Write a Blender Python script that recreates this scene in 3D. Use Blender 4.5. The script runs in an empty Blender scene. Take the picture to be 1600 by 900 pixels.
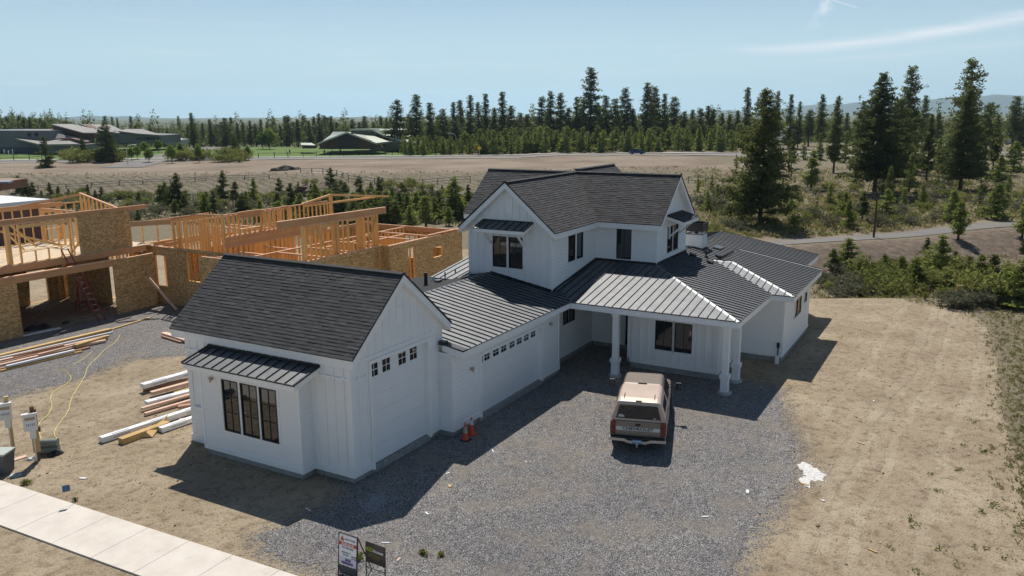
import bpy, bmesh, math, random
import numpy as np
from mathutils import Vector, Matrix

# ------------------------------------------------------------------ camera, sky, sun, exposure
SC = bpy.context.scene
COL = SC.collection
CX, CY, CZ = -20.158, -17.693, 12.421
YAW, PITCH, ROLL, FPX = 29.592, 11.931, -0.325, 1283.25
_a, _t, _r = math.radians(YAW), math.radians(PITCH), math.radians(ROLL)
FW = Vector((math.cos(_a)*math.cos(_t), math.sin(_a)*math.cos(_t), -math.sin(_t)))
RT = Vector((math.sin(_a), -math.cos(_a), 0))
UP = RT.cross(FW)
RT2 = RT*math.cos(_r) + UP*math.sin(_r)
UP2 = -RT*math.sin(_r) + UP*math.cos(_r)
cam = bpy.data.objects.new("camera", bpy.data.cameras.new("camera"))
COL.objects.link(cam)
M = Matrix((RT2, UP2, -FW)).transposed().to_4x4()
M.translation = Vector((CX, CY, CZ))
cam.matrix_world = M
cam.data.sensor_width = 36
cam.data.lens = FPX/1600*36
cam.data.clip_end = 60000
cam.data.clip_start = 0.1
SC.camera = cam
SUN_AZ, SUN_EL = 34.3, 55.95
w = bpy.data.worlds.new("World"); SC.world = w; w.use_nodes = True
nt = w.node_tree; nt.nodes.clear()
N = nt.nodes.new; Lk = nt.links.new
out = N("ShaderNodeOutputWorld"); bg = N("ShaderNodeBackground"); sky = N("ShaderNodeTexSky")
sky.sky_type = 'NISHITA'; sky.sun_disc = False
sky.sun_elevation = math.radians(SUN_EL); sky.sun_rotation = math.radians(90-SUN_AZ)
sky.altitude = 1100; sky.air_density = 1.0; sky.dust_density = 0.2; sky.ozone_density = 1.6
bg.inputs[1].default_value = 0.072
tc = N("ShaderNodeTexCoord"); sp = N("ShaderNodeSeparateXYZ"); Lk(tc.outputs['Generated'], sp.inputs[0])
def mth(op, a=None, b=None, c=None):
    n = N("ShaderNodeMath"); n.operation = op
    for i, v in enumerate((a, b, c)):
        if v is None: continue
        if isinstance(v, (int, float)): n.inputs[i].default_value = v
        else: Lk(v, n.inputs[i])
    return n.outputs[0]
az = mth('ARCTAN2', sp.outputs[1], sp.outputs[0]); el = mth('ARCSINE', sp.outputs[2])
cmb = N("ShaderNodeCombineXYZ"); Lk(mth('MULTIPLY', az, 5), cmb.inputs[0]); Lk(mth('MULTIPLY', el, 60), cmb.inputs[1])
nz = N("ShaderNodeTexNoise"); nz.inputs['Scale'].default_value = 1.6; nz.inputs['Detail'].default_value = 6; Lk(cmb.outputs[0], nz.inputs['Vector'])
nz2 = N("ShaderNodeTexNoise"); nz2.inputs['Scale'].default_value = 38; nz2.inputs['Detail'].default_value = 4; Lk(tc.outputs['Generated'], nz2.inputs['Vector'])
def band(center, width, power=2):
    d = mth('ABSOLUTE', mth('SUBTRACT', el, center)); q = mth('DIVIDE', d, width)
    return mth('POWER', mth('MAXIMUM', mth('SUBTRACT', 1.0, q), 0.0), power)
def ramp01(x, a, b):
    n = N("ShaderNodeMapRange"); n.interpolation_type = 'SMOOTHSTEP'; Lk(x, n.inputs[0])
    n.inputs[1].default_value = a; n.inputs[2].default_value = b; return n.outputs[0]
CLOUD_NODES = (band, ramp01, mth, az, el, nz, nz2)
# sky directions (radians) of the streaks high in the right of the view
wob = mth('MULTIPLY', mth('SUBTRACT', nz.outputs[0], .5), 0.007)
def pos(x): return mth('MAXIMUM', x, 0.0)
cen = mth('ADD', mth('ADD', 0.070, mth('MULTIPLY', mth('POWER', pos(mth('SUBTRACT', 0.22, az)), 1.8), 0.29)), wob)
b1 = mth('MULTIPLY', band(cen, 0.0095, 1.2), mth('MULTIPLY', ramp01(az, 0.30, 0.18), mth('ADD', .35, nz.outputs[0])))
cen2 = mth('ADD', 0.054, mth('ADD', wob, mth('MULTIPLY', mth('SUBTRACT', 0.2, az), 0.06)))
b2 = mth('MULTIPLY', band(cen2, 0.012, 2), mth('MULTIPLY', ramp01(az, 0.30, 0.16), mth('MULTIPLY', nz.outputs[0], .5)))
dx = mth('SUBTRACT', az, mth('ADD', mth('ADD', 0.1616, mth('MULTIPLY', mth('SUBTRACT', 0.1192, el), 0.523)), mth('MULTIPLY', wob, 1.2)))
b3 = mth('MULTIPLY', pos(mth('SUBTRACT', 1.0, mth('DIVIDE', mth('ABSOLUTE', dx), 0.0095))), mth('MULTIPLY', ramp01(el, 0.074, 0.095), ramp01(nz2.outputs[0], 0.35, 0.6)))
dl = mth('ABSOLUTE', mth('SUBTRACT', el, mth('ADD', 0.1191, mth('MULTIPLY', mth('SUBTRACT', az, 0.1596), 0.345))))
b4 = mth('MULTIPLY', pos(mth('SUBTRACT', 1.0, mth('DIVIDE', dl, 0.0009))), mth('MULTIPLY', ramp01(az, 0.131, 0.136), ramp01(az, 0.17, 0.155)))
low = mth('MULTIPLY', ramp01(nz.outputs[0], 0.5, 0.75), mth('MULTIPLY', ramp01(el, 0.16, 0.0), 0.22))
tot = mth('MINIMUM', mth('ADD', mth('ADD', mth('MULTIPLY', b1, .85), mth('MULTIPLY', b2, .6)), mth('ADD', mth('ADD', mth('MULTIPLY', b3, 1.0), mth('MULTIPLY', b4, .6)), low)), 0.8)
mx = N("ShaderNodeMix"); mx.data_type = 'RGBA'; Lk(tot, mx.inputs[0]); Lk(sky.outputs[0], mx.inputs[6]); mx.inputs[7].default_value = (12.6, 12.8, 13.2, 1)
hzm = N("ShaderNodeMix"); hzm.data_type = 'RGBA'; Lk(mth('MULTIPLY', ramp01(el, 0.21, -.01), .97), hzm.inputs[0]); Lk(sky.outputs[0], hzm.inputs[6]); hzm.inputs[7].default_value = (7.9, 10.8, 12.3, 1); Lk(hzm.outputs[2], mx.inputs[6])
Lk(mx.outputs[2], bg.inputs[0]); Lk(bg.outputs[0], out.inputs[0])
sl = bpy.data.lights.new("sun", 'SUN'); sl.energy = 5.0; sl.angle = math.radians(0.53); sl.color = (1.0, 0.95, 0.88)
so = bpy.data.objects.new("sun", sl); COL.objects.link(so)
S = Vector((math.cos(math.radians(SUN_EL))*math.cos(math.radians(SUN_AZ)), math.cos(math.radians(SUN_EL))*math.sin(math.radians(SUN_AZ)), math.sin(math.radians(SUN_EL))))
so.rotation_euler = S.to_track_quat('Z', 'Y').to_euler(); so.location = S*60
SC.view_settings.view_transform = 'Standard'; SC.view_settings.look = 'None'
SC.view_settings.exposure = 0.08; SC.view_settings.gamma = 1.0; SC.view_settings.use_curve_mapping = False
SC.cycles.max_bounces = 6; SC.cycles.transparent_max_bounces = 8; SC.cycles.volume_bounces = 0
SC.cycles.use_adaptive_sampling = True; SC.cycles.adaptive_threshold = 0.02
SC.cycles.use_denoising = True

# ------------------------------------------------------------------ helpers
R = random.Random(7)
def DL(x, y):
    dx, dy = x-CX, y-CY
    ca, sa = math.cos(_a), math.sin(_a)
    return dx*ca+dy*sa, dx*sa-dy*ca
def XY(D, L):
    ca, sa = math.cos(_a), math.sin(_a)
    return CX+D*ca+L*sa, CY+D*sa-L*ca
def sm(a, b, x):
    t = np.clip((x-a)/(b-a), 0, 1); return t*t*(3-2*t)
def TZ(x, y):                     # height of the land
    D, L = DL(x, y)
    gl = -2.6*sm(56, 84, D)*(1-sm(152, 180, D))
    dt = (x-56)*.613+(y-2.7)*.79
    gr = -1.5*sm(54, 61, D)*(1-sm(-9, -3, dt)) + 0.5*sm(8, 70, dt)
    wv = sm(-2, 16, L)
    near = gl*(1-wv)+gr*wv
    gw = sm(57, 80, D)
    n = 0.22*np.sin(x*.21+1.3*np.sin(y*.13))*np.sin(y*.17+.7*np.sin(x*.09))
    far = -9*sm(300, 560, D)*(1-.9*sm(-.5, -.56, L/np.maximum(D, 1)))
    return near + gw*n*(1-sm(165, 185, D)*.8*(1-wv)) + 0.5*sm(222, 245, D) + far
def ray(u, v):
    U = (u-800)/FPX; V = (450-v)/FPX
    return (FW + RT2*U + UP2*V)
def _s(a, b, x):
    t = (x-a)/(b-a); t = 0.0 if t < 0 else (1.0 if t > 1 else t); return t*t*(3-2*t)
def TZs(x, y):                    # same land height for one point, plain python
    D, L = DL(x, y)
    gl = -2.6*_s(56, 84, D)*(1-_s(152, 180, D)); dt = (x-56)*.613+(y-2.7)*.79
    gr = -1.5*_s(54, 61, D)*(1-_s(-9, -3, dt)) + 0.5*_s(8, 70, dt); wv = _s(-2, 16, L)
    n = 0.22*math.sin(x*.21+1.3*math.sin(y*.13))*math.sin(y*.17+.7*math.sin(x*.09))
    far = -9*_s(300, 560, D)*(1-.9*_s(-.5, -.56, L/max(D, 1)))
    return gl*(1-wv)+gr*wv+_s(57, 80, D)*n*(1-_s(165, 185, D)*.8*(1-wv))+0.5*_s(222, 245, D)+far
def at(u, v, z=None):             # ground point seen along a direction (marches down onto the land)
    d = ray(u, v)
    if z is not None:
        k = (z-CZ)/d.z; return Vector((CX+d.x*k, CY+d.y*k, z))
    if d.z > -.004: return Vector((CX, CY, CZ))+d*600
    k = (1.6-CZ)/d.z; k1 = (-4.0-CZ)/d.z; st = (k1-k)/40
    for i in range(200):
        k2 = k+st
        if CZ+d.z*k2 <= TZs(CX+d.x*k2, CY+d.y*k2):
            lo, hi = k, k2
            for j in range(14):
                m = (lo+hi)/2
                if CZ+d.z*m <= TZs(CX+d.x*m, CY+d.y*m): hi = m
                else: lo = m
            return Vector((CX+d.x*hi, CY+d.y*hi, CZ+d.z*hi))
        k = k2
    return Vector((CX, CY, CZ))+d*600
def atD(u, v, D):
    d = ray(u, v); f = d.x*math.cos(_a)+d.y*math.sin(_a)
    return Vector((CX, CY, CZ))+d*(D/f)

class MB:
    def __init__(s): s.v = []; s.f = []; s.m = []; s.g = []
    def add(s, vs, fs, mi=0):
        b = len(s.v); s.v += [tuple(p) for p in vs]
        f0 = len(s.f)
        for f in fs: s.f.append(tuple(b+i for i in f)); s.m.append(mi)
        s.g.append((b, len(s.v), f0, len(s.f)))
    def box(s, x0, x1, y0, y1, z0, z1, mi=0):
        x0, x1 = min(x0, x1), max(x0, x1); y0, y1 = min(y0, y1), max(y0, y1); z0, z1 = min(z0, z1), max(z0, z1)
        s.add([(x0,y0,z0),(x1,y0,z0),(x1,y1,z0),(x0,y1,z0),(x0,y0,z1),(x1,y0,z1),(x1,y1,z1),(x0,y1,z1)],
              [(0,3,2,1),(4,5,6,7),(0,1,5,4),(1,2,6,5),(2,3,7,6),(3,0,4,7)], mi)
        return s
    def prism(s, pts, d, mi=0):    # polygon (list of 3D) extruded by vector d
        n = len(pts); d = Vector(d); P = [Vector(p) for p in pts]; Q = [p+d for p in P]
        nn = Vector((0, 0, 0))
        for i in range(n): nn += P[i].cross(P[(i+1) % n])
        fs = [tuple(range(n)), tuple(reversed(range(n, 2*n)))] + [((i+1) % n, i, n+i, n+(i+1) % n) for i in range(n)]
        if nn.dot(d) > 0: fs = [tuple(reversed(f)) for f in fs]
        s.add(P+Q, fs, mi); return s
    def beam(s, a, b, wd, ht, up=(0,0,1), mi=0):   # oriented box from a to b, wd across, ht along up, centred
        a, b = Vector(a), Vector(b); d = (b-a)
        if d.length < 1e-6: return s
        d.normalize(); up = Vector(up)
        if abs(d.dot(up)) > .99: up = Vector((1, 0, 0))
        x = d.cross(up).normalized()*wd/2; z = x.cross(d).normalized()*ht/2
        vs = [a-x-z, a+x-z, a+x+z, a-x+z, b-x-z, b+x-z, b+x+z, b-x+z]
        s.add(vs, [(0,1,2,3),(7,6,5,4),(4,5,1,0),(5,6,2,1),(6,7,3,2),(7,4,0,3)], mi); return s
    def tube(s, a, b, r0, r1=None, n=10, mi=0, cap=True):
        a, b = Vector(a), Vector(b); r1 = r0 if r1 is None else r1; d = (b-a).normalized()
        x = d.orthogonal().normalized(); y = d.cross(x)
        vs = []
        for p, r in ((a, r0), (b, r1)):
            for i in range(n):
                t = 2*math.pi*i/n; vs.append(p+x*math.cos(t)*r+y*math.sin(t)*r)
        fs = [(i, (i+1) % n, n+(i+1) % n, n+i) for i in range(n)]
        if cap: fs += [tuple(reversed(range(n))), tuple(range(n, 2*n))]
        s.add(vs, fs, mi); return s
    def path(s, pts, r, n=6, mi=0):
        rings = []
        P = [Vector(p) for p in pts]
        for i, p in enumerate(P):
            d = (P[min(i+1, len(P)-1)]-P[max(i-1, 0)]).normalized()
            x = d.cross(Vector((0,0,1)));
            if x.length < .01: x = Vector((1,0,0))
            x.normalize(); y = x.cross(d)
            rr = r[i] if isinstance(r, (list, tuple)) else r
            rings.append([p+x*math.cos(2*math.pi*k/n)*rr+y*math.sin(2*math.pi*k/n)*rr for k in range(n)])
        vs = [q for g in rings for q in g]; fs = []
        for i in range(len(P)-1):
            for k in range(n): fs.append((i*n+k, (i+1)*n+k, (i+1)*n+(k+1) % n, i*n+(k+1) % n))
        fs += [tuple(range(n)), tuple(reversed(range((len(P)-1)*n, len(P)*n)))]
        s.add(vs, fs, mi); return s
    def loft(s, rings, mi=0, caps=True):
        n = len(rings[0]); vs = [q for g in rings for q in g]; fs = []
        for i in range(len(rings)-1):
            for k in range(n): fs.append((i*n+k, i*n+(k+1) % n, (i+1)*n+(k+1) % n, (i+1)*n+k))
        if caps: fs += [tuple(reversed(range(n))), tuple(range((len(rings)-1)*n, len(rings)*n))]
        s.add(vs, fs, mi); return s
    def pieces(s, tol=.015):          # groups of boxes that touch each other
        B = []
        for (v0, v1, f0, f1) in s.g:
            a = np.array(s.v[v0:v1]); B.append((a.min(0)-tol, a.max(0)+tol))
        n = len(B); par = list(range(n))
        def find(i):
            while par[i] != i: par[i] = par[par[i]]; i = par[i]
            return i
        for i in range(n):
            for j in range(i+1, n):
                if (B[i][0] <= B[j][1]).all() and (B[j][0] <= B[i][1]).all(): par[find(i)] = find(j)
        gr = {}
        for i in range(n): gr.setdefault(find(i), []).append(i)
        outs = []
        for ids in gr.values():
            m = MB()
            for i in ids:
                v0, v1, f0, f1 = s.g[i]; m.add(s.v[v0:v1], [tuple(k-v0 for k in f) for f in s.f[f0:f1]], 0)
            outs.append(m)
        return outs
    def build(s, name, mats, parent=None, smooth=False, recalc=True, bevel=0, uvf=None):
        if name.endswith(('_wall', '_trim', '_flashing', 'flashing', '_foundation')) and len(s.g) > 1 and parent is not None:
            ps = s.pieces()
            if len(ps) > 1:
                for q in ps: o = q._build(name, mats, parent, smooth, recalc, bevel)
                return o
        return s._build(name, mats, parent, smooth, recalc, bevel)
    def _build(s, name, mats, parent=None, smooth=False, recalc=True, bevel=0):
        me = bpy.data.meshes.new(name); me.from_pydata(s.v, [], s.f)
        if not isinstance(mats, (list, tuple)): mats = [mats]
        for m in mats: me.materials.append(m)
        me.polygons.foreach_set('material_index', s.m)
        if recalc or bevel:
            bm = bmesh.new(); bm.from_mesh(me)
            if recalc: bmesh.ops.recalc_face_normals(bm, faces=bm.faces)
            if bevel:
                es = [e for e in bm.edges if len(e.link_faces) == 2 and e.calc_face_angle(0) > .6]
                bmesh.ops.bevel(bm, geom=es, offset=bevel, segments=2, affect='EDGES', profile=.7)
            bm.to_mesh(me); bm.free()
        if smooth:
            me.polygons.foreach_set('use_smooth', [True]*len(me.polygons))
        me.update()
        o = bpy.data.objects.new(name, me); COL.objects.link(o)
        if parent is not None: o.parent = parent
        return o
def tag(o, label=None, cat=None, group=None, kind=None):
    if label: o['label'] = label
    if cat: o['category'] = cat
    if group: o['group'] = group
    if kind: o['kind'] = kind
    return o
def empty(name, loc=(0,0,0), rz=0, label=None, cat=None, group=None):
    o = bpy.data.objects.new(name, None); COL.objects.link(o); o.location = loc; o.rotation_euler = (0,0,rz)
    o.empty_display_size = .2
    return tag(o, label, cat, group)
KIDS = {}
def kids(o): return [c for c in o.children]
def dup(root, loc, rz=0, sc=(1,1,1), label=None, cat=None, group=None, chs=None):
    r = root.copy(); COL.objects.link(r); r.location = loc; r.rotation_euler = (0,0,rz); r.scale = sc
    for ch in (chs if chs is not None else list(root.children)):
        c = ch.copy(); COL.objects.link(c); c.parent = r
        for g in (list(ch.children) if chs is None else []):
            d = g.copy(); COL.objects.link(d); d.parent = c
    return tag(r, label, cat, group)
def text(s, name, size, mat, mw, parent, ext=.002, bold=0.0, align='CENTER', sx=1.0):
    cu = bpy.data.curves.new(name, 'FONT'); cu.body = s; cu.size = size; cu.extrude = ext; cu.align_x = align; cu.align_y = 'CENTER'; cu.offset = bold
    cu.resolution_u = 2
    ob = bpy.data.objects.new(name+'_tmp', cu); COL.objects.link(ob)
    dg = bpy.context.evaluated_depsgraph_get(); me = bpy.data.meshes.new_from_object(ob.evaluated_get(dg)); me.name = name
    bpy.data.objects.remove(ob); bpy.data.curves.remove(cu)
    me.transform(Matrix.Diagonal((sx, 1, 1, 1))); me.transform(mw)
    me.materials.clear(); me.materials.append(mat)
    o = bpy.data.objects.new(name, me); COL.objects.link(o); o.parent = parent
    return o

# ------------------------------------------------------------------ materials
def newmat(name):
    m = bpy.data.materials.new(name); m.use_nodes = True
    nt = m.node_tree; b = nt.nodes['Principled BSDF']
    return m, nt, b
def setp(b, col=None, rough=.6, metal=0, spec=.5):
    if col is not None: b.inputs['Base Color'].default_value = (*col, 1)
    b.inputs['Roughness'].default_value = rough; b.inputs['Metallic'].default_value = metal
    b.inputs['Specular IOR Level'].default_value = spec
def noise(nt, scale, detail=4, vec=None, rough=.55):
    n = nt.nodes.new("ShaderNodeTexNoise"); n.inputs['Scale'].default_value = scale; n.inputs['Detail'].default_value = detail; n.inputs['Roughness'].default_value = rough
    if vec is None:
        t = nt.nodes.new("ShaderNodeTexCoord"); vec = t.outputs['Object']
    nt.links.new(vec, n.inputs['Vector']); return n.outputs[0]
def ramp(nt, fac, stops):
    n = nt.nodes.new("ShaderNodeValToRGB"); nt.links.new(fac, n.inputs[0]); e = n.color_ramp.elements
    e[0].position = stops[0][0]; e[0].color = (*stops[0][1], 1); e[1].position = stops[-1][0]; e[1].color = (*stops[-1][1], 1)
    for p, c in stops[1:-1]:
        x = e.new(p); x.color = (*c, 1)
    return n.outputs[0]
def mix(nt, fac, a, b, mode='MIX'):
    n = nt.nodes.new("ShaderNodeMix"); n.data_type = 'RGBA'; n.blend_type = mode
    for s, v in ((0, fac), (6, a), (7, b)):
        if isinstance(v, (int, float)): n.inputs[s].default_value = v
        elif isinstance(v, tuple): n.inputs[s].default_value = (*v, 1)
        else: nt.links.new(v, n.inputs[s])
    return n.outputs[2]
def math_(nt, op, a, b=None, c=None):
    n = nt.nodes.new("ShaderNodeMath"); n.operation = op
    for i, v in enumerate((a, b, c)):
        if v is None: continue
        if isinstance(v, (int, float)): n.inputs[i].default_value = v
        else: nt.links.new(v, n.inputs[i])
    return n.outputs[0]
def bump(nt, b, h, strength=.3, dist=.02):
    n = nt.nodes.new("ShaderNodeBump"); n.inputs['Strength'].default_value = strength; n.inputs['Distance'].default_value = dist
    nt.links.new(h, n.inputs['Height']); nt.links.new(n.outputs[0], b.inputs['Normal']); return n
def coords(nt, kind='Object', scale=None):
    t = nt.nodes.new("ShaderNodeTexCoord"); v = t.outputs[kind]
    if scale:
        m = nt.nodes.new("ShaderNodeMapping"); m.inputs['Scale'].default_value = scale; nt.links.new(v, m.inputs['Vector']); v = m.outputs[0]
    return v
def simple(name, col, rough=.6, metal=0, spec=.5, var=.08, scale=6, bmp=0):
    m, nt, b = newmat(name); setp(b, col, rough, metal, spec)
    if var:
        f = noise(nt, scale, 5)
        c = ramp(nt, f, [(.3, tuple(x*(1-var) for x in col)), (.7, tuple(min(1, x*(1+var)) for x in col))])
        nt.links.new(c, b.inputs['Base Color'])
        if bmp: bump(nt, b, f, .4, bmp)
    return m
MT = {}
def lap_mat(name, period, strength):
    m, nt, b = newmat(name); setp(b, (.86, .85, .83), .55, 0, .35)
    v = coords(nt); s = nt.nodes.new("ShaderNodeSeparateXYZ"); nt.links.new(v, s.inputs[0])
    f = noise(nt, 1.2, 5); f2 = noise(nt, 9, 4, coords(nt, scale=(1,1,.3)))
    c = mix(nt, f, (.845, .84, .825), (.885, .875, .86)); c = mix(nt, math_(nt, 'MULTIPLY', f2, .2), c, (.76, .75, .735))
    nt.links.new(c, b.inputs['Base Color'])
    if period:
        h = math_(nt, 'FRACT', math_(nt, 'DIVIDE', s.outputs[2], period))
        h2 = math_(nt, 'SUBTRACT', 1.0, h)
        bump(nt, b, math_(nt, 'ADD', h2, math_(nt, 'MULTIPLY', f2, .1)), strength, .02)
    else: bump(nt, b, f2, .1, .004)
    return m
MT['lap'] = lap_mat('lap_siding_paint', .18, 1.0)
MT['board'] = lap_mat('panel_siding_paint', 0, 0)
MT['trim'] = simple('white_trim_paint', (.88, .87, .85), .5, var=.03, scale=3)
MT['door'] = simple('garage_door_white', (.85, .85, .84), .4, var=.02, scale=2)
MT['soffit'] = simple('soffit_paint', (.76, .76, .74), .6, var=.03)
MT['concrete'] = simple('foundation_concrete', (.30, .29, .27), .9, var=.2, scale=5, bmp=.01)
MT['black'] = simple('black_metal', (.02, .021, .023), .45, .2, var=.1)
MT['bronze_black'] = simple('dark_flashing', (.035, .037, .04), .4, .4, var=.1)
def glass(name, col=(.012, .015, .018), rough=.03):
    m, nt, b = newmat(name); setp(b, col, rough, 0, .9)
    f = noise(nt, .9, 2); bump(nt, b, f, .05, .02); return m
MT['glass'] = glass('window_glass')
MT['tinted'] = glass('car_glass', (.01, .01, .012), .06)
def seam_metal():
    m, nt, b = newmat('standing_seam_metal'); setp(b, (.12, .125, .13), .5, .6, .5)
    f = noise(nt, 2.2, 4); c = ramp(nt, f, [(.3, (.115, .12, .125)), (.7, (.15, .155, .16))]); nt.links.new(c, b.inputs['Base Color'])
    f3 = noise(nt, 14, 3)
    r = math_(nt, 'ADD', .53, math_(nt, 'MULTIPLY', f3, .14)); nt.links.new(r, b.inputs['Roughness'])
    bump(nt, b, f, .15, .02)
    return m
MT['seam'] = seam_metal()
MT['cap'] = simple('ridge_cap_metal', (.15, .155, .16), .36, .75, var=.06)
def shingle():
    m, nt, b = newmat('asphalt_shingle'); setp(b, (.03, .03, .032), .9, 0, .25)
    at_ = nt.nodes.new("ShaderNodeAttribute"); at_.attribute_name = 'tab'
    g = noise(nt, 60, 2); g2 = noise(nt, 1.2, 4); g3 = noise(nt, 9, 3)
    c = ramp(nt, at_.outputs[2], [(0, (.046, .045, .045)), (.6, (.066, .064, .063)), (1, (.088, .086, .084))])
    c = mix(nt, math_(nt, 'MULTIPLY', g, .4), c, (.10, .098, .098)); c = mix(nt, math_(nt, 'MULTIPLY', g2, .35), c, (.038, .038, .04))
    nt.links.new(c, b.inputs['Base Color']); bump(nt, b, math_(nt, 'ADD', g, g3), .5, .008)
    return m
MT['shingle'] = shingle()
def wood(name, c0, c1, sc=(1, 1, 1), rough=.75):
    m, nt, b = newmat(name); setp(b, c0, rough, 0, .3)
    oi = nt.nodes.new("ShaderNodeObjectInfo")
    v = coords(nt, scale=sc); f = noise(nt, 4, 6, v, .65); f2 = noise(nt, .9, 3)
    k = math_(nt, 'ADD', math_(nt, 'MULTIPLY', f, .6), math_(nt, 'ADD', math_(nt, 'MULTIPLY', f2, .4), math_(nt, 'MULTIPLY', math_(nt, 'SUBTRACT', oi.outputs['Random'], .5), .25)))
    c = ramp(nt, k, [(.3, c0), (.7, c1)]); nt.links.new(c, b.inputs['Base Color']); bump(nt, b, f, .2, .004); return m
MT['stud'] = wood('framing_lumber', (.70, .39, .13), (.88, .57, .25), (6, 6, .6))
MT['plate'] = wood('plate_lumber', (.60, .32, .17), (.80, .50, .32), (1, 1, 6))
MT['lvl'] = wood('engineered_beam', (.50, .27, .125), (.68, .39, .20), (.6, .6, 14))
MT['plank_gold'] = wood('golden_plank', (.48, .31, .12), (.60, .42, .20), (1, 6, 6))
MT['plank_pink'] = wood('pinkish_plank', (.56, .36, .25), (.78, .57, .46), (1, 6, 6))
MT['plank_red'] = wood('red_brown_plank', (.30, .16, .10), (.46, .27, .18), (1, 6, 6))
MT['treated'] = wood('weathered_post', (.12, .06, .035), (.22, .12, .07), (6, 6, .6))
MT['fence_wood'] = wood('grey_rail_wood', (.22, .2, .17), (.36, .33, .29), (1, 1, 1))
def osb():
    m, nt, b = newmat('oriented_strand_board'); setp(b, None, .85, 0, .2)
    vo = nt.nodes.new("ShaderNodeTexVoronoi"); vo.inputs['Scale'].default_value = 8; vo.inputs['Randomness'].default_value = 1
    nt.links.new(coords(nt, scale=(1, 1, 2.2)), vo.inputs['Vector'])
    s = nt.nodes.new("ShaderNodeSeparateColor"); nt.links.new(vo.outputs['Color'], s.inputs[0])
    c = ramp(nt, s.outputs[0], [(0, (.33, .20, .08)), (.5, (.60, .39, .175)), (1, (.80, .58, .30))])
    f = noise(nt, .8, 4); c = mix(nt, math_(nt, 'MULTIPLY', f, .5), c, (.30, .18, .075))
    v = coords(nt); q = nt.nodes.new("ShaderNodeSeparateXYZ"); nt.links.new(v, q.inputs[0])
    def line(o, per, w):
        fr = math_(nt, 'FRACT', math_(nt, 'DIVIDE', math_(nt, 'ADD', o, 100.0), per)); return math_(nt, 'LESS_THAN', fr, w)
    l1 = line(math_(nt, 'ADD', q.outputs[0], q.outputs[1]), .4064, .05); l2 = line(q.outputs[2], 1.22, .012)
    nn = math_(nt, 'GREATER_THAN', noise(nt, 22, 2), .52)
    ll = math_(nt, 'MAXIMUM', math_(nt, 'MULTIPLY', math_(nt, 'MULTIPLY', l1, nn), .55), math_(nt, 'MULTIPLY', l2, .8))
    c = mix(nt, ll, c, (.08, .045, .025)); nt.links.new(c, b.inputs['Base Color']); bump(nt, b, vo.outputs['Distance'], .3, .01); return m
MT['osb'] = osb()
MT['deck'] = simple('subfloor_panel', (.55, .44, .30), .8, var=.15, scale=3)
def foliage(name, a, b_, trans=.35, sc=.6):
    m = bpy.data.materials.new(name); m.use_nodes = True; nt = m.node_tree; nt.nodes.clear()
    o = nt.nodes.new("ShaderNodeOutputMaterial"); d = nt.nodes.new("ShaderNodeBsdfDiffuse"); t = nt.nodes.new("ShaderNodeBsdfTranslucent"); mxx = nt.nodes.new("ShaderNodeMixShader")
    oi = nt.nodes.new("ShaderNodeObjectInfo"); f = noise(nt, sc, 3); f2 = noise(nt, sc*7, 2)
    k = math_(nt, 'ADD', math_(nt, 'MULTIPLY', f, .55), math_(nt, 'ADD', math_(nt, 'MULTIPLY', f2, .35), math_(nt, 'MULTIPLY', math_(nt, 'SUBTRACT', oi.outputs['Random'], .35), .35)))
    c = ramp(nt, k, [(.28, a), (.72, b_)])
    nt.links.new(c, d.inputs[0]); c2 = mix(nt, .35, c, (b_[0]*1.5, b_[1]*1.5, b_[2]*.8)); nt.links.new(c2, t.inputs[0])
    mxx.inputs[0].default_value = trans; nt.links.new(d.outputs[0], mxx.inputs[1]); nt.links.new(t.outputs[0], mxx.inputs[2]); nt.links.new(mxx.outputs[0], o.inputs[0])
    return m
MT['needle'] = foliage('pine_needles', (.064, .085, .036), (.155, .175, .072), .45)
MT['needle_young'] = foliage('young_pine_needles', (.13, .165, .052), (.25, .285, .095), .48)
MT['juniper'] = foliage('juniper_foliage', (.060, .084, .034), (.135, .158, .064), .38)
MT['sage'] = foliage('sagebrush_leaves', (.095, .10, .070), (.19, .19, .135), .32, 1.5)
MT['green_shrub'] = foliage('bitterbrush_leaves', (.10, .12, .045), (.24, .25, .09), .45, 1.5)
MT['leaf'] = foliage('spring_leaves', (.09, .14, .03), (.18, .24, .06), .5, .8)
MT['grass'] = foliage('grass_blades', (.12, .14, .045), (.25, .25, .10), .4, 1.5)
MT['drygrass'] = foliage('dry_grass_blades', (.17, .14, .085), (.28, .235, .145), .4, 1.5)
MT['bark'] = simple('pine_bark', (.075, .045, .032), .95, var=.35, scale=3)
MT['twig'] = simple('grey_bark', (.12, .10, .08), .95, var=.3, scale=3)
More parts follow.
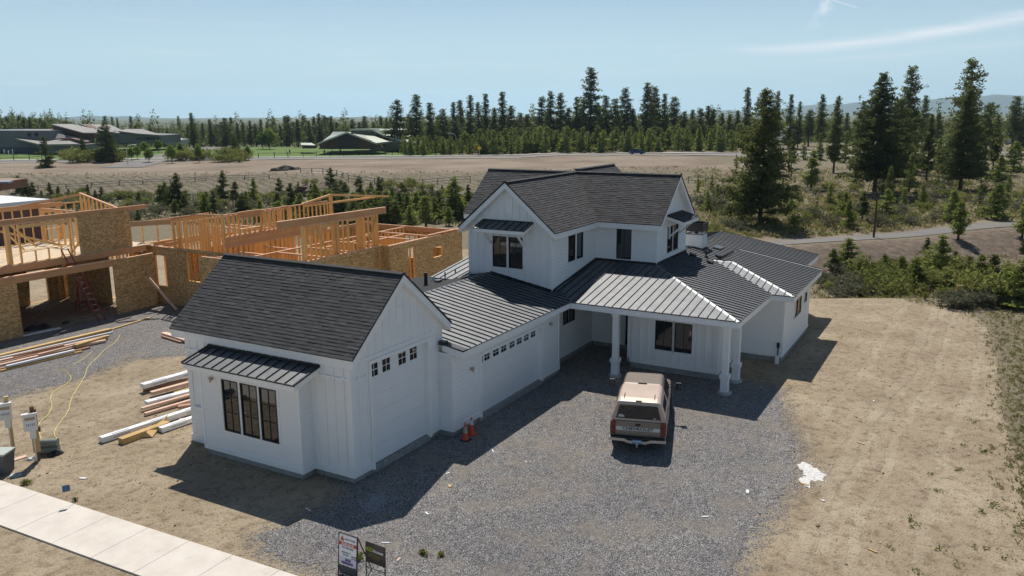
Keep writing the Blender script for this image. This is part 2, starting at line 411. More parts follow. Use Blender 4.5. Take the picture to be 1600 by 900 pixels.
# ------------------------------------------------------------------ ground
def poly_noise(pts, step, amp, seed, closed=True):
    rr = random.Random(seed); outp = []
    n = len(pts)
    for i in range(n):
        a = Vector(pts[i]).to_2d(); b = Vector(pts[(i+1) % n]).to_2d(); L = (b-a).length; k = max(1, int(L/step))
        t = (b-a).normalized(); nn = Vector((-t.y, t.x))
        for j in range(k):
            p = a+(b-a)*(j/k); q = .55*math.sin(p.x*1.1+seed)*math.cos(p.y*.9+seed)+rr.uniform(-.45, .45)
            outp.append(p+nn*amp*q)
    return outp
def sd_poly(P, x, y):              # signed distance (negative inside), arrays
    P = np.array([(p[0], p[1]) for p in P]); x = np.asarray(x, float); y = np.asarray(y, float)
    d = np.full(x.shape, 1e9); ins = np.zeros(x.shape, bool)
    for i in range(len(P)):
        ax, ay = P[i-1]; bx, by = P[i]
        ex, ey = bx-ax, by-ay; wx, wy = x-ax, y-ay
        t = np.clip((wx*ex+wy*ey)/(ex*ex+ey*ey+1e-12), 0, 1)
        d = np.minimum(d, (wx-ex*t)**2+(wy-ey*t)**2)
        c = ((ay > y) != (by > y)) & (x < (bx-ax)*(y-ay)/(by-ay+1e-12)+ax); ins ^= c
    return np.where(ins, -1, 1)*np.sqrt(d)
GR1 = [(-4.9,-6.5),(-4.7,-1.4),(-4.2,.0),(-2.2,-.6),(-.3,-.5),(.6,1.5),(5,3),(16,2),(20,0),(20.5,-6),(17.5,-8.5),(17,-10.3),(13.6,-11.4),(11.1,-12.4),(8.1,-12.9),(4.8,-12.85),(1.9,-12.6),(0.3,-12.8),(-2,-13.5),(-6,-12),(-6,-8)]
GR2 = [(-12,19.5),(-6,19.2),(-.9,19.8),(2.6,19.6),(5.9,20.3),(9,17.6),(14,15),(16,15.5),(16,29.3),(5,29),(-2,28.6),(-12,28)]
RIM = [(60,-2),(44,-3),(39.3,-8),(40,-13),(37.4,-17.4),(34.0,-18.2),(27.5,-18.6),(20.3,-18.6),(15.6,-18.9),(10,-19.6),(4,-20.2),(0,-20.5),(-30,-24),(-60,-20),(-60,60),(0,75),(44,70),(52,50),(56,30),(62,10)]
def axis(a, fine0, fine1, b, st, gr):
    xs = list(np.arange(fine0, fine1+1e-6, st)); x, s = fine1, st
    while x < b: s *= gr; x += s; xs.append(x)
    x, s, lo = fine0, st, []
    while x > a: s *= gr; x -= s; lo.append(x)
    return np.array(lo[::-1]+xs)
Dx = axis(-120, 8, 70, 9600, .5, 1.035); Lx = axis(-6500, -32, 34, 6500, .5, 1.05)
DD, LL = np.meshgrid(Dx, Lx, indexing='ij')
ca, sa = math.cos(_a), math.sin(_a)
GX, GY = CX+DD*ca+LL*sa, CY+DD*sa-LL*ca
GZ = TZ(GX, GY)
nD, nL = DD.shape
verts = np.stack([GX.ravel(), GY.ravel(), GZ.ravel()], 1)
i = np.arange(nD-1)[:, None]*nL+np.arange(nL-1)[None, :]
faces = np.stack([i, i+nL, i+nL+1, i+1], -1).reshape(-1, 4)[:, ::-1]
me = bpy.data.meshes.new('ground'); me.from_pydata(verts.tolist(), [], faces.tolist())
g1 = sd_poly(GR1, GX, GY); g2 = sd_poly(GR2, GX, GY); rim = sd_poly(RIM, GX, GY)
gm = np.clip(1-np.minimum(np.minimum(g1, g2), 50)/1.0, 0, 1)
gm[(g1 < -2.5)] = 1
D_, L_ = DD, LL
scrub = np.clip(rim/1.5, 0, 1)
lat = L_/np.maximum(D_, 1)
# far dirt bench, bank, meadow, trail-side bank
bench = sm(176, 184, D_)*(1-sm(232, 250, D_))*(1-sm(46, 60, L_))
bank = sm(138, 152, D_)*(1-sm(176, 184, D_))*(1-sm(25, 40, L_))
dt = (GX-56)*.613+(GY-2.7)*.79
tr_bank = sm(-14, -8, dt)*(1-sm(-2.2, -1.5, dt))*sm(8, 18, L_)
tr_sh = sm(1.5, 2.0, dt)*(1-sm(4, 7, dt))*sm(8, 18, L_)
lawn = sm(238, 242, D_)*(1-sm(330, 360, D_))*(1-sm(-.09, -.075, lat))*sm(-1.2, -.9, lat)
bare = np.clip(bench+.85*tr_bank+tr_sh*.9+.55*bank, 0, 1)
far = sm(300, 340, D_)*(1-lawn)
a1 = me.color_attributes.new('zoneA', 'FLOAT_COLOR', 'POINT'); a2 = me.color_attributes.new('zoneB', 'FLOAT_COLOR', 'POINT'); a3 = me.color_attributes.new('zoneC', 'FLOAT_COLOR', 'POINT')
one = np.ones(GX.size)
a1.data.foreach_set('color', np.stack([gm.ravel(), scrub.ravel(), bare.ravel(), one], 1).ravel())
a2.data.foreach_set('color', np.stack([lawn.ravel(), bank.ravel(), far.ravel(), one], 1).ravel())
a3.data.foreach_set('color', np.stack([tr_bank.ravel(), sm(2, 6, dt.ravel())*sm(8, 18, L_.ravel())*(1-sm(150, 190, D_.ravel())), 0*one, one], 1).ravel())
ground = bpy.data.objects.new('ground', me); COL.objects.link(ground); tag(ground, kind='structure')
me.polygons.foreach_set('use_smooth', [True]*len(me.polygons))
m, nt, b = newmat('ground_soil'); setp(b, None, .95, 0, .15)
def attr(n):
    a = nt.nodes.new("ShaderNodeAttribute"); a.attribute_name = n; s = nt.nodes.new("ShaderNodeSeparateColor"); nt.links.new(a.outputs[0], s.inputs[0]); return s.outputs
A = attr('zoneA'); B = attr('zoneB'); C3 = attr('zoneC'); v = coords(nt)
n1 = noise(nt, .35, 8, v, .68); n2 = noise(nt, 2.6, 6, v, .65); n3 = noise(nt, 14, 4, v, .6); n4 = noise(nt, .06, 5, v)
dirt = ramp(nt, n1, [(.3, (.205, .155, .098)), (.48, (.29, .23, .153)), (.66, (.41, .34, .24))])
dirt = mix(nt, math_(nt, 'MULTIPLY', n2, .6), dirt, (.38, .31, .22), 'MIX')
dk = ramp(nt, n2, [(.30, (.5,.44,.38)), (.50, (1,1,1))]); dirt = mix(nt, .8, dirt, dk, 'MULTIPLY')
grit = ramp(nt, n3, [(.3, (.62,.6,.58)), (.5, (1,1,1)), (.75, (1.12,1.1,1.08))]); dirt = mix(nt, .8, dirt, grit, 'MULTIPLY')
# wheel tracks running along the side yard
q = nt.nodes.new("ShaderNodeSeparateXYZ"); nt.links.new(v, q.inputs[0])
tw = math_(nt, 'ADD', math_(nt, 'ADD', q.outputs[1], math_(nt, 'MULTIPLY', q.outputs[0], .055)), math_(nt, 'MULTIPLY', math_(nt, 'SUBTRACT', n4, .5), 3))
trk = None
for cy_, wd_ in ((-12.2, .2), (-13.9, .22), (-15.2, .16), (-16.9, .18), (-14.4, .14), (14.0, .22), (15.8, .22), (6.0, .0)):
    if wd_ == 0: continue
    k_ = math_(nt, 'LESS_THAN', math_(nt, 'ABSOLUTE', math_(nt, 'SUBTRACT', tw, cy_)), math_(nt, 'MULTIPLY', n2, wd_*2.2)); trk = k_ if trk is None else math_(nt, 'MAXIMUM', trk, k_)
trk = math_(nt, 'MULTIPLY', trk, ramp(nt, n1, [(.32, (.15,.15,.15)), (.55, (1,1,1))]))
dirt = mix(nt, math_(nt, 'MULTIPLY', trk, .22), dirt, (.48, .41, .31))
tre = nt.nodes.new("ShaderNodeTexWave"); tre.inputs['Scale'].default_value = 1.7; tre.inputs['Distortion'].default_value = 6; nt.links.new(v, tre.inputs['Vector'])
# pebbles that stray from the gravel
vo = nt.nodes.new("ShaderNodeTexVoronoi"); vo.inputs['Scale'].default_value = 34; nt.links.new(v, vo.inputs['Vector'])
vs = nt.nodes.new("ShaderNodeSeparateColor"); nt.links.new(vo.outputs['Color'], vs.inputs[0])
grav = ramp(nt, vs.outputs[0], [(0, (.06,.06,.063)), (.5, (.21,.205,.20)), (1, (.5,.48,.46))])
pres = math_(nt, 'GREATER_THAN', math_(nt, 'ADD', math_(nt, 'MULTIPLY', A[0], .75), math_(nt, 'MULTIPLY', math_(nt, 'SUBTRACT', vs.outputs[1], .5), .8)), math_(nt, 'ADD', .52, math_(nt, 'MULTIPLY', math_(nt, 'SUBTRACT', n2, .5), 1.4)))
c = mix(nt, pres, dirt, grav)
peb = math_(nt, 'GREATER_THAN', vs.outputs[2], .975); c = mix(nt, math_(nt, 'MULTIPLY', peb, .8), c, (.12, .10, .085))
# scrub floor beyond the graded lot
sc1 = ramp(nt, n2, [(.3, (.12,.095,.065)), (.55, (.20,.16,.115)), (.75, (.29,.235,.17))])
gmask = ramp(nt, noise(nt, .8, 5, v), [(.42, (0,0,0)), (.58, (1,1,1))])
sc2 = mix(nt, math_(nt, 'MULTIPLY', gmask, .4), sc1, (.16, .165, .075))
c = mix(nt, math_(nt, 'GREATER_THAN', math_(nt, 'ADD', A[1], math_(nt, 'MULTIPLY', math_(nt, 'SUBTRACT', n2, .5), 1.2)), .5), c, sc2)
bd = ramp(nt, n4, [(.3, (.17,.13,.095)), (.5, (.245,.195,.145)), (.7, (.30,.25,.19))]); bd = mix(nt, .6, bd, ramp(nt, n2, [(.3,(.6,.55,.5)),(.55,(1,1,1))]), 'MULTIPLY')
c = mix(nt, A[2], c, bd)
n5 = noise(nt, 1.1, 8, v, .75)
c = mix(nt, math_(nt, 'MULTIPLY', C3[0], .9), c, ramp(nt, n5, [(.36, (.085, .06, .045)), (.52, (.155, .12, .09)), (.68, (.235, .19, .147))]))
c = mix(nt, math_(nt, 'MULTIPLY', C3[1], .75), c, ramp(nt, n5, [(.40, (.075, .07, .035)), (.5, (.16, .13, .08)), (.64, (.27, .215, .15))]))
# ripped contour lines and pale tufts on the bank
wv = nt.nodes.new("ShaderNodeTexWave"); wv.inputs['Scale'].default_value = .16; wv.inputs['Distortion'].default_value = 3; wv.inputs['Detail'].default_value = 3
mp = nt.nodes.new("ShaderNodeMapping"); mp.inputs['Rotation'].default_value = (0, 0, math.radians(18)); nt.links.new(v, mp.inputs['Vector']); nt.links.new(mp.outputs[0], wv.inputs['Vector'])
bk = mix(nt, wv.outputs[1], (.19,.155,.115), (.115,.105,.06)); bk = mix(nt, math_(nt, 'MULTIPLY', math_(nt, 'GREATER_THAN', n2, .56), .6), bk, (.27,.235,.19)); bk = mix(nt, math_(nt, 'MULTIPLY', math_(nt, 'GREATER_THAN', noise(nt, 1.3, 4, v), .6), .7), bk, (.11,.10,.06))
c = mix(nt, B[1], c, bk)
lw = mix(nt, n4, (.075,.14,.035), (.16,.21,.06)); c = mix(nt, B[0], c, lw)
c = mix(nt, B[2], c, mix(nt, n4, (.07,.085,.04), (.16,.15,.09)))
nt.links.new(c, b.inputs['Base Color'])
hh = math_(nt, 'ADD', math_(nt, 'ADD', math_(nt, 'MULTIPLY', n2, .7), math_(nt, 'MULTIPLY', trk, math_(nt, 'ADD', -.25, math_(nt, 'MULTIPLY', tre.outputs[1], .03)))), math_(nt, 'ADD', math_(nt, 'MULTIPLY', n3, .25), math_(nt, 'MULTIPLY', vo.outputs['Distance'], math_(nt, 'MULTIPLY', pres, -.3))))
bump(nt, b, hh, .95, .14)
me.materials.append(m)

# gravel sheets
m, nt, b = newmat('crushed_gravel'); setp(b, None, .9, 0, .25)
v = coords(nt); vo = nt.nodes.new("ShaderNodeTexVoronoi"); vo.inputs['Scale'].default_value = 44; nt.links.new(v, vo.inputs['Vector'])
vs = nt.nodes.new("ShaderNodeSeparateColor"); nt.links.new(vo.outputs['Color'], vs.inputs[0])
c = ramp(nt, vs.outputs[0], [(0, (.048,.048,.051)), (.35, (.145,.142,.145)), (.7, (.32,.31,.305)), (1, (.66,.63,.60))])
n1 = noise(nt, .45, 6, v, .65); n2 = noise(nt, 3, 5, v, .65)
c = mix(nt, math_(nt, 'MULTIPLY', ramp(nt, n1, [(.48, (0,0,0)), (.68, (1,1,1))]), .6), c, (.30, .255, .20))
c = mix(nt, math_(nt, 'MULTIPLY', ramp(nt, noise(nt, .9, 7, v, .7), [(.5, (0,0,0)), (.66, (1,1,1))]), .55), c, (.34, .30, .26))
c = mix(nt, .65, c, ramp(nt, n2, [(.3, (.6,.6,.62)), (.6, (1.05,1.03,1))]), 'MULTIPLY')
c = mix(nt, .5, c, ramp(nt, noise(nt, .2, 4, v), [(.35, (.72,.73,.77)), (.62, (1.12,1.1,1.06))]), 'MULTIPLY')
nt.links.new(c, b.inputs['Base Color'])
bump(nt, b, math_(nt, 'ADD', math_(nt, 'MULTIPLY', vo.outputs['Distance'], -1.2), math_(nt, 'MULTIPLY', n2, 1.0)), 1.0, .03)
MT['gravel'] = m
def sheet(name, pts, z, mat, kind='structure', drape=False):
    bm = bmesh.new(); vs_ = [bm.verts.new((p[0], p[1], z+(float(TZ(p[0], p[1])) if drape else 0))) for p in pts]
    es = [bm.edges.new((vs_[k], vs_[(k+1) % len(vs_)])) for k in range(len(vs_))]
    bmesh.ops.triangle_fill(bm, edges=es, use_beauty=True)
    for f in bm.faces:
        if f.normal.z < 0: f.normal_flip()
    me = bpy.data.meshes.new(name); bm.to_mesh(me); bm.free(); me.materials.append(mat)
    o = bpy.data.objects.new(name, me); COL.objects.link(o)
    if kind: tag(o, kind=kind)
    return o
sheet('gravel_driveway', poly_noise(GR1, .16, .42, 3), .010, MT['gravel'])
sheet('gravel_yard', poly_noise(GR2, .2, .5, 5), .010, MT['gravel'])
# spilled pale powder
MT['powder'] = simple('pale_powder', (.62, .60, .57), .95, var=.12, scale=9)
def blob(cx, cy, rx, ry, ang, seed, n=60):
    rr = random.Random(seed); ph = [rr.uniform(0, 6.28) for _ in range(5)]; P = []
    for k in range(n):
        t = 2*math.pi*k/n; r = 1+.22*math.sin(2*t+ph[0])+.16*math.sin(3*t+ph[1])+.1*math.sin(7*t+ph[2])+.07*math.sin(13*t+ph[3])+rr.uniform(-.06, .06)
        x, y = rx*r*math.cos(t), ry*r*math.sin(t); P.append((cx+x*math.cos(ang)-y*math.sin(ang), cy+x*math.sin(ang)+y*math.cos(ang)))
    return P
c0 = at(1268, 738, 0)
for k, (dx, dy, rx, ry) in enumerate([(0, 0, .62, .42), (-.9, .05, .45, .15)]):
    o = sheet('powder_patch', blob(c0.x+dx, c0.y+dy, rx, ry, .5, 4+k), .006+.004*k, MT['powder'], None)
    tag(o, ['white powder spilled on the dirt right of the gravel', 'narrow tail of the white powder spill on the dirt'][k], 'powder spill')
MT['dust'] = simple('grey_dust', (.33, .33, .33), .95, var=.2, scale=9)
c1 = at(590, 783, 0)
# scattered dusty chips in the shadow at the garage corner
mb = MB(); rr = random.Random(3)
for k in range(420):
    t = rr.gauss(0, .5); s_ = rr.gauss(0, .22); x, y = c1.x+t*.9-s_*.3, c1.y+t*.35+s_
    e = rr.uniform(.008, .03); mb.box(x-e, x+e, y-e, y+e, .010, .010+e*.5)
o = mb.build('dust_scatter', MT['dust']); tag(o, 'pale grey plaster dust and chips on the gravel at the garage corner', 'dust', kind='stuff')

# sidewalk
m, nt, b = newmat('sidewalk_concrete'); setp(b, None, .85, 0, .3)
v = coords(nt); f = noise(nt, 1.1, 6, v, .6); f2 = noise(nt, 30, 3, v)
c = ramp(nt, f, [(.3, (.56,.50,.435)), (.55, (.63,.575,.505)), (.75, (.68,.625,.555))]); c = mix(nt, .25, c, ramp(nt, f2, [(.3,(.8,.8,.8)),(.7,(1.1,1.1,1.1))]), 'MULTIPLY')
c = mix(nt, math_(nt, 'MULTIPLY', math_(nt, 'GREATER_THAN', noise(nt, 1.7, 3, v), .68), .25), c, (.36,.33,.29))
nt.links.new(c, b.inputs['Base Color']); bump(nt, b, f2, .2, .004); MT['walk'] = m
pA, pB, pC, pD = at(0, 750, .05), at(470, 901, .05), at(0, 820, .05), at(200, 893, .05)
d = (pB-pA).normalized(); nrm = Vector((d.y, -d.x, 0)); wid = abs((pC-pA).dot(nrm)); sgn = 1 if (pC-pA).dot(nrm) > 0 else -1
mb = MB()
# joints where the photo's cracks meet the far edge
jt = [(at(u_, v_, .05)-pA).dot(d) for u_, v_ in [(62, 770), (116, 788), (172, 806), (231, 826), (295, 847), (362, 868)]]
stp = (jt[-1]-jt[0])/5
for k in range(-6, 16):
    a0 = jt[0]+stp*(k-1)+.006; a1_ = jt[0]+stp*k-.006
    P = [pA+d*a0, pA+d*a1_, pA+d*a1_+nrm*sgn*wid, pA+d*a0+nrm*sgn*wid]
    P = [Vector((p.x, p.y, .05)) for p in P]; mb.prism(P, (0, 0, -.2))
o = mb.build('sidewalk', MT['walk'], bevel=.008); tag(o, kind='structure')

# trail, far roads
MT['asphalt'] = simple('worn_asphalt', (.16, .148, .135), .9, var=.12, scale=.4)
MT['kerbc'] = simple('kerb_concrete', (.52, .50, .46), .9, var=.1, scale=.5)
def ribbon(name, P, wd, z, mat, n=60):
    pts = []
    for k in range(len(P)-1):
        for j in range(n): pts.append(P[k].lerp(P[k+1], j/n))
    pts.append(P[-1]); mb = MB(); vs_ = []
    for k, p in enumerate(pts):
        t = (pts[min(k+1, len(pts)-1)]-pts[max(k-1, 0)]); t = Vector((t.x, t.y)).normalized(); nn = Vector((-t.y, t.x))
        wk = wd if not callable(wd) else wd(k/len(pts))
        for s_ in (-1, -.34, .34, 1):
            x, y = p.x+nn.x*wk/2*s_, p.y+nn.y*wk/2*s_; vs_.append((x, y, float(TZ(x, y))+z))
    fs = [(4*k+j, 4*k+j+1, 4*k+j+5, 4*k+j+4) for k in range(len(pts)-1) for j in range(3)]
    mb.add(vs_, fs); o = mb.build(name, mat, recalc=False)
    if o.data.polygons[0].normal.z < 0: o.data.flip_normals()
    tag(o, kind='structure'); return o
ribbon('trail', [Vector((47, 9.5, 0)), Vector((56, 2.7, 0)), Vector((67.4, -5.6, 0)), Vector((88.5, -22.5, 0)), Vector((130, -52, 0))], 2.7, .05, MT['asphalt'])
def rd(L0, D0, L1, D1): return [Vector((*XY(D0, L0), 0)), Vector((*XY(D1, L1), 0))]
ribbon('far_road', [Vector((*XY(d_, l_), 0)) for l_, d_ in [(-150, 232), (-60, 240), (-24, 240), (40, 240), (78, 236), (150, 228), (230, 222)]], 8, .06, MT['asphalt'], 20)
ribbon('far_kerb', [Vector((*XY(d_, l_), 0)) for l_, d_ in [(-150, 227.3), (-60, 235.3), (-24, 235.3), (40, 235.3), (78, 231.3), (150, 223.3)]], .8, .16, MT['kerbc'], 20)
ribbon('far_sidewalk', [Vector((*XY(d_, l_), 0)) for l_, d_ in [(-150, 237), (-60, 245.5), (-24, 246.5), (40, 247), (78, 243), (150, 234), (230, 228)]], 2.0, .14, MT['kerbc'], 20)
a_, b_ = at(190, 262), at(245, 246)
ribbon('side_road', [a_, Vector((*XY(330, -118), 0)), Vector((*XY(440, -150), 0))], 10, .1, MT['asphalt'], 20)

# loose stones and crumbs over the dirt
mb = MB(); rr = random.Random(21); mb2 = MB()
for k in range(4200):
    if k % 3: x, y = rr.uniform(-7, 36), rr.uniform(-20.5, -9)
    else: x, y = rr.uniform(-7, 1.5), rr.uniform(-2, 19)
    if float(sd_poly(GR1, np.array([x]), np.array([y]))[0]) < -.3: continue
    e = rr.uniform(.008, .022)*(2 if rr.random() < .06 else 1); h = e*rr.uniform(.5, 1.1); ph = rr.uniform(0, 6)
    (mb if rr.random() < .7 else mb2).prism([(x+math.cos(ph+t)*e*rr.uniform(.7, 1.2), y+math.sin(ph+t)*e*rr.uniform(.7, 1.2), h) for t in (0, 1.3, 2.5, 3.8, 5)], (0, 0, -h-.01))
MT['stone'] = simple('brown_stone', (.17, .13, .10), .9, var=.3, scale=5); MT['stone2'] = simple('pale_stone', (.46, .41, .34), .9, var=.2, scale=5)
tag(mb.build('stones', MT['stone'], recalc=False), 'small brown stones and clods strewn over the bare dirt', 'stones', kind='stuff'); tag(mb2.build('pale_stones', MT['stone2'], recalc=False), 'small pale stones strewn over the bare dirt', 'stones', kind='stuff')
mb = MB()
for k in range(260):
    x, y = c0.x+rr.gauss(-.25, .75), c0.y+rr.gauss(0, .42); e = rr.uniform(.006, .022); mb.box(x-e, x+e, y-e*.7, y+e*.7, .0, .006+e*.6)
tag(mb.build('powder_crumbs', MT['powder'], recalc=False), 'white crumbs scattered round the powder spill', 'powder', kind='stuff')
# ------------------------------------------------------------------ white farmhouse
H = empty('farmhouse', (0, 0, 0), 0, 'white farmhouse with dark roofs, three gables and a covered porch beside the gravel driveway', 'house')
SL = .176
def wpt(ax, c, outw, s, d, z):     # s along, d into the wall, z up; outw = sign of the outward normal
    return (s, c-outw*d, z) if ax == 'y' else (c-outw*d, s, z)
def wall(mb, ax, c, outw, s0, s1, z0, top, holes=(), th=.15, brk=()):
    tf = top if callable(top) else (lambda s: top)
    xs = sorted(set([s0, s1]+[h[0] for h in holes]+[h[1] for h in holes]+[b for b in brk if s0 < b < s1]))
    for a, b in zip(xs, xs[1:]):
        if b-a < 1e-5: continue
        mid = (a+b)/2; hs = sorted([h for h in holes if h[0] < mid < h[1]], key=lambda h: h[2]); z = z0
        for h in hs:
            if h[2] > z+1e-5: mb.prism([wpt(ax, c, outw, a, 0, z), wpt(ax, c, outw, b, 0, z), wpt(ax, c, outw, b, 0, h[2]), wpt(ax, c, outw, a, 0, h[2])], Vector(wpt(ax, c, outw, 0, th, 0))-Vector(wpt(ax, c, outw, 0, 0, 0)))
            z = h[3]
        ta, tb = tf(a+1e-4), tf(b-1e-4)
        if max(ta, tb) > z+1e-4:
            mb.prism([wpt(ax, c, outw, a, 0, z), wpt(ax, c, outw, b, 0, z), wpt(ax, c, outw, b, 0, max(tb, z)), wpt(ax, c, outw, a, 0, max(ta, z))], Vector(wpt(ax, c, outw, 0, th, 0))-Vector(wpt(ax, c, outw, 0, 0, 0)))
def wbox(mb, ax, c, outw, s0, s1, d0, d1, z0, z1, mi=0):
    a = wpt(ax, c, outw, s0, d0, z0); b = wpt(ax, c, outw, s1, d1, z1); mb.box(a[0], b[0], a[1], b[1], a[2], b[2], mi)
def battens(mb, ax, c, outw, s0, s1, z0, top, holes=(), sp=.41, off=.2, wd=.055):
    tf = top if callable(top) else (lambda s: top)
    s = s0+off
    while s < s1-.05:
        z = z0
        for h in sorted([h for h in holes if h[0]-.06 < s < h[1]+.06], key=lambda h: h[2]):
            if h[2]-z > .05: wbox(mb, ax, c, outw, s-wd/2, s+wd/2, 0, -.038, z, h[2])
            z = h[3]
        if tf(s)-z > .05: wbox(mb, ax, c, outw, s-wd/2, s+wd/2, 0, -.038, z, tf(s))
        s += sp
def window(parent, ax, c, outw, s0, s1, z0, z1, nv=1, nh=1, casing=.07, frame='black', name='window', depth=.06):
    mb = MB(); t = .045; fd0, fd1 = -.012, depth
    wbox(mb, ax, c, outw, s0, s0+t, fd0, fd1, z0, z1); wbox(mb, ax, c, outw, s1-t, s1, fd0, fd1, z0, z1)
    wbox(mb, ax, c, outw, s0+t, s1-t, fd0, fd1, z0, z0+t); wbox(mb, ax, c, outw, s0+t, s1-t, fd0, fd1, z1-t, z1)
    for k in range(1, nv): s = s0+(s1-s0)*k/nv; wbox(mb, ax, c, outw, s-.012, s+.012, .012, .04, z0+t, z1-t)
    for zz in (nh if isinstance(nh, (list, tuple)) else [z0+(z1-z0)*k/nh for k in range(1, nh)]): wbox(mb, ax, c, outw, s0+t, s1-t, .014, .038, zz-.012, zz+.012)
    f = mb.build(name, MT[frame], parent)
    p = MB(); wbox(p, ax, c, outw, s0+t*.5, s1-t*.5, .032, .05, z0+t*.5, z1-t*.5); p.build('pane', MT['glass'], f)
    if casing:
        k = MB(); g = casing; wbox(k, ax, c, outw, s0-g, s0, .02, -.035, z0-.0, z1+.0); wbox(k, ax, c, outw, s1, s1+g, .02, -.035, z0, z1)
        wbox(k, ax, c, outw, s0-g, s1+g, .02, -.037, z1, z1+g*1.2); wbox(k, ax, c, outw, s0-g-.02, s1+g+.02, .02, -.055, z0-g*.8, z0); k.build('casing', MT['trim'], f)
    return f
def clip(poly, ax_, lim, keep_less):
    o_ = []; k = len(poly)
    for i in range(k):
        a, b = poly[i], poly[(i+1) % k]; ia = (a[ax_] <= lim) if keep_less else (a[ax_] >= lim); ib = (b[ax_] <= lim) if keep_less else (b[ax_] >= lim)
        if ia: o_.append(a)
        if ia != ib: t = (lim-a[ax_])/(b[ax_]-a[ax_]); o_.append((a[0]+(b[0]-a[0])*t, a[1]+(b[1]-a[1])*t))
    return o_
def shingle_tabs(P, u, v, n, th, parent):
    o0 = P[0]; W2_ = [((p-o0).dot(u), (p-o0).dot(v)) for p in P]; rr = random.Random(int(P[0].x*7+P[0].y*3)); us = [q[0] for q in W2_]; vs_ = [q[1] for q in W2_]
    V, F, C = [], [], []; row = .145; y = min(vs_)
    while y < max(vs_):
        bandp = clip(clip(W2_, 1, y, False), 1, y+row, True)
        if len(bandp) > 2:
            x = min(q[0] for q in bandp)-rr.uniform(0, .3); xe = max(q[0] for q in bandp)
            while x < xe:
                wd = rr.choice((.13, .2, .26, .33, .42))*rr.uniform(.85, 1.15); q = clip(clip(bandp, 0, x, False), 0, x+wd, True)
                if len(q) > 2:
                    t = rr.choice((.008, .011, .015, .019)); b0 = len(V)
                    for (a, b) in q: V.append(tuple(o0+u*a+v*b+n*(th+.002+t*(1-(b-y)/row)+.001)))
                    for (a, b) in q: V.append(tuple(o0+u*a+v*b+n*th*.5))
                    k = len(q); F.append(tuple(range(b0, b0+k))); F += [(b0+(i+1) % k, b0+i, b0+k+i, b0+k+(i+1) % k) for i in range(k)]
                    C += [rr.random()**1.3]*(2*k)
                x += wd
        y += row
    me = bpy.data.meshes.new('shingle_courses'); me.from_pydata(V, [], F); ca_ = me.attributes.new('tab', 'FLOAT', 'POINT'); ca_.data.foreach_set('value', C); me.materials.append(MT['shingle'])
    bm = bmesh.new(); bm.from_mesh(me); bm.faces.ensure_lookup_table(); bm.normal_update()
    f0 = bm.faces[0]
    if f0.normal.dot(n) < 0: bmesh.ops.reverse_faces(bm, faces=bm.faces)
    bm.to_mesh(me); bm.free(); o = bpy.data.objects.new('shingle_courses', me); COL.objects.link(o); o.parent = parent
def roofmesh(name, pts, mat, parent, ribs=None, th=.05, downhill=None):
    P = [Vector(p) for p in pts]; n = Vector((0, 0, 0))
    for i in range(len(P)): n += P[i].cross(P[(i+1) % len(P)])
    n.normalize()
    if n.z < 0: n = -n; P.reverse()
    u = Vector((0, 0, 1)).cross(n).normalized(); v = n.cross(u)   # v uphill
    me = bpy.data.meshes.new(name); k = len(P); Q = [p+n*th for p in P]
    me.from_pydata([tuple(p) for p in P+Q], [], [tuple(reversed(range(k))), tuple(range(k, 2*k))]+[(i, (i+1) % k, k+(i+1) % k, k+i) for i in range(k)])
    uvl = me.uv_layers.new(name='UVMap'); o0 = P[0]
    for poly in me.polygons:
        for li in poly.loop_indices:
            co = me.vertices[me.loops[li].vertex_index].co-o0; uvl.data[li].uv = (co.dot(u), co.dot(v))
    me.materials.append(mat); o = bpy.data.objects.new(name, me); COL.objects.link(o); o.parent = parent
    if mat is MT['shingle']: shingle_tabs(P, u, v, n, th, o)
    if ribs:
        mb = MB(); us = [(p-o0).dot(u) for p in P]; x = min(us)+ribs*.5
        while x < max(us):
            hits = []
            for i in range(k):
                a, b = P[i]-o0, P[(i+1) % k]-o0; ua, ub = a.dot(u), b.dot(u)
                if (ua-x)*(ub-x) < 0: t = (x-ua)/(ub-ua); hits.append((a+(b-a)*t).dot(v))
            hits.sort()
            for h0, h1 in zip(hits[::2], hits[1::2]):
                if h1-h0 > .08:
                    a = o0+u*x+v*(h0+.005)+n*(th+.02); b = o0+u*x+v*(h1-.005)+n*(th+.02); mb.beam(a, b, .022, .045, n)
            x += ribs
        r = mb.build('seam_ribs', MT['bronze_black'], o)
    return o
def eave(pts, parent, th=.26, name='fascia', mat='trim'):
    mb = MB(); mb.prism([Vector(p)+Vector((0, 0, -.002)) for p in pts], (0, 0, -th)); return mb.build(name, MT[mat], parent)
def capline(a, b, parent, wd=.22, name='ridge_cap', mat='cap', lift=.07, ht=.03):
    a, b = Vector(a), Vector(b); mb = MB(); d = (b-a).normalized(); s = d.cross(Vector((0, 0, 1))).normalized()*wd
    up = s.cross(d).normalized()
    if up.z < 0: up = -up
    r = [[p+up*lift, p+s+up*(lift-wd*.28), p+s+up*(lift-wd*.28-ht), p+up*(lift-ht), p-s+up*(lift-wd*.28-ht), p-s+up*(lift-wd*.28)] for p in (a, b)]
    mb.loft(r); return mb.build(name, MT[mat], parent)
def shingle_ridge(a, b, parent): return capline(a, b, parent, .16, 'ridge_cap', 'shingle', .085, .025)

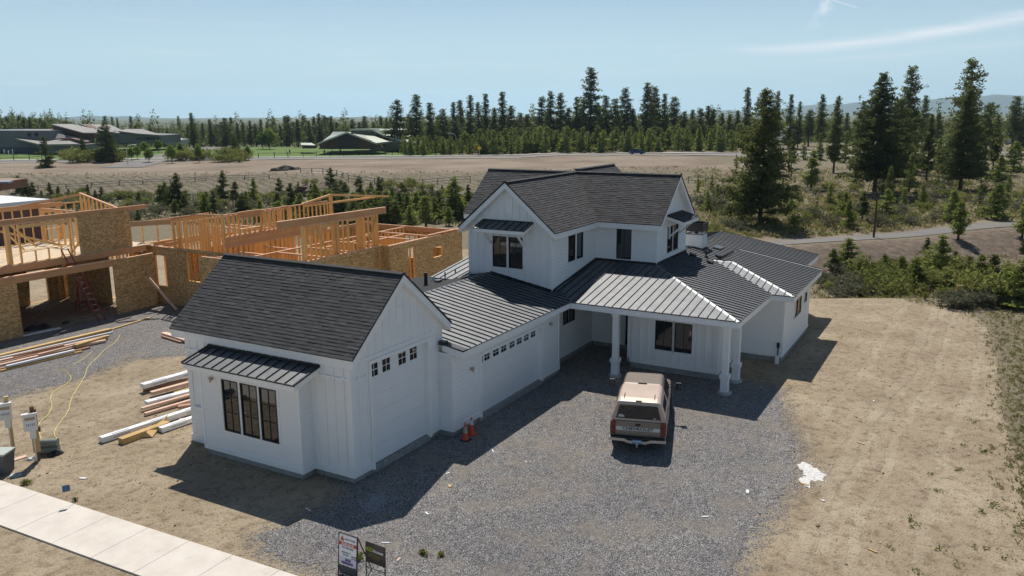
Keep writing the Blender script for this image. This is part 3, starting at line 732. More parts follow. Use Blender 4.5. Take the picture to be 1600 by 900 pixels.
# --- garage wing with the steep shingle roof
WA, LA = 5.45, 8.15; rx = 2.79; ke = (6.895-4.462)/(rx+.148)
def topA(x): return 6.895-ke*abs(x-rx)-.12
mb = MB(); D1 = (1.05, 4.42, .0, 4.02)
wall(mb, 'y', 0, -1, 0, WA, .22, topA, [D1], brk=(rx,))
wall(mb, 'x', WA, 1, 0.16, LA-.16, .22, 4.35); wall(mb, 'y', LA, 1, 0.0, WA, .0, topA, brk=(rx,))
wall(mb, 'x', 0, -1, 0.16, LA-.16, .22, 4.35, [(1.9, 6.6, .22, 3.2)])
mb.box(-.001, .15, 6.7, LA-.16, -.15, .2199)
battens(mb, 'y', 0, -1, 0, WA, 4.32, topA, (), .41, .17)
battens(mb, 'y', 0, -1, 0, .95, .4, 4.2, (), .41, .43); battens(mb, 'y', 0, -1, 4.55, WA, .4, 4.2, (), .41, .42)
battens(mb, 'x', 0, -1, 0, 1.77, .4, 4.25, (), .42, .3); battens(mb, 'x', 0, -1, 6.75, LA, .3, 4.25, (), .42, .3)
battens(mb, 'x', 0, -1, 1.8, 6.8, 3.9, 4.25, (), .42, .1)
mb.build('garage_wing_wall', MT['board'], H)
mb = MB()
mb.box(-.045, -.0, -.0, 1.77, 3.72, 3.78); mb.box(-.045, 0, 6.72, LA, 3.72, 3.78)
mb.box(0, .93, -.045, 0, 3.66, 3.70); mb.box(4.55, WA, -.045, 0, 3.66, 3.70); mb.box(.7, 4.75, -.05, 0, 4.24, 4.33)
mb.box(-.05, 0, -.05, 1.75, .222, .42); mb.box(-.05, .0, 6.71, LA+.05, -.0, .28)
mb.box(0, .93, -.05, 0, .222, .42); mb.box(4.58, WA, -.05, 0, .222, .42)
mb.box(-.05, .12, -.05, -.0, .43, 4.3); mb.box(-.052, -.001, 0, .12, .43, 4.3)
mb.box(.93, 1.06, -.06, .16, .15, 4.15); mb.box(4.41, 4.56, -.06, .16, .15, 4.15); mb.box(1.06, 4.41, -.058, .16, 4.02, 4.15)
mb.build('garage_wing_trim', MT['trim'], H)
mb = MB(); mb.box(.03, WA-.03, .03, LA-.03, -.5, .218); mb.box(-.6, .0, 1.82, 6.64, -.5, .216); mb.box(1.0, 4.5, -.02, .1, -.3, .19)
mb.build('garage_foundation', MT['concrete'], H)
ey, fy = -.27, 8.76
Lp = [(-.148, ey, 4.462), (-.148, fy, 4.462), (rx, fy, 6.895), (rx, ey, 6.895)]; Rp = [(5.728, ey, 4.462), (rx, ey, 6.895), (rx, fy, 6.895), (5.728, fy, 4.462)]
e1 = roofmesh('shingle_roof', Lp, MT['shingle'], H); roofmesh('shingle_roof', Rp, MT['shingle'], H)
for P in (Lp, Rp):
    Q = [((x if abs(x-rx) < 1e-3 else (x+.025 if x < rx else x-.025)), (y+.025 if y < 0 else y-.025), z) for x, y, z in P]; eave(Q, H, .29)
shingle_ridge((rx, ey, 6.895), (rx, fy, 6.895), H)
def garage_door(ax, c, outw, s0, s1, z0, z1, wins, wz0, wz1, sections=5):
    mb = MB(); hh = (z1-z0)/sections
    for k in range(sections):
        wbox(mb, ax, c, outw, s0, s1, .0, .04, z0+k*hh+(.009 if k else 0), z0+(k+1)*hh-.009)
    wbox(mb, ax, c, outw, s0+.001, s1-.001, .012, .05, z0+.002, z1-.002)
    g = mb.build('garage_door', MT['door'], H)
    b = MB(); wbox(b, ax, c, outw, s0, s1, .012, .1, z0-.03, z0+.01); b.build('door_seal', MT['black'], g)
    for a, b_ in wins:
        q = MB(); mid = (a+b_)/2; mz = (wz0+wz1)/2; e = .03
        for (p0, p1) in ((a, mid-e/2), (mid+e/2, b_)):
            for (r0, r1) in ((wz0, mz-e/2), (mz+e/2, wz1)): wbox(q, ax, c, outw, p0, p1, -.004, .01, r0, r1)
        wn = q.build('window', MT['glass'], g)
    return g
garage_door('y', .15, -1, 1.06, 4.41, .24, 4.02, [(1.21, 1.63), (1.9, 2.33), (2.84, 3.27), (3.53, 3.96)], 3.46, 3.94, 6)
mb = MB(); wbox(mb, 'y', 0, -1, 2.585, 2.965, 0, -.04, 5.12, 5.7); wbox(mb, 'y', 0, -1, 2.64, 2.91, -.03, -.045, 5.16, 5.66); mb.build('gable_vent', MT['trim'], H)
# bay with three tall windows
BW = [(4.72, 5.54), (3.76, 4.6), (2.83, 3.66)]; bz0, bz1 = 1.13, 3.11
mb = MB(); wall(mb, 'x', -.633, -1, 1.768, 6.69, .22, 3.5, [(a, b, bz0, bz1) for a, b in BW]); wall(mb, 'y', 1.768, -1, -.483, -.0, .22, 3.6, th=.14); wall(mb, 'y', 6.69, 1, -.483, -.0, .22, 3.6, th=.14)
mb.build('bay_wall', MT['lap'], H)
mb = MB(); mb.box(-.66, -.633, 1.74, 6.71, .222, .40); mb.box(-.633, 0, 1.742, 1.768, .222, .40)
mb.box(-.655, -.6335, 1.745, 1.85, .40, 3.4); mb.box(-.655, -.6335, 6.6, 6.71, .40, 3.4); mb.box(-.655, -.633, 2.72, 2.80, bz0, 3.2); mb.box(-.655, -.633, 2.68, 5.62, bz0-.09, bz0-.0); mb.box(-.655, -.633, 5.57, 5.65, bz0, 3.2)
mb.build('bay_trim', MT['trim'], H)
for a, b in BW: window(H, 'x', -.633, -1, a, b, bz0, bz1, 2, [bz0+(bz1-bz0)*.37, bz0+(bz1-bz0)*.68], 0)
aw = [(-1.25, 1.339, 3.674), (-1.25, 6.806, 3.674), (-.0, 6.806, 3.995), (-.0, 1.339, 3.995)]
roofmesh('bay_awning_roof', aw, MT['seam'], H, .44, .03)
mb = MB(); mb.prism([(x+(.02 if x < -1 else 0), y+(.02 if y < 3 else -.02), z-.002) for x, y, z in aw], (0, 0, -.2)); mb.build('bay_awning_fascia', MT['trim'], H)
mb = MB()
for yy in (1.339, 6.806): mb.beam((-1.25, yy, 3.72), (0, yy, 4.04), .06, .06)
mb.beam((-.03, 1.339, 4.06), (-.03, 6.806, 4.06), .09, .09); mb.beam((-1.26, 1.31, 3.69), (-1.26, 6.83, 3.69), .03, .05); mb.build('awning_flashing', MT['bronze_black'], H)
# flared louvre panel beyond the bay
mb = MB(); mb.prism([(-.0, 7.40, .28), (-.0, 8.02, .28), (-.0, 7.74, 1.45), (-.0, 7.40, 1.45)], (-.10, 0, 0)); mb.box(-.16, 0, 7.32, 7.80, 1.45, 1.52)
for k in range(7): mb.box(-.118, -.09, 7.43, 7.95-.04*k, .36+k*.15, .37+k*.15)
mb.build('louvre_panel', MT['trim'], H)
def lamp(x, y, z, ax='x'):
    mb = MB(); mb.tube((x, y, z), (x-.06, y, z) if ax == 'x' else (x, y-.06, z), .06, .06, 12)
    q = (x-.12, y, z) if ax == 'x' else (x, y-.12, z); mb.tube((q[0], q[1], z+.05), (q[0], q[1], z-.12), .055, .03, 10); mb.tube((q[0], q[1], z+.05), (q[0], q[1], z+.08), .075, .06, 10)
    return mb.build('wall_light', MT['lampmetal'], H)
MT['lampmetal'] = simple('pinkish_metal_lamp', (.5, .4, .35), .4, .3, var=.05)
lamp(-.633, 6.0, 3.05)

# --- middle wing with the double door
xB0, xB1, yB = 5.146, 14.463, -.659; D2 = (7.22, 12.55, .0, 2.78)
mb = MB(); wall(mb, 'y', yB, -1, xB0, xB1, .22, 3.4, [D2]); wall(mb, 'x', xB0, -1, yB+.15, -.0, .22, 3.4); wall(mb, 'x', xB1, 1, yB+.15, 1.6, .22, 3.55)
wall(mb, 'y', 9.0, 1, 5.6, 17, .0, 3.3)
mb.build('double_garage_wall', MT['lap'], H)
mb = MB(); mb.box(7.08, 7.235, yB-.05, yB+.2, .15, 2.9); mb.box(12.535, 12.7, yB-.05, yB+.2, .15, 2.9); mb.box(7.235, 12.535, yB-.048, yB+.2, 2.78, 2.9)
mb.box(xB0-.02, xB0+.1, yB-.03, yB, .43, 3.3); mb.box(xB0-.03, xB0, yB, yB+.1, .43, 3.3); mb.box(xB1-.1, xB1+.02, yB-.03, yB, .43, 3.3); mb.box(xB1-.02, xB1+.03, yB-.03, yB+.12, .42, 3.3)
mb.box(xB0-.035, 7.08, yB-.035, yB, .222, .42); mb.box(12.7, xB1+.03, yB-.035, yB, .222, .42); mb.box(xB0-.035, xB0, yB, 0, .222, .42)
mb.build('double_garage_trim', MT['trim'], H)
mb = MB(); mb.box(xB0+.03, xB1-.03, yB+.03, 8.9, -.5, .215); mb.box(7.0, 12.8, yB-.03, yB+.1, -.3, .19); mb.build('double_garage_foundation', MT['concrete'], H)
garage_door('y', yB+.16, -1, 7.22, 12.55, .22, 2.78, [(7.27, 7.62), (7.77, 8.17), (8.47, 8.92), (9.15, 9.57), (9.88, 10.3), (10.54, 10.95), (11.2, 11.6), (11.85, 12.27)], 2.4, 2.72, 4)
lamp(6.45, yB, 2.45, 'y'); lamp(13.4, yB, 2.75, 'y')
eB, zE = -1.176, 3.554; xP, yP = 14.606, -9.245
zr = 4.44; yR = eB+(zr-zE)/SL
# B slope (faces -Y): bounded by the porch valley
val = (xP+.0, eB, zE); vtop_x = xP+(yR-eB)
Bp = [(5.46, eB, zE), (xP, eB, zE), (15.3+.66, eB+1.354, zE+SL*1.354), (15.96, yR, zr), (5.46, yR, zr)]
roofmesh('metal_roof', Bp, MT['seam'], H, .41); 
eave([(5.15, eB+.02, zE-.01), (xP, eB+.02, zE-.01), (xP, .5, zE-.01+SL*1.65), (5.47, .5, zE-.01+SL*1.65), (5.47, -.28, zE+.1), (5.15, -.28, zE+.1)][:2]+[(xP, -.2, zE-.01+SL*.95), (5.15, -.2, zE-.01+SL*.95)], H, .25)
mb = MB(); mb.prism([(5.12, eB-.01, zE), (5.46, eB-.01, zE), (5.46, -.05, zE+SL*1.12), (5.12, -.05, zE+SL*1.12)], (0, 0, .06)); mb.box(5.1, 5.35, -.35, -.08, zE+.15, zE+.3); mb.build('roof_end_flashing', MT['bronze_black'], H)
capline((5.7, yR, zr), (15.4, yR, zr), H)
MT['black_roofing'] = simple('near_black_roof', (.010, .010, .011), .9, var=.3, scale=2)  # near-black colour of the low rear roof, darker than the shingles
roofmesh('low_rear_roof', [(5.75, yR, zr), (16.2, yR, zr), (16.2, 9.3, zr-.95), (5.75, 9.3, zr-.95)], MT['black_roofing'], H)
eave([(5.77, yR, zr-.01), (16.1, yR, zr-.01), (16.1, 9.2, zr-.96), (5.77, 9.2, zr-.96)], H, .22)
lr = [(13.9, 4.95, 4.2), (20.5, 4.95, 5.12), (20.5, 6.5, 5.12), (13.9, 6.5, 4.2)]
roofmesh('metal_roof', lr, MT['seam'], H, .41); eave([(x+(.02 if x < 14 else 0), y-(.02 if y > 6 else 0), z-.005) for x, y, z in lr], H, .3)
for (x, y, r_, h_) in ((12.4, 5.7, .09, .55), (13.8, 5.5, .035, .35), (14.9, 5.6, .035, .3)):
    mb = MB(); mb.tube((x, y, 3.9), (x, y, 4.25+h_), r_, r_, 10); mb.tube((x, y, 4.1), (x, y, 4.22), r_*2.2, r_*1.2, 10); mb.build('vent_pipe', MT['black'], H)
mb = MB()
for (x, y) in ((14.3, 6.0), (15.0, 5.9), (12.9, 5.3)): mb.box(x, x+.35, y, y+.25, zr-SL*(y-yR)+.06, zr-SL*(y-yR)+.16)
mb.build('roof_flashing', MT['cap'], H)

# --- porch and right wing roofs
Pp = [(xP, eB, zE), (xP, yP, zE), (20.55, yP+(20.55-xP), zE+SL*(20.55-xP)), (20.7, .4, zE+SL*(20.7-xP)), (16.3, .4, zE+SL*(16.3-xP))]
Pp = [(xP, eB, zE), (xP, yP, zE), (20.6, yP+5.994, zE+SL*5.994), (20.6, eB+5.994-3.0, zE+SL*5.994), (xP+1.95, eB+1.95, zE+SL*1.95)]
roofmesh('metal_roof', Pp, MT['seam'], H, .41)
zf, xF, yF, xF2 = zE, 20.884, -10.32, 28.9
tt = 4.15
Mp = [(xP, yP, zE), (xF, yP, zE), (xF+tt, yP+tt, zE+SL*tt), (33.8, yP+tt, zE+SL*tt), (33.8, yP+6.2, zE+SL*6.2), (20.8, yP+6.2, zE+SL*6.2)]
Mp2 = [(xP, yP, zE), (xF, yP, zE), (xF+tt, yP+tt, zE+SL*tt), (29.4, yP+tt, zE+SL*tt), (29.4, yP, zE), (34.2, yP, zE), (34.2, yP+6.2, zE+SL*6.2), (20.8, yP+6.2, zE+SL*6.2)]
roofmesh('metal_roof', Mp2, MT['seam'], H, .2+.21)
roofmesh('metal_roof', [(xF, yP, zE), (xF, yF, zE), (xF+tt+.0, yF+tt, zE+SL*tt), (xF+tt, yP+tt, zE+SL*tt)], MT['seam'], H, .41)
roofmesh('metal_roof', [(xF, yF, zE), (xF2, yF, zE), (xF2, yF+tt+.6, zE+SL*(tt+.6)), (xF+tt, yF+tt+.6, zE+SL*(tt+.6)), (xF+tt, yF+tt, zE+SL*tt)], MT['seam'], H, .41)
roofmesh('metal_roof', [(20.8, yP+6.2, zE+SL*6.2), (34.2, yP+6.2, zE+SL*6.2), (34.2, yP+12.2, zE+.2), (20.8, yP+12.2, zE+.2)], MT['seam'], H, .41)
def cl(a, b, **k): capline(a, b, H, .13, **k)
cl((xP, yP, zE), (20.6, yP+5.994, zE+SL*5.994)); cl((xF, yF, zE), (xF+tt, yF+tt, zE+SL*tt)); cl((xF+tt, yF+tt, zE+SL*tt), (xF+tt, yP+tt, zE+SL*tt))
cl((20.8, yP+6.2, zE+SL*6.2), (34.2, yP+6.2, zE+SL*6.2)); cl((xF2, yF, zE), (xF2, yF+tt+.6, zE+SL*(tt+.6)), mat='trim')
eave([(xP+.02, eB+.02, zE-.01), (xP+.02, yP+.02, zE-.01), (20.5, yP+5.9, zE+SL*5.88), (20.5, -.5, zE+SL*5.88), (16.3, .5, zE+SL*1.68)], H, .26)
eave([(xP+.02, yP+.02, zE-.01), (xF+.02, yP+.02, zE-.01), (xF+5, yP+5.02, zE+SL*5-.01), (xP+5, yP+5.02, zE+SL*5-.01)], H, .26)
eave([(xF+.02, yP+.03, zE-.01), (xF+.02, yF+.02, zE-.01), (xF+4, yF+4.02, zE+SL*4-.01), (xF+4, yP+4, zE+SL*4-.01)], H, .26)
eave([(xF+.02, yF+.02, zE-.01), (xF2-.02, yF+.02, zE-.01), (xF2-.02, yF+4, zE+SL*4-.03), (xF+4, yF+4, zE+SL*4-.03)], H, .26)
eave([(29.3, yP+.02, zE-.01), (34.18, yP+.02, zE-.01), (34.18, yP+6.1, zE+SL*6.1-.03), (29.3, yP+6.1, zE+SL*6.1-.03)], H, .26)
def Mz(y): return zE+SL*(y-yP)
mb = MB(); mb.tube((25.2, -4.6, Mz(-4.6)), (25.2, -4.6, Mz(-4.6)+.45), .05, .05, 8); mb.tube((25.2, -4.6, Mz(-4.6)+.05), (25.2, -4.6, Mz(-4.6)+.15), .14, .06, 10); mb.build('vent_pipe', MT['black'], H)
for (x, y) in ((24.6, -4.1), (23.9, -5.3), (25.9, -5.2)):
    mb = MB(); z = Mz(y)+.05; mb.prism([(x, y, z), (x+.4, y, z), (x+.35, y+.3, z+.1), (x+.05, y+.3, z+.1)], (0, 0, .1)); mb.build('roof_vent', MT['black'], H)
mb = MB(); mb.prism([(28.2, -4.6, Mz(-4.6)+.07), (29.0, -4.6, Mz(-4.6)+.07), (29.0, -4.1, Mz(-4.1)+.07), (28.2, -4.1, Mz(-4.1)+.07)], (0, 0, .05)); mb.build('roof_flashing', MT['cap'], H)

# --- entry alcove, bedroom wing walls
xE_, yE0, yE1 = 17.02, -3.22, -7.738
WE = [(-5.49, -4.61), (-6.47, -5.58)]
mb = MB(); wall(mb, 'y', .05, -1, 14.47, 20.0, .22, 3.7, [(15.0, 15.35, 1.4, 2.9), (16.3, 16.95, 1.9, 2.75), (17.0, 17.7, 1.9, 2.75)]); wall(mb, 'x', 19.95, -1, -3.4, .05, .22, 4.1, [(-2.9, -1.9, .22, 2.45)])
mb.build('entry_wall', MT['lap'], H)
window(H, 'y', .05, -1, 15.0, 15.35, 1.4, 2.9, 1, 1, 0); window(H, 'y', .05, -1, 16.3, 16.95, 1.9, 2.75, 1, 1, 0); window(H, 'y', .05, -1, 17.0, 17.7, 1.9, 2.75, 1, 1, 0)
mb = MB(); wbox(mb, 'x', 19.95, -1, -2.9, -1.9, .03, .08, .24, 2.45); d_ = mb.build('front_door', MT['black'], H)
mb = MB(); mb.tube((19.93, -2.02, 1.2), (19.86, -2.02, 1.2), .03, .03, 8); mb.box(19.85, 19.87, -2.12, -2.0, 1.185, 1.215); mb.build('handle', MT['cap'], d_)
mb = MB(); wall(mb, 'x', xE_, -1, yE1, yE0, .30, 3.7, [(a, b, 1.13, 2.6) for a, b in WE])
battens(mb, 'x', xE_, -1, yE1, yE0, .5, 3.65, [(-6.55, -4.53, 1.05, 2.68)], .41, .2)
wall(mb, 'y', yE0, 1, xE_+.15, 19.9, .3, 3.9); wall(mb, 'y', yE1, -1, xE_+.15, 21.4, .3, 3.75); battens(mb, 'y', yE1, -1, xE_, 21.3, .5, 3.7, (), .41, .3)
mb.build('front_room_wall', MT['board'], H)
mb = MB(); mb.box(xE_-.035, xE_, yE1, yE0, .302, .5); mb.box(xE_-.035, xE_+.1, yE1-.035, yE1, .302, 3.6); mb.box(xE_-.035, xE_, yE1, yE1+.1, .5, 3.6); mb.box(xE_-.035, xE_+.0, yE0-.1, yE0+.03, .302, 3.6); mb.box(xE_+.1, 21.3, yE1-.034, yE1, .302, .5); mb.build('front_room_trim', MT['trim'], H)
for a, b in WE: window(H, 'x', xE_, -1, a, b, 1.13, 2.6, 2, 1, .06)
mb = MB(); mb.box(xE_+.03, 21.3, yE1+.03, yE0-.1, -.5, .298); mb.box(14.5, 20.3, -.0, .3, -.5, .215); mb.box(19.98, 20.3, -3.2, 0, -.5, .21); mb.box(21.37, 28.4, -9.77, -4, -.6, .28); mb.box(29, 33.5, -8.7, -3, -.6, .28); mb.build('wing_foundation', MT['concrete'], H)
xf, yf, xf2 = 21.345, -9.80, 28.44
FWIN = [(24.0, 24.93), (25.0, 25.85), (26.65, 27.45)]
mb = MB(); wall(mb, 'x', xf, -1, yf, -9.15, .29, 3.45); wall(mb, 'x', xf, -1, -9.15, -3.5, .29, lambda y: zE+SL*(y-yP)-.08); wall(mb, 'y', yf, -1, xf+.15, xf2, .29, 3.5, [(24.0, 24.93, 1.75, 2.68), (25.0, 25.85, 1.75, 2.68), (26.65, 27.45, 2.05, 2.6)]); wall(mb, 'x', xf2, 1, yf+.15, -4, .29, 3.5); wall(mb, 'y', -8.72, -1, xf2, 33.6, .29, 3.4); wall(mb, 'x', 33.6, 1, -8.6, 2.6, .29, 3.5); wall(mb, 'y', 2.6, 1, 16, 33.6, 0, 3.5)
mb.build('bedroom_wing_wall', MT['lap'], H)
mb = MB(); mb.box(xf-.03, xf, yf, yE1-.04, .292, .46); mb.box(xf-.032, xf+.1, yf-.032, yf, .29, 3.5); mb.box(xf-.03, xf, yf, yf+.1, .46, 3.5); mb.box(xf+.1, xf2, yf-.03, yf, .292, .46); mb.build('bedroom_wing_trim', MT['trim'], H)
MT['warmglass'] = glass('curtained_glass', (.42, .26, .13), .15)
for (a, b), (z0, z1) in zip(FWIN, ((1.75, 2.68), (1.75, 2.68), (2.05, 2.6))):
    f = window(H, 'y', yf, -1, a, b, z0, z1, 1, 1, .06)
    for ch in f.children:
        if ch.name.startswith('pane'): ch.data.materials[0] = MT['warmglass']
mb = MB(); mb.box(21.05, 21.2, -9.72, -9.55, -.1, .42); mb.build('utility_stub', MT['trim'], H)
mb = MB(); mb.tube((21.29, -9.62, 0), (21.29, -9.62, .8), .03, .03, 8); mb.box(21.24, 21.33, -9.68, -9.56, .8, 1.05); mb.build('conduit', MT['black'], H)
# porch posts
MT['footing'] = simple('footing_concrete', (.45, .45, .44), .9, var=.15, scale=8, bmp=.01)
for (x, y) in ((15.3, -3.26), (15.3, -8.56), (17.244, -8.56)):
    mb = MB(); h = .135
    mb.box(x-h, x+h, y-h, y+h, .12, 3.33); mb.box(x-.19, x+.19, y-.19, y+.19, 3.12, 3.36); mb.box(x-.165, x+.165, y-.165, y+.165, 3.02, 3.12)
    mb.box(x-.165, x+.165, y-.165, y+.165, .14, .74); mb.box(x-.21, x+.21, y-.21, y+.21, .74, .95)
    p_ = mb.build('porch_post', MT['trim'], H, bevel=.008)
    mb = MB(); rr = random.Random(int(y*10+x)); ring = [(x+.3*math.cos(t)*rr.uniform(.9, 1.15), y+.3*math.sin(t)*rr.uniform(.9, 1.15)) for t in [2*math.pi*k/14 for k in range(14)]]
    mb.prism([(a, b, .14) for a, b in ring], (0, 0, -.3)); mb.build('footing', MT['footing'], p_, bevel=.02)

# --- upper storey
xG, ya, yb, xH_, yU, xU2 = 15.298, .178, 4.985, 20.556, -3.302, 25.44
yc, zU, zR, xR = 2.586, 6.776, 9.145, 23.06; kg = (zR-zU)/2.773; km = (zR-zU)/(xR-20.08)
def topG(y): return zR-kg*abs(y-yc)-.12
def topM(x): return zR-km*abs(x-xR)-.12
WG = [(2.73, 3.56), (1.8, 2.62)]
mb = MB(); wall(mb, 'x', xG, -1, ya, yb, 3.3, topG, [(a, b, 4.83, 6.42) for a, b in WG], brk=(yc,)); battens(mb, 'x', xG, -1, ya, yb, 3.5, topG, [(1.72, 3.64, 4.7, 6.5)], .41, .18)
wall(mb, 'y', yb, 1, xG+.15, 20.5, 3.3, 6.6)
mb.build('upper_front_wall', MT['board'], H)
mb = MB(); WS = [(17.05, 17.94), (18.07, 18.9)]
wall(mb, 'y', ya, -1, xG+.15, xH_+.1, 3.3, 6.62, [(a, b, 5.03, 6.4) for a, b in WS]); wall(mb, 'x', xH_, -1, yU, ya-.0, 3.9, 6.62, [(-1.9, -1.04, 4.8, 6.42)])
WT = [(22.1, 23.02), (23.1, 23.97)]
wall(mb, 'y', yU, -1, xH_+.15, xU2, 3.9, topM, [(a, b, 5.02, 6.45) for a, b in WT], brk=(xR,)); wall(mb, 'x', xU2, 1, yU+.15, 8.0, 3.9, 6.7); wall(mb, 'x', xH_, -1, yb, 8.0, 3.3, 6.62); wall(mb, 'y', 8.0, 1, xH_+.15, xU2, 3.5, topM, brk=(xR,))
mb.build('upper_side_wall', MT['lap'], H)
mb = MB(); mb.box(xG-.03, xG, ya, ya+.12, 3.7, 6.4); mb.box(xG-.03, xG+.1, ya-.03, ya, 3.7, 6.4); mb.box(xG-.03, xG, yb-.12, yb+.02, 3.7, 6.4)
mb.box(xH_-.03, xH_, yU, yU+.1, 4.3, 6.5); mb.box(xH_-.03, xH_+.1, yU-.03, yU, 4.3, 6.5); mb.build('upper_trim', MT['trim'], H)
mb = MB(); mb.beam((xG-.03, ya, zE+SL*(ya-eB)+.11), (xG-.03, 3.7, zr+.1), .06, .1); mb.beam((xG, ya-.03, zE+SL*(xG-xP)+.2), (xH_, ya-.03, zE+SL*(xH_-xP)+.1), .06, .1); mb.beam((xH_-.03, ya, zE+SL*5.95+.1), (xH_-.03, yU, zE+SL*5.95+.1), .06, .1); mb.beam((xH_, yU-.03, zE+SL*5.95+.1), (xU2, yU-.03, zE+SL*5.95+.1), .06, .1); mb.build('wall_flashing', MT['bronze_black'], H)
for a, b in WG: window(H, 'x', xG, -1, a, b, 4.83, 6.42, 2, 1, .06)
for a, b in WS: window(H, 'y', ya, -1, a, b, 5.03, 6.4, 1, 1, .05)
window(H, 'x', xH_, -1, -1.9, -1.04, 4.8, 6.42, 2, 1, .05)
for a, b in WT: window(H, 'y', yU, -1, a, b, 5.02, 6.45, 1, 1, .05)
mb = MB(); wbox(mb, 'x', xG, -1, 2.38, 2.78, 0, -.045, 7.55, 8.3); mb.build('gable_vent', MT['trim'], H)
xGr, yRa, yRb, xE2 = 14.86, -3.679, 8.415, 25.86
cy0, cy1 = yc-2.773, yc+2.773; xEv = 20.08
R1 = [(xGr, cy0, zU), (xEv, cy0, zU), (xR, yc, zR), (xGr, yc, zR)]
R2 = [(xGr, yc, zR), (xR, yc, zR), (xEv, cy1, zU), (xGr, cy1, zU)]
R3 = [(xEv, yRa, zU), (xEv, cy0, zU), (xR, yc, zR), (xR, yRa, zR)]
R4 = [(xEv, cy1, zU), (xEv, yRb, zU), (xR, yRb, zR), (xR, yc, zR)]
R5 = [(xR, yRa, zR), (xR, yRb, zR), (xE2, yRb, zU), (xE2, yRa, zU)]
for P in (R1, R2, R3, R4, R5):
    roofmesh('shingle_roof', P, MT['shingle'], H)
def inset(P):
    o_ = []
    for x, y, z in P:
        if abs(x-xGr) < .01: x += .025
        if abs(x-xE2) < .01: x -= .025
        if abs(y-yRa) < .01: y += .025
        if abs(y-yRb) < .01: y -= .025
        if abs(y-cy0) < .01: y += .02
        if abs(y-cy1) < .01: y -= .02
        if abs(x-xEv) < .01: x += .02
        o_.append((x, y, z))
    return o_
for P in (R1, R2, R3, R4, R5): eave(inset(P), H, .28)
shingle_ridge((xGr, yc, zR), (xR, yc, zR), H); shingle_ridge((xR, yRa, zR), (xR, yRb, zR), H)
# rear cross gable whose ridge shows behind
zr2 = 9.28
for s_ in (1, -1):
    P = [(xR, yc, zr2), (28.6, yc, zr2), (28.6, yc+s_*2.9, zr2-kg*2.9), (xR+3, yc+s_*2.9, zr2-kg*2.9)]
    roofmesh('shingle_roof', P, MT['shingle'], H); eave([(x-.02 if x > 28 else x, y, z) for x, y, z in P], H, .28)
shingle_ridge((xR, yc, zr2), (28.6, yc, zr2), H)
mb = MB(); wall(mb, 'x', 28.2, 1, yc-2.5, yc+2.5, 3.5, lambda y: zr2-kg*abs(y-yc)-.15, brk=(yc,)); wall(mb, 'y', yc-2.5, -1, xU2, 28.1, 3.5, 6.8); wall(mb, 'y', yc+2.5, 1, xU2, 28.1, 3.5, 6.8); mb.build('rear_gable_wall', MT['board'], H)
for (x, y, z) in ((xGr, yc, zR), (xR, yRa, zR)):
    mb = MB(); mb.box(x-.05, x+.05, y-.05, y+.05, z+.08, z+.14); mb.build('ridge_end', MT['cap'], H)
# upper window awnings with brackets
def awning(ax, s0, s1, c, outw, z1, z0, dp, ribs):
    mp = lambda s, d, z: wpt(ax, c, outw, s, d, z)
    P = [mp(s0, -dp, z0), mp(s1, -dp, z0), mp(s1, 0, z1), mp(s0, 0, z1)]
    r = roofmesh('window_awning', P, MT['seam'], H, ribs, .03)
    mb = MB(); mb.prism([Vector(mp(s0+.02, -dp+.02, z0-.002)), Vector(mp(s1-.02, -dp+.02, z0-.002)), Vector(mp(s1-.02, 0, z1-.004)), Vector(mp(s0+.02, 0, z1-.004))], (0, 0, -.17)); mb.build('awning_fascia', MT['trim'], r)
    mb = MB(); mb.beam(mp(s0-.01, -dp, z0+.04), mp(s0-.01, 0, z1+.04), .05, .06); mb.beam(mp(s1+.01, -dp, z0+.04), mp(s1+.01, 0, z1+.04), .05, .06); mb.beam(mp(s0, -.03, z1+.05), mp(s1, -.03, z1+.05), .06, .06); mb.build('awning_edge', MT['bronze_black'], r)
    for s in (s0+.5, s1-.5):
        mb = MB(); mb.beam(mp(s, -.08, z0-.85), mp(s, -dp+.12, z0-.12), .08, .09); mb.beam(mp(s, -.03, z0-1.0), mp(s, -.03, z0-.1), .08, .06); mb.build('bracket', MT['trim'], r)
awning('x', 1.22, 4.08, xG, -1, 7.17, 6.87, 1.0, .41)
awning('y', 21.95, 24.55, yU, -1, 7.05, 6.77, 1.0, .41)
# chimney
mb = MB(); mb.box(27.1, 28.15, -3.75, -2.75, 4.3, 5.4); ch = mb.build('chimney', MT['lap'], H)
mb = MB(); mb.box(27.08, 28.17, -3.77, -2.73, 5.4, 5.44); 
for (x, y) in ((27.12, -3.73), (28.11, -3.73), (27.12, -2.79), (28.11, -2.79)): mb.box(x-.02, x+.02, y-.02, y+.02, 5.44, 5.62)
for (x0, x1, y0, y1) in ((27.05, 28.2, -3.8, -3.77), (27.05, 28.2, -2.73, -2.70), (27.05, 27.08, -3.77, -2.73), (28.17, 28.2, -3.77, -2.73)): mb.box(x0, x1, y0, y1, 5.6, 6.08)
mb.tube((27.6, -3.25, 5.44), (27.6, -3.25, 5.85), .12, .12, 12); mb.build('chimney_shroud', MT['black'], ch)
MT['slab'] = simple('garage_slab', (.36, .34, .31), .8, var=.15, scale=.7)
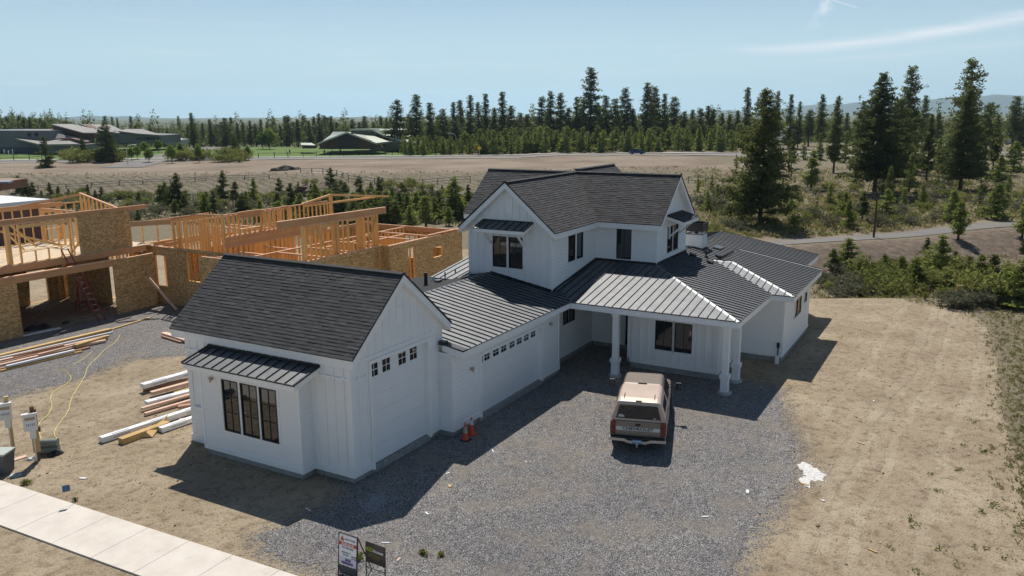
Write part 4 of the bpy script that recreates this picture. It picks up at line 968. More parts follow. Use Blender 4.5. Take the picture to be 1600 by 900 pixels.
# ------------------------------------------------------------------ unfinished house in framing
FH = empty('framed_house', (14, 24, 0), 0, 'unfinished two storey house of bare orange studs and strand board walls behind the farmhouse', 'house')
FHI = Matrix.Translation((-14, -24, 0))
def fb(mb, name, mat, parent=None, **k):
    jx, jy, jz = R.uniform(-.004, .004), R.uniform(-.004, .004), R.uniform(-.004, .004); mb.v = [(x-14+jx, y-24+jy, z+jz) for x, y, z in mb.v]; return mb.build(name, MT[mat], parent or FH, **k)
def studwall(ax, c, s0, s1, z0, z1, sp=.406, holes=(), top=None, th=.14, dbl=True, name='stud_wall', header=True):
    """plates, studs; holes (s0,s1,z0,z1) framed; c = outer face, depth towards +"""
    mb = MB(); pl = MB(); tf = top or (lambda s: z1)
    P = lambda s, d, z: (s, c+d, z) if ax == 'y' else (c+d, s, z)
    def bx(m, a, b, e, f, d0=0, d1=th):
        p = P(a, d0, e); q = P(b, d1, f); m.box(p[0], q[0], p[1], q[1], p[2], q[2])
    bx(mb, s0, s1, z0, z0+.04)
    s = s0
    xs = []
    while s < s1-.10:
        if not any(abs(s-(h[0]-.06)) < .12 or abs(s-(h[1]+.02)) < .12 for h in holes): xs.append(s)
        s += sp
    xs.append(s1-.04)
    for s in xs:
        inh = [h for h in holes if h[0]-.02 < s+.02 < h[1]+.02]
        zt = tf(s+.02)-.08
        if not inh: bx(mb, s, s+.04, z0+.04, zt)
        for h in inh:
            if h[2]-z0 > .15: bx(mb, s, s+.04, z0+.04, h[2]-.04)
            if zt-h[3] > .3: bx(mb, s, s+.04, h[3]+.2, zt)
    for h in holes:
        for e in (h[0]-.08, h[1]): bx(mb, e, e+.08, z0+.04, tf(e)-.08, .004, th-.004)
        if h[2]-z0 > .15: bx(mb, h[0], h[1], h[2]-.04, h[2], -.003, th+.003)
        bx(mb, h[0], h[1], h[3], h[3]+.2, .01, th-.01)
    # top plates (follow the top line)
    pts = [s0]+([] if top is None else [s0+(s1-s0)*k/2 for k in (1,)])+[s1]
    for a, b in zip(pts, pts[1:]):
        A, B = P(a, th/2, tf(a+1e-4)-.04), P(b, th/2, tf(b-1e-4)-.04); pl.beam(A, B, th+.006, .08)
    o = fb(mb, name, 'stud'); fb(pl, 'top_plate', 'plate', o); return o
def osbwall(ax, c, outw, s0, s1, z0, top, holes=(), th=.012, brk=()):
    mb = MB(); wall(mb, ax, c, outw, s0, s1, z0, top, holes, th, brk); return fb(mb, 'sheathing_panel', 'osb')
def beamp(a, b, wd, ht, name='beam', mat='lvl'):
    mb = MB(); mb.beam(a, b, wd, ht); return fb(mb, name, mat)
# garage storey
gy = 29.7
osbwall('y', gy, -1, .5, 5.9, -.05, 3.38); osbwall('y', gy, -1, 12.0, 15.0, -.05, 3.5); 
mb = MB(); mb.box(.5, 15.0, gy-.02, gy+.2, -.5, -.06); fb(mb, 'stem_wall', 'concrete')
mb = MB(); mb.box(.5, 15.4, gy+.0, 40, -.5, -.02); fb(mb, 'slab', 'slab')
beamp((.5, gy+.08, 3.31), (12.0, gy+.08, 3.31), .2, .36); beamp((12.0, gy+.09, 3.46), (15.0, gy+.09, 3.5), .17, .08, 'top_plate', 'plate'); beamp((.5, gy+.08, 3.53), (12.0, gy+.08, 3.53), .22, .07, 'top_plate', 'plate')
studwall('y', gy+.013, .5, 5.86, -.02, 3.1); studwall('y', gy+.013, 12.04, 15.0, -.02, 3.4)
osbwall('x', 15.0, 1, gy+.02, 31.2, -.05, 3.5); studwall('x', 14.84, gy+.2, 37, -.02, 3.5, holes=[(33.5, 35.2, 0.1, 2.3)])
studwall('y', 37.6, .5, 14.8, -.02, 3.5, holes=[(11.0, 12.3, .0, 2.2)]); osbwall('y', 37.75, 1, .5, 11.0, -.05, 3.5); osbwall('y', 37.75, 1, 12.3, 14.0, -.05, 3.5)
osbwall('x', .5, -1, gy, 37.7, -.05, 3.5)
osbwall('x', 13.6, -1, 32.5, 37.3, .0, 3.4)
mb = MB(); mb.prism([(12.7, 35.9, 0), (13.5, 35.2, 0), (13.55, 35.3, 2.4), (12.8, 36.0, 2.4)], (0, .03, 0)); fb(mb, 'leaning_panel', 'osb'); mb = MB(); mb.prism([(9.6, 37.3, 0), (10.8, 37.3, 0), (10.8, 37.0, 2.2), (9.6, 37.0, 2.2)], (0, .03, 0)); fb(mb, 'leaning_panel', 'osb')
# floor deck and upper storey above the garage
mb = MB(); mb.box(.5, 15.4, 30.35, 38, 4.03, 4.06); fb(mb, 'floor_deck', 'deck')
beamp((.5, 30.42, 3.83), (15.0, 30.42, 3.83), .06, .38, 'rim_joist'); mb = MB()
for k in range(26): mb.box(.9+k*.56, .94+k*.56, 30.46, 38, 3.64, 4.02)
fb(mb, 'floor_joists', 'stud')
uy = 30.5
osbwall('y', uy, -1, 10.45, 14.1, 3.9, 6.5)
studwall('y', uy+.013, .5, 14.05, 4.06, 6.42, sp=.8, holes=[(1.6, 4.9, 4.6, 6.1), (6.9, 9.9, 4.75, 6.1)]); beamp((.5, uy+.08, 6.52), (15.4, uy+.08, 6.52), .1, .24); beamp((.5, uy+.08, 6.67), (15.4, uy+.08, 6.67), .15, .05, 'top_plate', 'plate')
beamp((6.2, uy+.1, 4.06), (6.2, uy+.1, 6.4), .3, .2, 'post', 'stud')
studwall('y', 37.8, 2.0, 16.0, 4.06, 6.55, sp=.62, holes=[(12.6, 13.9, 4.9, 6.0)]); beamp((2, 37.86, 6.5), (14.2, 37.86, 6.5), .12, .3)
osbwall('y', 37.95, 1, 2.0, 9.4, 4.0, 6.5)
studwall('x', 2.2, 30.7, 37.7, 4.06, 6.4, sp=.6)
osbwall('x', 6.6, -1, 34.2, 37.7, 4.06, 6.3); studwall('x', 6.63, 34.2, 37.7, 4.06, 6.4)
studwall('x', 15.2, 33.3, 37.4, 4.06, 7.0, sp=.45, top=lambda s: 6.35+(s-33.3)*.21); beamp((11.2, 37.85, 6.6), (15.8, 37.5, 7.1), .06, .14)
studwall('x', 12.4, 33.8, 37.6, 4.06, 6.4, sp=.7)
for a, b in (((9.3, 34.5, 4.2), (6.9, 32.2, 5.9)), ((10.9, 35.9, 4.1), (8.1, 33.8, 6.1)), ((4.2, 33.1, 4.1), (2.4, 33.1, 6.1)), ((11.9, 34.6, 4.1), (9.0, 36.4, 5.3))): beamp(a, b, .04, .14, 'brace', 'plank_gold')
# link and tower
osbwall('x', 15.5, -1, 28.2, 31.5, -.1, 3.85, [(29.2, 30.3, 1.2, 3.3)]); studwall('x', 15.52, 28.2, 33, .1, 3.9, holes=[(29.2, 30.3, 1.2, 3.3)])
osbwall('x', 15.5, -1, 23.6, 28.2, -.1, lambda s: 3.95, [(25.2, 27.1, 1.8, 3.7)]); 
studwall('x', 15.52, 23.6, 28.2, .1, 6.4, sp=.3, holes=[(25.2, 27.1, 1.8, 3.7)], top=lambda s: 6.55-abs(s-24.6)*.2)
studwall('x', 17.6, 23.8, 28.0, .1, 5.2, sp=.5); studwall('x', 19.8, 23.8, 28.0, .1, 5.0, sp=.5)
beamp((15.55, 28.4, 5.65), (13.6, 29.9, 5.62), .1, .34)
studwall('y', 31.4, 15.6, 21, 3.95, 5.4, sp=1.2); beamp((15.4, 31.3, 5.35), (21.0, 31.3, 5.35), .1, .3); beamp((15.4, 28.9, 4.1), (21, 28.9, 4.1), .1, .25); beamp((15.4, 30.1, 4.05), (21, 30.1, 4.05), .1, .25); beamp((15.6, 28.3, 4.0), (20, 28.3, 4.0), .12, .08, 'top_plate', 'plate')
ty = 23.4
studwall('y', ty, 15.6, 25.2, 4.6, 6.36, sp=.42, holes=[(16.9, 18.7, 5.3, 6.2), (20.6, 21.2, 5.3, 6.2)]); beamp((15.6, ty+.07, 4.62), (25, ty+.07, 4.62), .12, .62); beamp((16.8, ty+.07, 6.13), (18.8, ty+.07, 6.13), .12, .3)
studwall('y', ty+.02, 15.6, 25.2, .1, 4.3, sp=.406, holes=[(19.6, 21.4, .1, 2.4)])
studwall('y', 27.9, 15.8, 26.0, .1, 5.6, sp=.45); studwall('y', 25.6, 17.8, 26.0, .1, 4.6, sp=.5)
osbwall('y', 28.06, 1, 15.8, 26.0, .1, 3.6)
# gable at the far end of the tower
for a, b in (((22.6, ty+.1, 6.33), (25.6, ty+.1, 6.75)), ((25.6, ty+.1, 6.75), (31.5, ty-.6, 6.15)), ((22.9, ty+.1, 6.2), (30.6, ty+.05, 6.15))): beamp(a, b, .1, .14, 'rafter', 'stud')
beamp((25.6, ty+.1, 4.0), (25.6, ty+.1, 6.7), .2, .2, 'post', 'stud')
# front wing: long beam on posts, sheathed wall, rooms behind
by = 16.6
beamp((13.4, by, 6.34), (23.2, by, 6.22), .12, .38); beamp((13.4, by, 6.55), (23.2, by, 6.43), .16, .05, 'top_plate', 'plate')
studwall('y', by-.07, 15.6, 21.9, 3.9, 6.1, sp=.41, holes=[(16.9, 17.9, 4.6, 5.8), (19.4, 20.2, 4.6, 5.9)], top=lambda s: 6.13-(s-15.6)*.012)
for x, wd in ((15.4, .2), (18.3, .25), (20.6, .3), (22.2, .2)): beamp((x, by, 3.6), (x, by, 6.1), wd, .16, 'post', 'stud')
osbwall('y', 16.3, -1, 13.6, 22.0, -.8, 3.98, [(14.3, 15.6, 2.0, 3.2)]); beamp((13.4, 16.38, 3.99), (22.05, 16.38, 3.99), .16, .09, 'top_plate', 'plate')
osbwall('x', 22.05, -1, 15.5, 16.29, -.8, 4.05)
osbwall('y', 15.5, -1, 22.05, 30.8, -1.2, 4.0, [(24.1, 24.85, 1.3, 3.6), (27.1, 28.25, 2.5, 3.25)]); beamp((22.05, 15.58, 4.03), (28.0, 15.58, 4.03), .16, .08, 'top_plate', 'plate'); beamp((26.6, 15.64, 4.16), (30.8, 15.64, 4.16), .16, .05, 'top_plate', 'plate')
studwall('y', 15.52, 22.1, 30.7, -.2, 3.96, holes=[(24.1, 24.85, 1.3, 3.6), (27.1, 28.25, 2.5, 3.25)]); studwall('y', 16.32, 13.7, 22, -.2, 3.93)
osbwall('x', 30.8, 1, 15.5, 25.0, -1.2, 4.0, [(19.5, 21.0, 1.6, 3.3), (17.0, 18.2, 2.6, 3.4)]); studwall('x', 30.62, 15.7, 25, -.2, 4.05, holes=[(19.5, 21.0, 1.6, 3.3), (17.0, 18.2, 2.6, 3.4)])
beamp((30.6, 15.7, 3.85), (30.6, 25, 3.85), .05, .32); beamp((23.0, 24.2, 4.05), (30.8, 24.2, 4.05), .12, .3)
studwall('y', 20.6, 13.8, 30.6, .0, 4.0, sp=.45); studwall('y', 18.4, 22.4, 27.5, .0, 3.95, sp=.4)
for x in (17.2, 19.6, 22.4, 25.6, 27.6): studwall('x', x, 16.5, 20.6, .0, 3.97, sp=.5)
for x in (14.2, 16.2, 18.6): studwall('x', x, 20.8, 23.3, .0, 3.97, sp=.5)
osbwall('y', 24.3, 1, 24.2, 30.7, -.2, 4.0); studwall('y', 24.15, 24.2, 30.7, .0, 4.0)
beamp((13.6, 16.5, 4.0), (13.6, 23.3, 4.0), .14, .08, 'top_plate', 'plate'); osbwall('x', 13.5, -1, 16.4, 23.5, -.3, 3.95)
mb = MB(); mb.box(13.5, 30.8, 15.6, 28, -.8, -.02); mb.box(15.5, 26, 28, 33, -.5, .0); fb(mb, 'slab', 'slab')
# loose timber leaning on the corner
beamp((13.9, 28.9, 2.1), (14.55, 27.3, .03), .09, .14, 'brace', 'plank_pink')

def ladder(a, b, wd, side, label, name='ladder', rungs=12, base=None):
    a, b = Vector(a), Vector(b); root = empty(name, a, 0, label, 'ladder'); s = Vector(side).normalized()*wd/2; d = b-a
    for k in (-1, 1):
        mb = MB(); mb.beam(s*k, s*k+d, .035, .09, s.cross(d)); mb.build('rail', MT['ladder_red'], root)
    for k in range(1, rungs+1):
        mb = MB(); p = d*(k/(rungs+1)); mb.tube(p-s, p+s, .018, .018, 6); mb.build('rung', MT['alu'], root)
    return root
MT['ladder_red'] = simple('red_fibreglass', (.28, .05, .05), .6, var=.15); MT['alu'] = simple('dull_aluminium', (.5, .5, .5), .4, .6)
ladder((10.35, 28.9, 0), (9.25, 30.2, 4.6), .45, (1, .1, 0), 'red extension ladder leaning in the open garage doorway of the framed house')
la = ladder((5.6, 33.2, 4.07), (5.9, 33.8, 6.35), .5, (1, 0, 0), 'red stepladder standing on the upper floor deck of the framed house', 'stepladder', 7)
for k in (-1, 1):
    mb = MB(); mb.beam((k*.22+.35, 1.3, 0), (k*.2+.3, .62, 2.25), .03, .06); mb.build('rear_leg', MT['ladder_red'], la)
mb = MB(); mb.box(.02, .58, .45, .78, 2.26, 2.32); mb.build('top_cap', MT['black'], la)
l2 = ladder((10.9, 31.6, 0), (11.15, 31.9, 2.2), .5, (1, 0, 0), 'short red stepladder inside the garage of the framed house, behind the long ladder', 'stepladder', 6)
for k in (-1, 1):
    mb = MB(); mb.beam((k*.22+.35, 1.1, 0), (k*.2+.3, .4, 2.1), .03, .06); mb.build('rear_leg', MT['ladder_red'], l2)
# dark tarp and offcuts in the garage
def lump(name, c, rx, ry, rz, seed, mat, label, cat, n=14, parent=None):
    rr = random.Random(seed); bm = bmesh.new(); bmesh.ops.create_icosphere(bm, subdivisions=3, radius=1)
    ph = [rr.uniform(0, 6) for _ in range(6)]
    for v_ in bm.verts:
        p = v_.co; k = 1+.2*math.sin(3*p.x+ph[0]+2*p.y)+.18*math.sin(5*p.y+ph[1])*math.cos(4*p.x+ph[2])+.1*math.sin(11*p.x+9*p.y+ph[3])
        z = max(p.z, -.15); v_.co = Vector((p.x*rx*k, p.y*ry*k, z*rz*(k*.7+.3*math.sin(7*p.x+ph[4])+.35)))
    me = bpy.data.meshes.new(name); bm.to_mesh(me); bm.free(); me.materials.append(MT[mat])
    o = bpy.data.objects.new(name, me); COL.objects.link(o); o.location = c
    if parent: o.parent = parent
    if label: tag(o, label, cat)
    return o
lump('tarp', (7.2, 30.6, 0), .75, .35, .22, 3, 'black', 'crumpled black tarp on the garage slab of the framed house', 'tarp')
lump('tarp', (8.9, 30.35, 0), .25, .14, .13, 4, 'black', 'small black bag on the garage slab near the red ladder', 'bag')
lump('hose_pile', (15.0, 26.2, .0), .7, .5, .12, 5, 'ladder_red', 'red hose heap on the ground at the inner corner of the framed house', 'hose')
# wrapped strip lying before the slab
studwall('x', 16.9, 28.3, 31.2, .1, 3.9, sp=.3); 
for a, b in (((17.0, 23.36, 4.0), (18.5, 23.36, 1.4)), ((22.6, 23.36, 4.1), (24.4, 23.36, 1.2)), ((16.4, 16.5, 5.9), (17.4, 16.5, 4.1)), ((21.0, 16.5, 4.1), (22.1, 16.5, 5.9)), ((15.48, 25.3, 3.6), (15.48, 26.3, 1.9)), ((15.48, 27.0, 3.6), (15.48, 26.4, 1.9)), ((24.2, 15.7, 3.4), (24.7, 15.7, 1.5)), ((12.0, 31.2, 5.9), (10.6, 31.6, 4.1))): beamp(a, b, .04, .12, 'brace', 'plank_gold')
# ------------------------------------------------------------------ pickup truck with canopy
TR = empty('pickup_truck', (7.1, -7.54, 0), math.radians(16.7-90), 'tan pickup truck with a camper shell parked on the gravel driveway', 'pickup truck')
TR.scale = (1.08, 1.08, 1.08)
MT['tan'] = simple('tan_metallic_paint', (.255, .205, .168), .32, .25, .6, var=.05, scale=2)
MT['tan2'] = simple('shell_tan_paint', (.56, .44, .35), .34, .15, .6, var=.05, scale=2)
MT['greyband'] = simple('silver_tailgate_band', (.60, .59, .56), .45, .2, var=.08)
MT['dkred'] = simple('tail_lamp_red', (.17, .010, .009), .25, 0, .7, var=.1)
MT['rubber'] = simple('tyre_rubber', (.02, .02, .02), .9, var=.2); MT['chrome'] = simple('brushed_chrome', (.55, .54, .52), .3, .9, var=.05)
MT['plateblue'] = simple('licence_plate_blue', (.10, .22, .45), .5, var=.2, scale=30); MT['white'] = simple('white_paint', (.8, .8, .8), .5, var=.02)
def ring(y, x, z0, z1, r=.1, tx=None, n=4, zc=None):   # rounded box section, half width x at bottom, tx at top
    tx = x if tx is None else tx; pts = []
    for cx_, cz_, a0 in ((x-r, z0+r, -90), (tx-r, z1-r, 0), (-tx+r, z1-r, 90), (-x+r, z0+r, 180)):
        for k in range(n):
            t = math.radians(a0+90*k/(n-1)); pts.append((cx_+r*math.cos(t), y, cz_+r*math.sin(t)))
    return pts
# lower body: bed, cab base, hood
mb = MB()
mb.loft([ring(.12, .93, .55, 1.10, .07), ring(.2, .965, .48, 1.14, .08), ring(1.0, .975, .5, 1.15, .09), ring(2.1, .975, .45, 1.15, .09), ring(3.9, .975, .45, 1.15, .09), ring(4.05, .96, .45, 1.14, .12), ring(4.9, .95, .45, 1.09, .13), ring(5.35, .93, .48, 1.03, .13), ring(5.45, .9, .5, .98, .12)])
body = mb.build('body', MT['tan'], TR, smooth=False, bevel=.012)
# cab roof and pillars
mb = MB(); mb.loft([ring(2.12, .90, 1.12, 1.80, .1, .74), ring(2.2, .91, 1.12, 1.84, .12, .73), ring(3.35, .91, 1.12, 1.84, .12, .72), ring(3.6, .90, 1.12, 1.79, .12, .70), ring(4.25, .88, 1.08, 1.17, .04, .84)])
cab = mb.build('cab', MT['tan'], TR, bevel=.01)
mb = MB(); mb.loft([ring(.16, .93, 1.12, 1.72, .09, .76), ring(.2, .93, 1.12, 1.82, .13, .76), ring(.5, .93, 1.12, 1.87, .14, .755), ring(1.3, .93, 1.12, 1.885, .14, .75), ring(1.98, .93, 1.12, 1.87, .14, .75), ring(2.06, .92, 1.12, 1.82, .14, .75)])
can = mb.build('camper_shell', MT['tan2'], TR, bevel=.012)
mb = MB()
for sx in (-1, 1): mb.beam((sx*.52, .42, 1.895), (sx*.52, .82, 1.9), .018, .03)
mb.box(-.16, .16, 2.0, 2.05, 1.86, 1.905); mb.box(-.1, .1, .17, .22, 1.83, 1.86); mb.build('roof_rail', MT['black'], can)
def sidequad(name, pts, mat, parent, off=.012):
    for sx in (-1, 1):
        mb = MB(); P = [Vector((sx*(x+off), y, z)) for y, z, x in pts]; mb.prism(P, (-sx*.02, 0, 0)); mb.build(name, MT[mat], parent)
def sx_at(z, x0=.93, x1=.755, z0=1.2, z1=1.78): return x0+(x1-x0)*(z-z0)/(z1-z0)
sidequad('side_window', [(.48, 1.27, sx_at(1.27)), (1.72, 1.27, sx_at(1.27)), (1.72, 1.63, sx_at(1.63)), (.56, 1.63, sx_at(1.63))], 'tinted', can)
sidequad('door_window', [(3.0, 1.22, sx_at(1.22, .91, .72)), (4.02, 1.22, .885), (3.62, 1.68, sx_at(1.68, .91, .72)), (3.02, 1.68, sx_at(1.68, .91, .72))], 'tinted', cab)
sidequad('door_window', [(2.25, 1.25, sx_at(1.25, .91, .72)), (2.92, 1.25, sx_at(1.25, .91, .72)), (2.92, 1.66, sx_at(1.66, .91, .72)), (2.3, 1.64, sx_at(1.64, .91, .72))], 'tinted', cab)
mb = MB(); mb.prism([(-.78, 4.18, 1.2), (.78, 4.18, 1.2), (.64, 3.64, 1.73), (-.64, 3.64, 1.73)], (0, .03, .025)); mb.build('windscreen', MT['tinted'], cab)
# rear window of the shell, leaning
mb = MB(); mb.prism([(-.76, .152, 1.23), (.76, .152, 1.23), (.66, .152, 1.66), (.6, .156, 1.70), (-.6, .156, 1.70), (-.66, .152, 1.66)], (0, -.03, 0)); rw = mb.build('rear_window', MT['tinted'], can)
mb = MB(); mb.box(-.8, .8, .10, .13, 1.185, 1.222); mb.build('window_rail', MT['chrome'], can)
for (x, z, wd) in ((-.58, 1.32, .2), (-.58, 1.285, .22), (-.59, 1.35, .12), (.56, 1.27, .1)):
    mb = MB(); mb.box(x-wd/2, x+wd/2, .117, .121, z-.012, z+.008); mb.build('sticker', MT['white'], rw)
mb = MB(); mb.box(-.76, .76, .085, .14, .66, 1.13); tg = mb.build('tailgate', MT['tan'], TR, bevel=.01)
mb = MB(); mb.box(-.75, .75, .078, .084, .80, .93); mb.build('band', MT['greyband'], tg)
mb = MB(); mb.box(-.09, .09, .07, .085, .985, 1.06); mb.build('latch', MT['black'], tg)
text('CHEVROLET', 'lettering', .135, MT['black'], Matrix.Translation((0, .076, .865)) @ Matrix.Rotation(math.radians(90), 4, 'X') , tg, .001, .004, sx=1.42)
for sx in (-1, 1):
    mb = MB(); mb.box(sx*.78, sx*.95, .07, .2, .66, 1.12); tl = mb.build('tail_light', MT['dkred'], TR, bevel=.015)
    mb = MB(); mb.box(sx*.80, sx*.94, .062, .07, .80, .87); mb.build('reverse_lamp', MT['dkred'], tl)
mb = MB(); mb.loft([[(x, -.02+.04*abs(x), z0), (x, -.10+.05*abs(x)**2, z0+.02), (x, -.10+.05*abs(x)**2, z1), (x, .1, z1)] for x, z0, z1 in ((-.97, .44, .56), (-.45, .44, .56), (-.3, .38, .5), (.3, .38, .5), (.45, .44, .56), (.97, .44, .56))]); bp = mb.build('rear_bumper', MT['chrome'], TR)
mb = MB(); mb.box(-.93, .93, -.05, .12, .562, .60); mb.build('bumper_step', MT['black'], bp)
mb = MB(); mb.box(-.16, .16, -.125, -.11, .42, .56); pl_ = mb.build('licence_plate', MT['plateblue'], bp)
mb = MB()
for k in range(6): mb.box(-.13+k*.045, -.10+k*.045, -.128, -.125, .465, .52)
mb.build('plate_print', MT['white'], bp)
mb = MB(); mb.tube((0, .1, .33), (0, -.18, .33), .03, .03, 8); mb.tube((0, -.2, .34), (0, -.2, .40), .02, .02, 8); mb.tube((0, -.2, .40), (0, -.2, .46), .035, .035, 10); mb.build('tow_hitch', MT['chrome'], TR)
for sx in (-1, 1):
    mb = MB(); mb.beam((sx*.93, 3.72, 1.25), (sx*1.2, 3.66, 1.28), .03, .03); mb.beam((sx*.93, 3.72, 1.36), (sx*1.2, 3.66, 1.36), .03, .03); mr = mb.build('mirror_arm', MT['black'], TR)
    mb = MB(); mb.box(sx*1.16, sx*1.37, 3.6, 3.7, 1.16, 1.46); mb.build('mirror', MT['black'], mr, bevel=.02)
    mb = MB(); mb.box(sx*1.19, sx*1.34, 3.592, 3.6, 1.2, 1.42); mb.build('mirror_glass', MT['tinted'], mr)
def wheel(x, y, parent, r=.37, wd=.22):
    mb = MB(); s = 1 if x > 0 else -1; prof = [(.22, .0), (r-.05, .0), (r, .03), (r, wd-.03), (r-.05, wd), (.22, wd)]
    n = 28; mb.loft([[(x-s*d_, y+q*math.cos(t), r+q*math.sin(t)) for q, d_ in prof] for t in [2*math.pi*k/n for k in range(n)]]+[[(x-s*d_, y+q, r) for q, d_ in prof]], caps=False); t_ = mb.build('tyre', MT['rubber'], parent, smooth=False)
    mb = MB(); mb.tube((x-s*.05, y, r), (x-s*.14, y, r), .225, .225, 20); mb.tube((x-s*.02, y, r), (x-s*.06, y, r), .07, .09, 12); mb.build('rim', MT['chrome'], t_); return t_
mb = MB()
for y in (1.25, 4.55):
    for sx in (-1, 1): mb.tube((sx*.981, y, .42), (sx*.7, y, .42), .44, .44, 24)
mb.build('wheel_arch', MT['black'], TR)
for y in (1.25, 4.55):
    for sx in (-1, 1): wheel(sx*.99, y, TR)
mb = MB(); mb.box(-.75, .75, .3, 5.2, .3, .5); mb.build('chassis', MT['black'], TR)
mb = MB(); mb.box(-.92, .92, 5.44, 5.56, .42, .6); mb.build('front_bumper', MT['chrome'], TR); mb = MB(); mb.box(-.6, .6, 5.43, 5.47, .66, .94); mb.build('grille', MT['black'], TR)
for sx in (-1, 1): mb = MB(); mb.box(sx*.62, sx*.9, 5.43, 5.475, .7, .92); mb.build('headlight', MT['white'], TR)
for sx in (-1, 1):   # door seams
    mb = MB(); mb.box(sx*.972, sx*.979, 3.0, 3.012, .5, 1.1); mb.box(sx*.972, sx*.979, 2.08, 2.1, .5, 1.13); mb.box(sx*.972, sx*.981, .2, 4.1, .78, .81); mb.build('body_trim', MT['black'], body)

# ------------------------------------------------------------------ small things on the site
MT['cone'] = simple('orange_cone_plastic', (.62, .075, .03), .5, var=.08); MT['tape'] = simple('dirty_reflective_tape', (.42, .33, .26), .6, var=.15); MT['tapew'] = simple('white_reflective_tape', (.65, .64, .62), .5, var=.05)
def cone(x, y, band, label, h=.72, rz=0):
    r = empty('traffic_cone', (x, y, .012), rz, label, 'traffic cone', 'cones at the garage corner')
    mb = MB(); mb.box(-.19, .19, -.19, .19, 0, .03); mb.build('base', MT['black'] if band == 'tape' else MT['cone'], r, bevel=.01)
    mb = MB(); mb.tube((0, 0, .03), (0, 0, h), .145, .028, 20); c_ = mb.build('cone_body', MT['cone'], r, smooth=False)
    f = lambda z: .145+(.028-.145)*(z-.03)/(h-.03)+.002
    mb = MB(); z0, z1 = (h*.42, h*.76) if band == 'tape' else (h*.58, h*.84); mb.tube((0, 0, z0), (0, 0, z1), f(z0), f(z1), 20, cap=False); mb.build('band', MT[band], c_, recalc=False)
cone(5.12, -1.22, 'tape', 'orange traffic cone with a dirty tan band, left of the pair at the garage corner')
cone(5.72, -1.12, 'tapew', 'orange traffic cone with a white band, right of the pair at the garage corner', rz=.4)
MT['wrap'] = simple('white_lumber_wrap', (.74, .75, .76), .45, var=.05, scale=3); MT['ink'] = simple('grey_print', (.25, .27, .3), .6)
def board(u0, v0, u1, v1, wd, ht, z, mat, label, group, cat='board', name='lumber_board', band=False):
    a, b = at(u0, v0, z+ht), at(u1, v1, z+ht); c = (a+b)/2; L = (b-a).length; ang = math.atan2(b.y-a.y, b.x-a.x)
    mb = MB(); mb.box(-L/2, L/2, -wd/2, wd/2, 0, ht); o = mb.build(name, MT[mat], bevel=.004); o.location = (c.x, c.y, z); o.rotation_euler = (0, 0, ang)
    if band:
        q = MB()
        for k in range(int(L/1.6)+1):
            x = -L/2+.45+k*1.6
            for j in range(7): 
                if x+.1*j+.07 < L/2: q.box(x+.1*j, x+.1*j+.07, -wd/2+.05, -wd/2+.05+wd*.35, ht, ht+.003); q.box(x+.1*j, x+.1*j+.06, -wd/2-.003, -wd/2, ht*.35, ht*.6)
        q.build('print', MT['ink'], o)
    return tag(o, label, cat, group)
GA = 'lumber stacked beside the garage wing'
board(222, 600, 310, 575.5, .36, .2, .22, 'wrap', 'white wrapped beam on top of the stack nearest the gravel yard', GA, 'beam', 'wrapped_beam', True)
board(236, 612, 310, 592, .24, .16, .10, 'plank_pink', 'brown plank under the front edge of the rear white wrapped beam', GA)
board(224, 606, 300, 590, .2, .12, .03, 'plank_red', 'dark red plank at the bottom left of the rear lumber stack', GA)
board(272, 613, 310, 601, .12, .1, .02, 'plank_gold', 'short gold plank lying between the rear and middle lumber stacks', GA)
board(228, 627, 312, 605, .32, .16, .10, 'wrap', 'white wrapped beam in the middle stack beside the garage wing', GA, 'beam', 'wrapped_beam', True)
board(221, 637, 312, 611, .16, .1, .08, 'plank_pink', 'upper pinkish plank along the front of the middle stack', GA)
board(226, 645, 312, 620, .18, .12, .03, 'plank_pink', 'lower pinkish plank along the front of the middle stack', GA)
board(278, 634, 310, 629, .28, .12, .1, 'plank_red', 'short brown plank end between the middle stack and the paper wrapped beams', GA)
board(157, 683, 312, 633, .28, .22, .02, 'wrap', 'long white wrapped beam of the front stack with the printed paper, the one pointing farthest left', GA, 'beam', 'wrapped_beam', True)
board(250, 668, 312, 647, .26, .2, .02, 'wrap', 'white wrapped beam partly covered by torn paper in the front stack', GA, 'beam', 'wrapped_beam', True)
board(188, 685, 262, 658, .30, .24, .0, 'plank_gold', 'thick orange brown beam in front of the white wrapped beams', GA, 'beam')
board(280, 655, 315, 652, .2, .08, .0, 'plank_pink', 'short pinkish board at the wall behind the front stack', GA)
mb = MB(); a, b, c, d_ = at(262, 648, .32), at(259, 661, .05), at(238, 683, .03), at(213, 684, .03)
mb.prism([a, at(255, 655, .28), at(228, 675, .22), at(214, 683, .06), d_, c, b], (0, 0, .012)); o = mb.build('wrapping_paper', MT['plank_gold']); tag(o, 'torn brown wrapping paper folded over the orange beam', 'paper')
board(255, 519, 291, 530, .3, .1, .12, 'plank_pink', 'upper short plank of the small pile behind the garage roof edge', 'small board pile on the gravel yard')
board(256, 524, 285, 533, .3, .1, .02, 'plank_red', 'lower short plank of the small pile behind the garage roof edge', 'small board pile on the gravel yard')
GB = 'long boards laid on the gravel yard before the framed house'
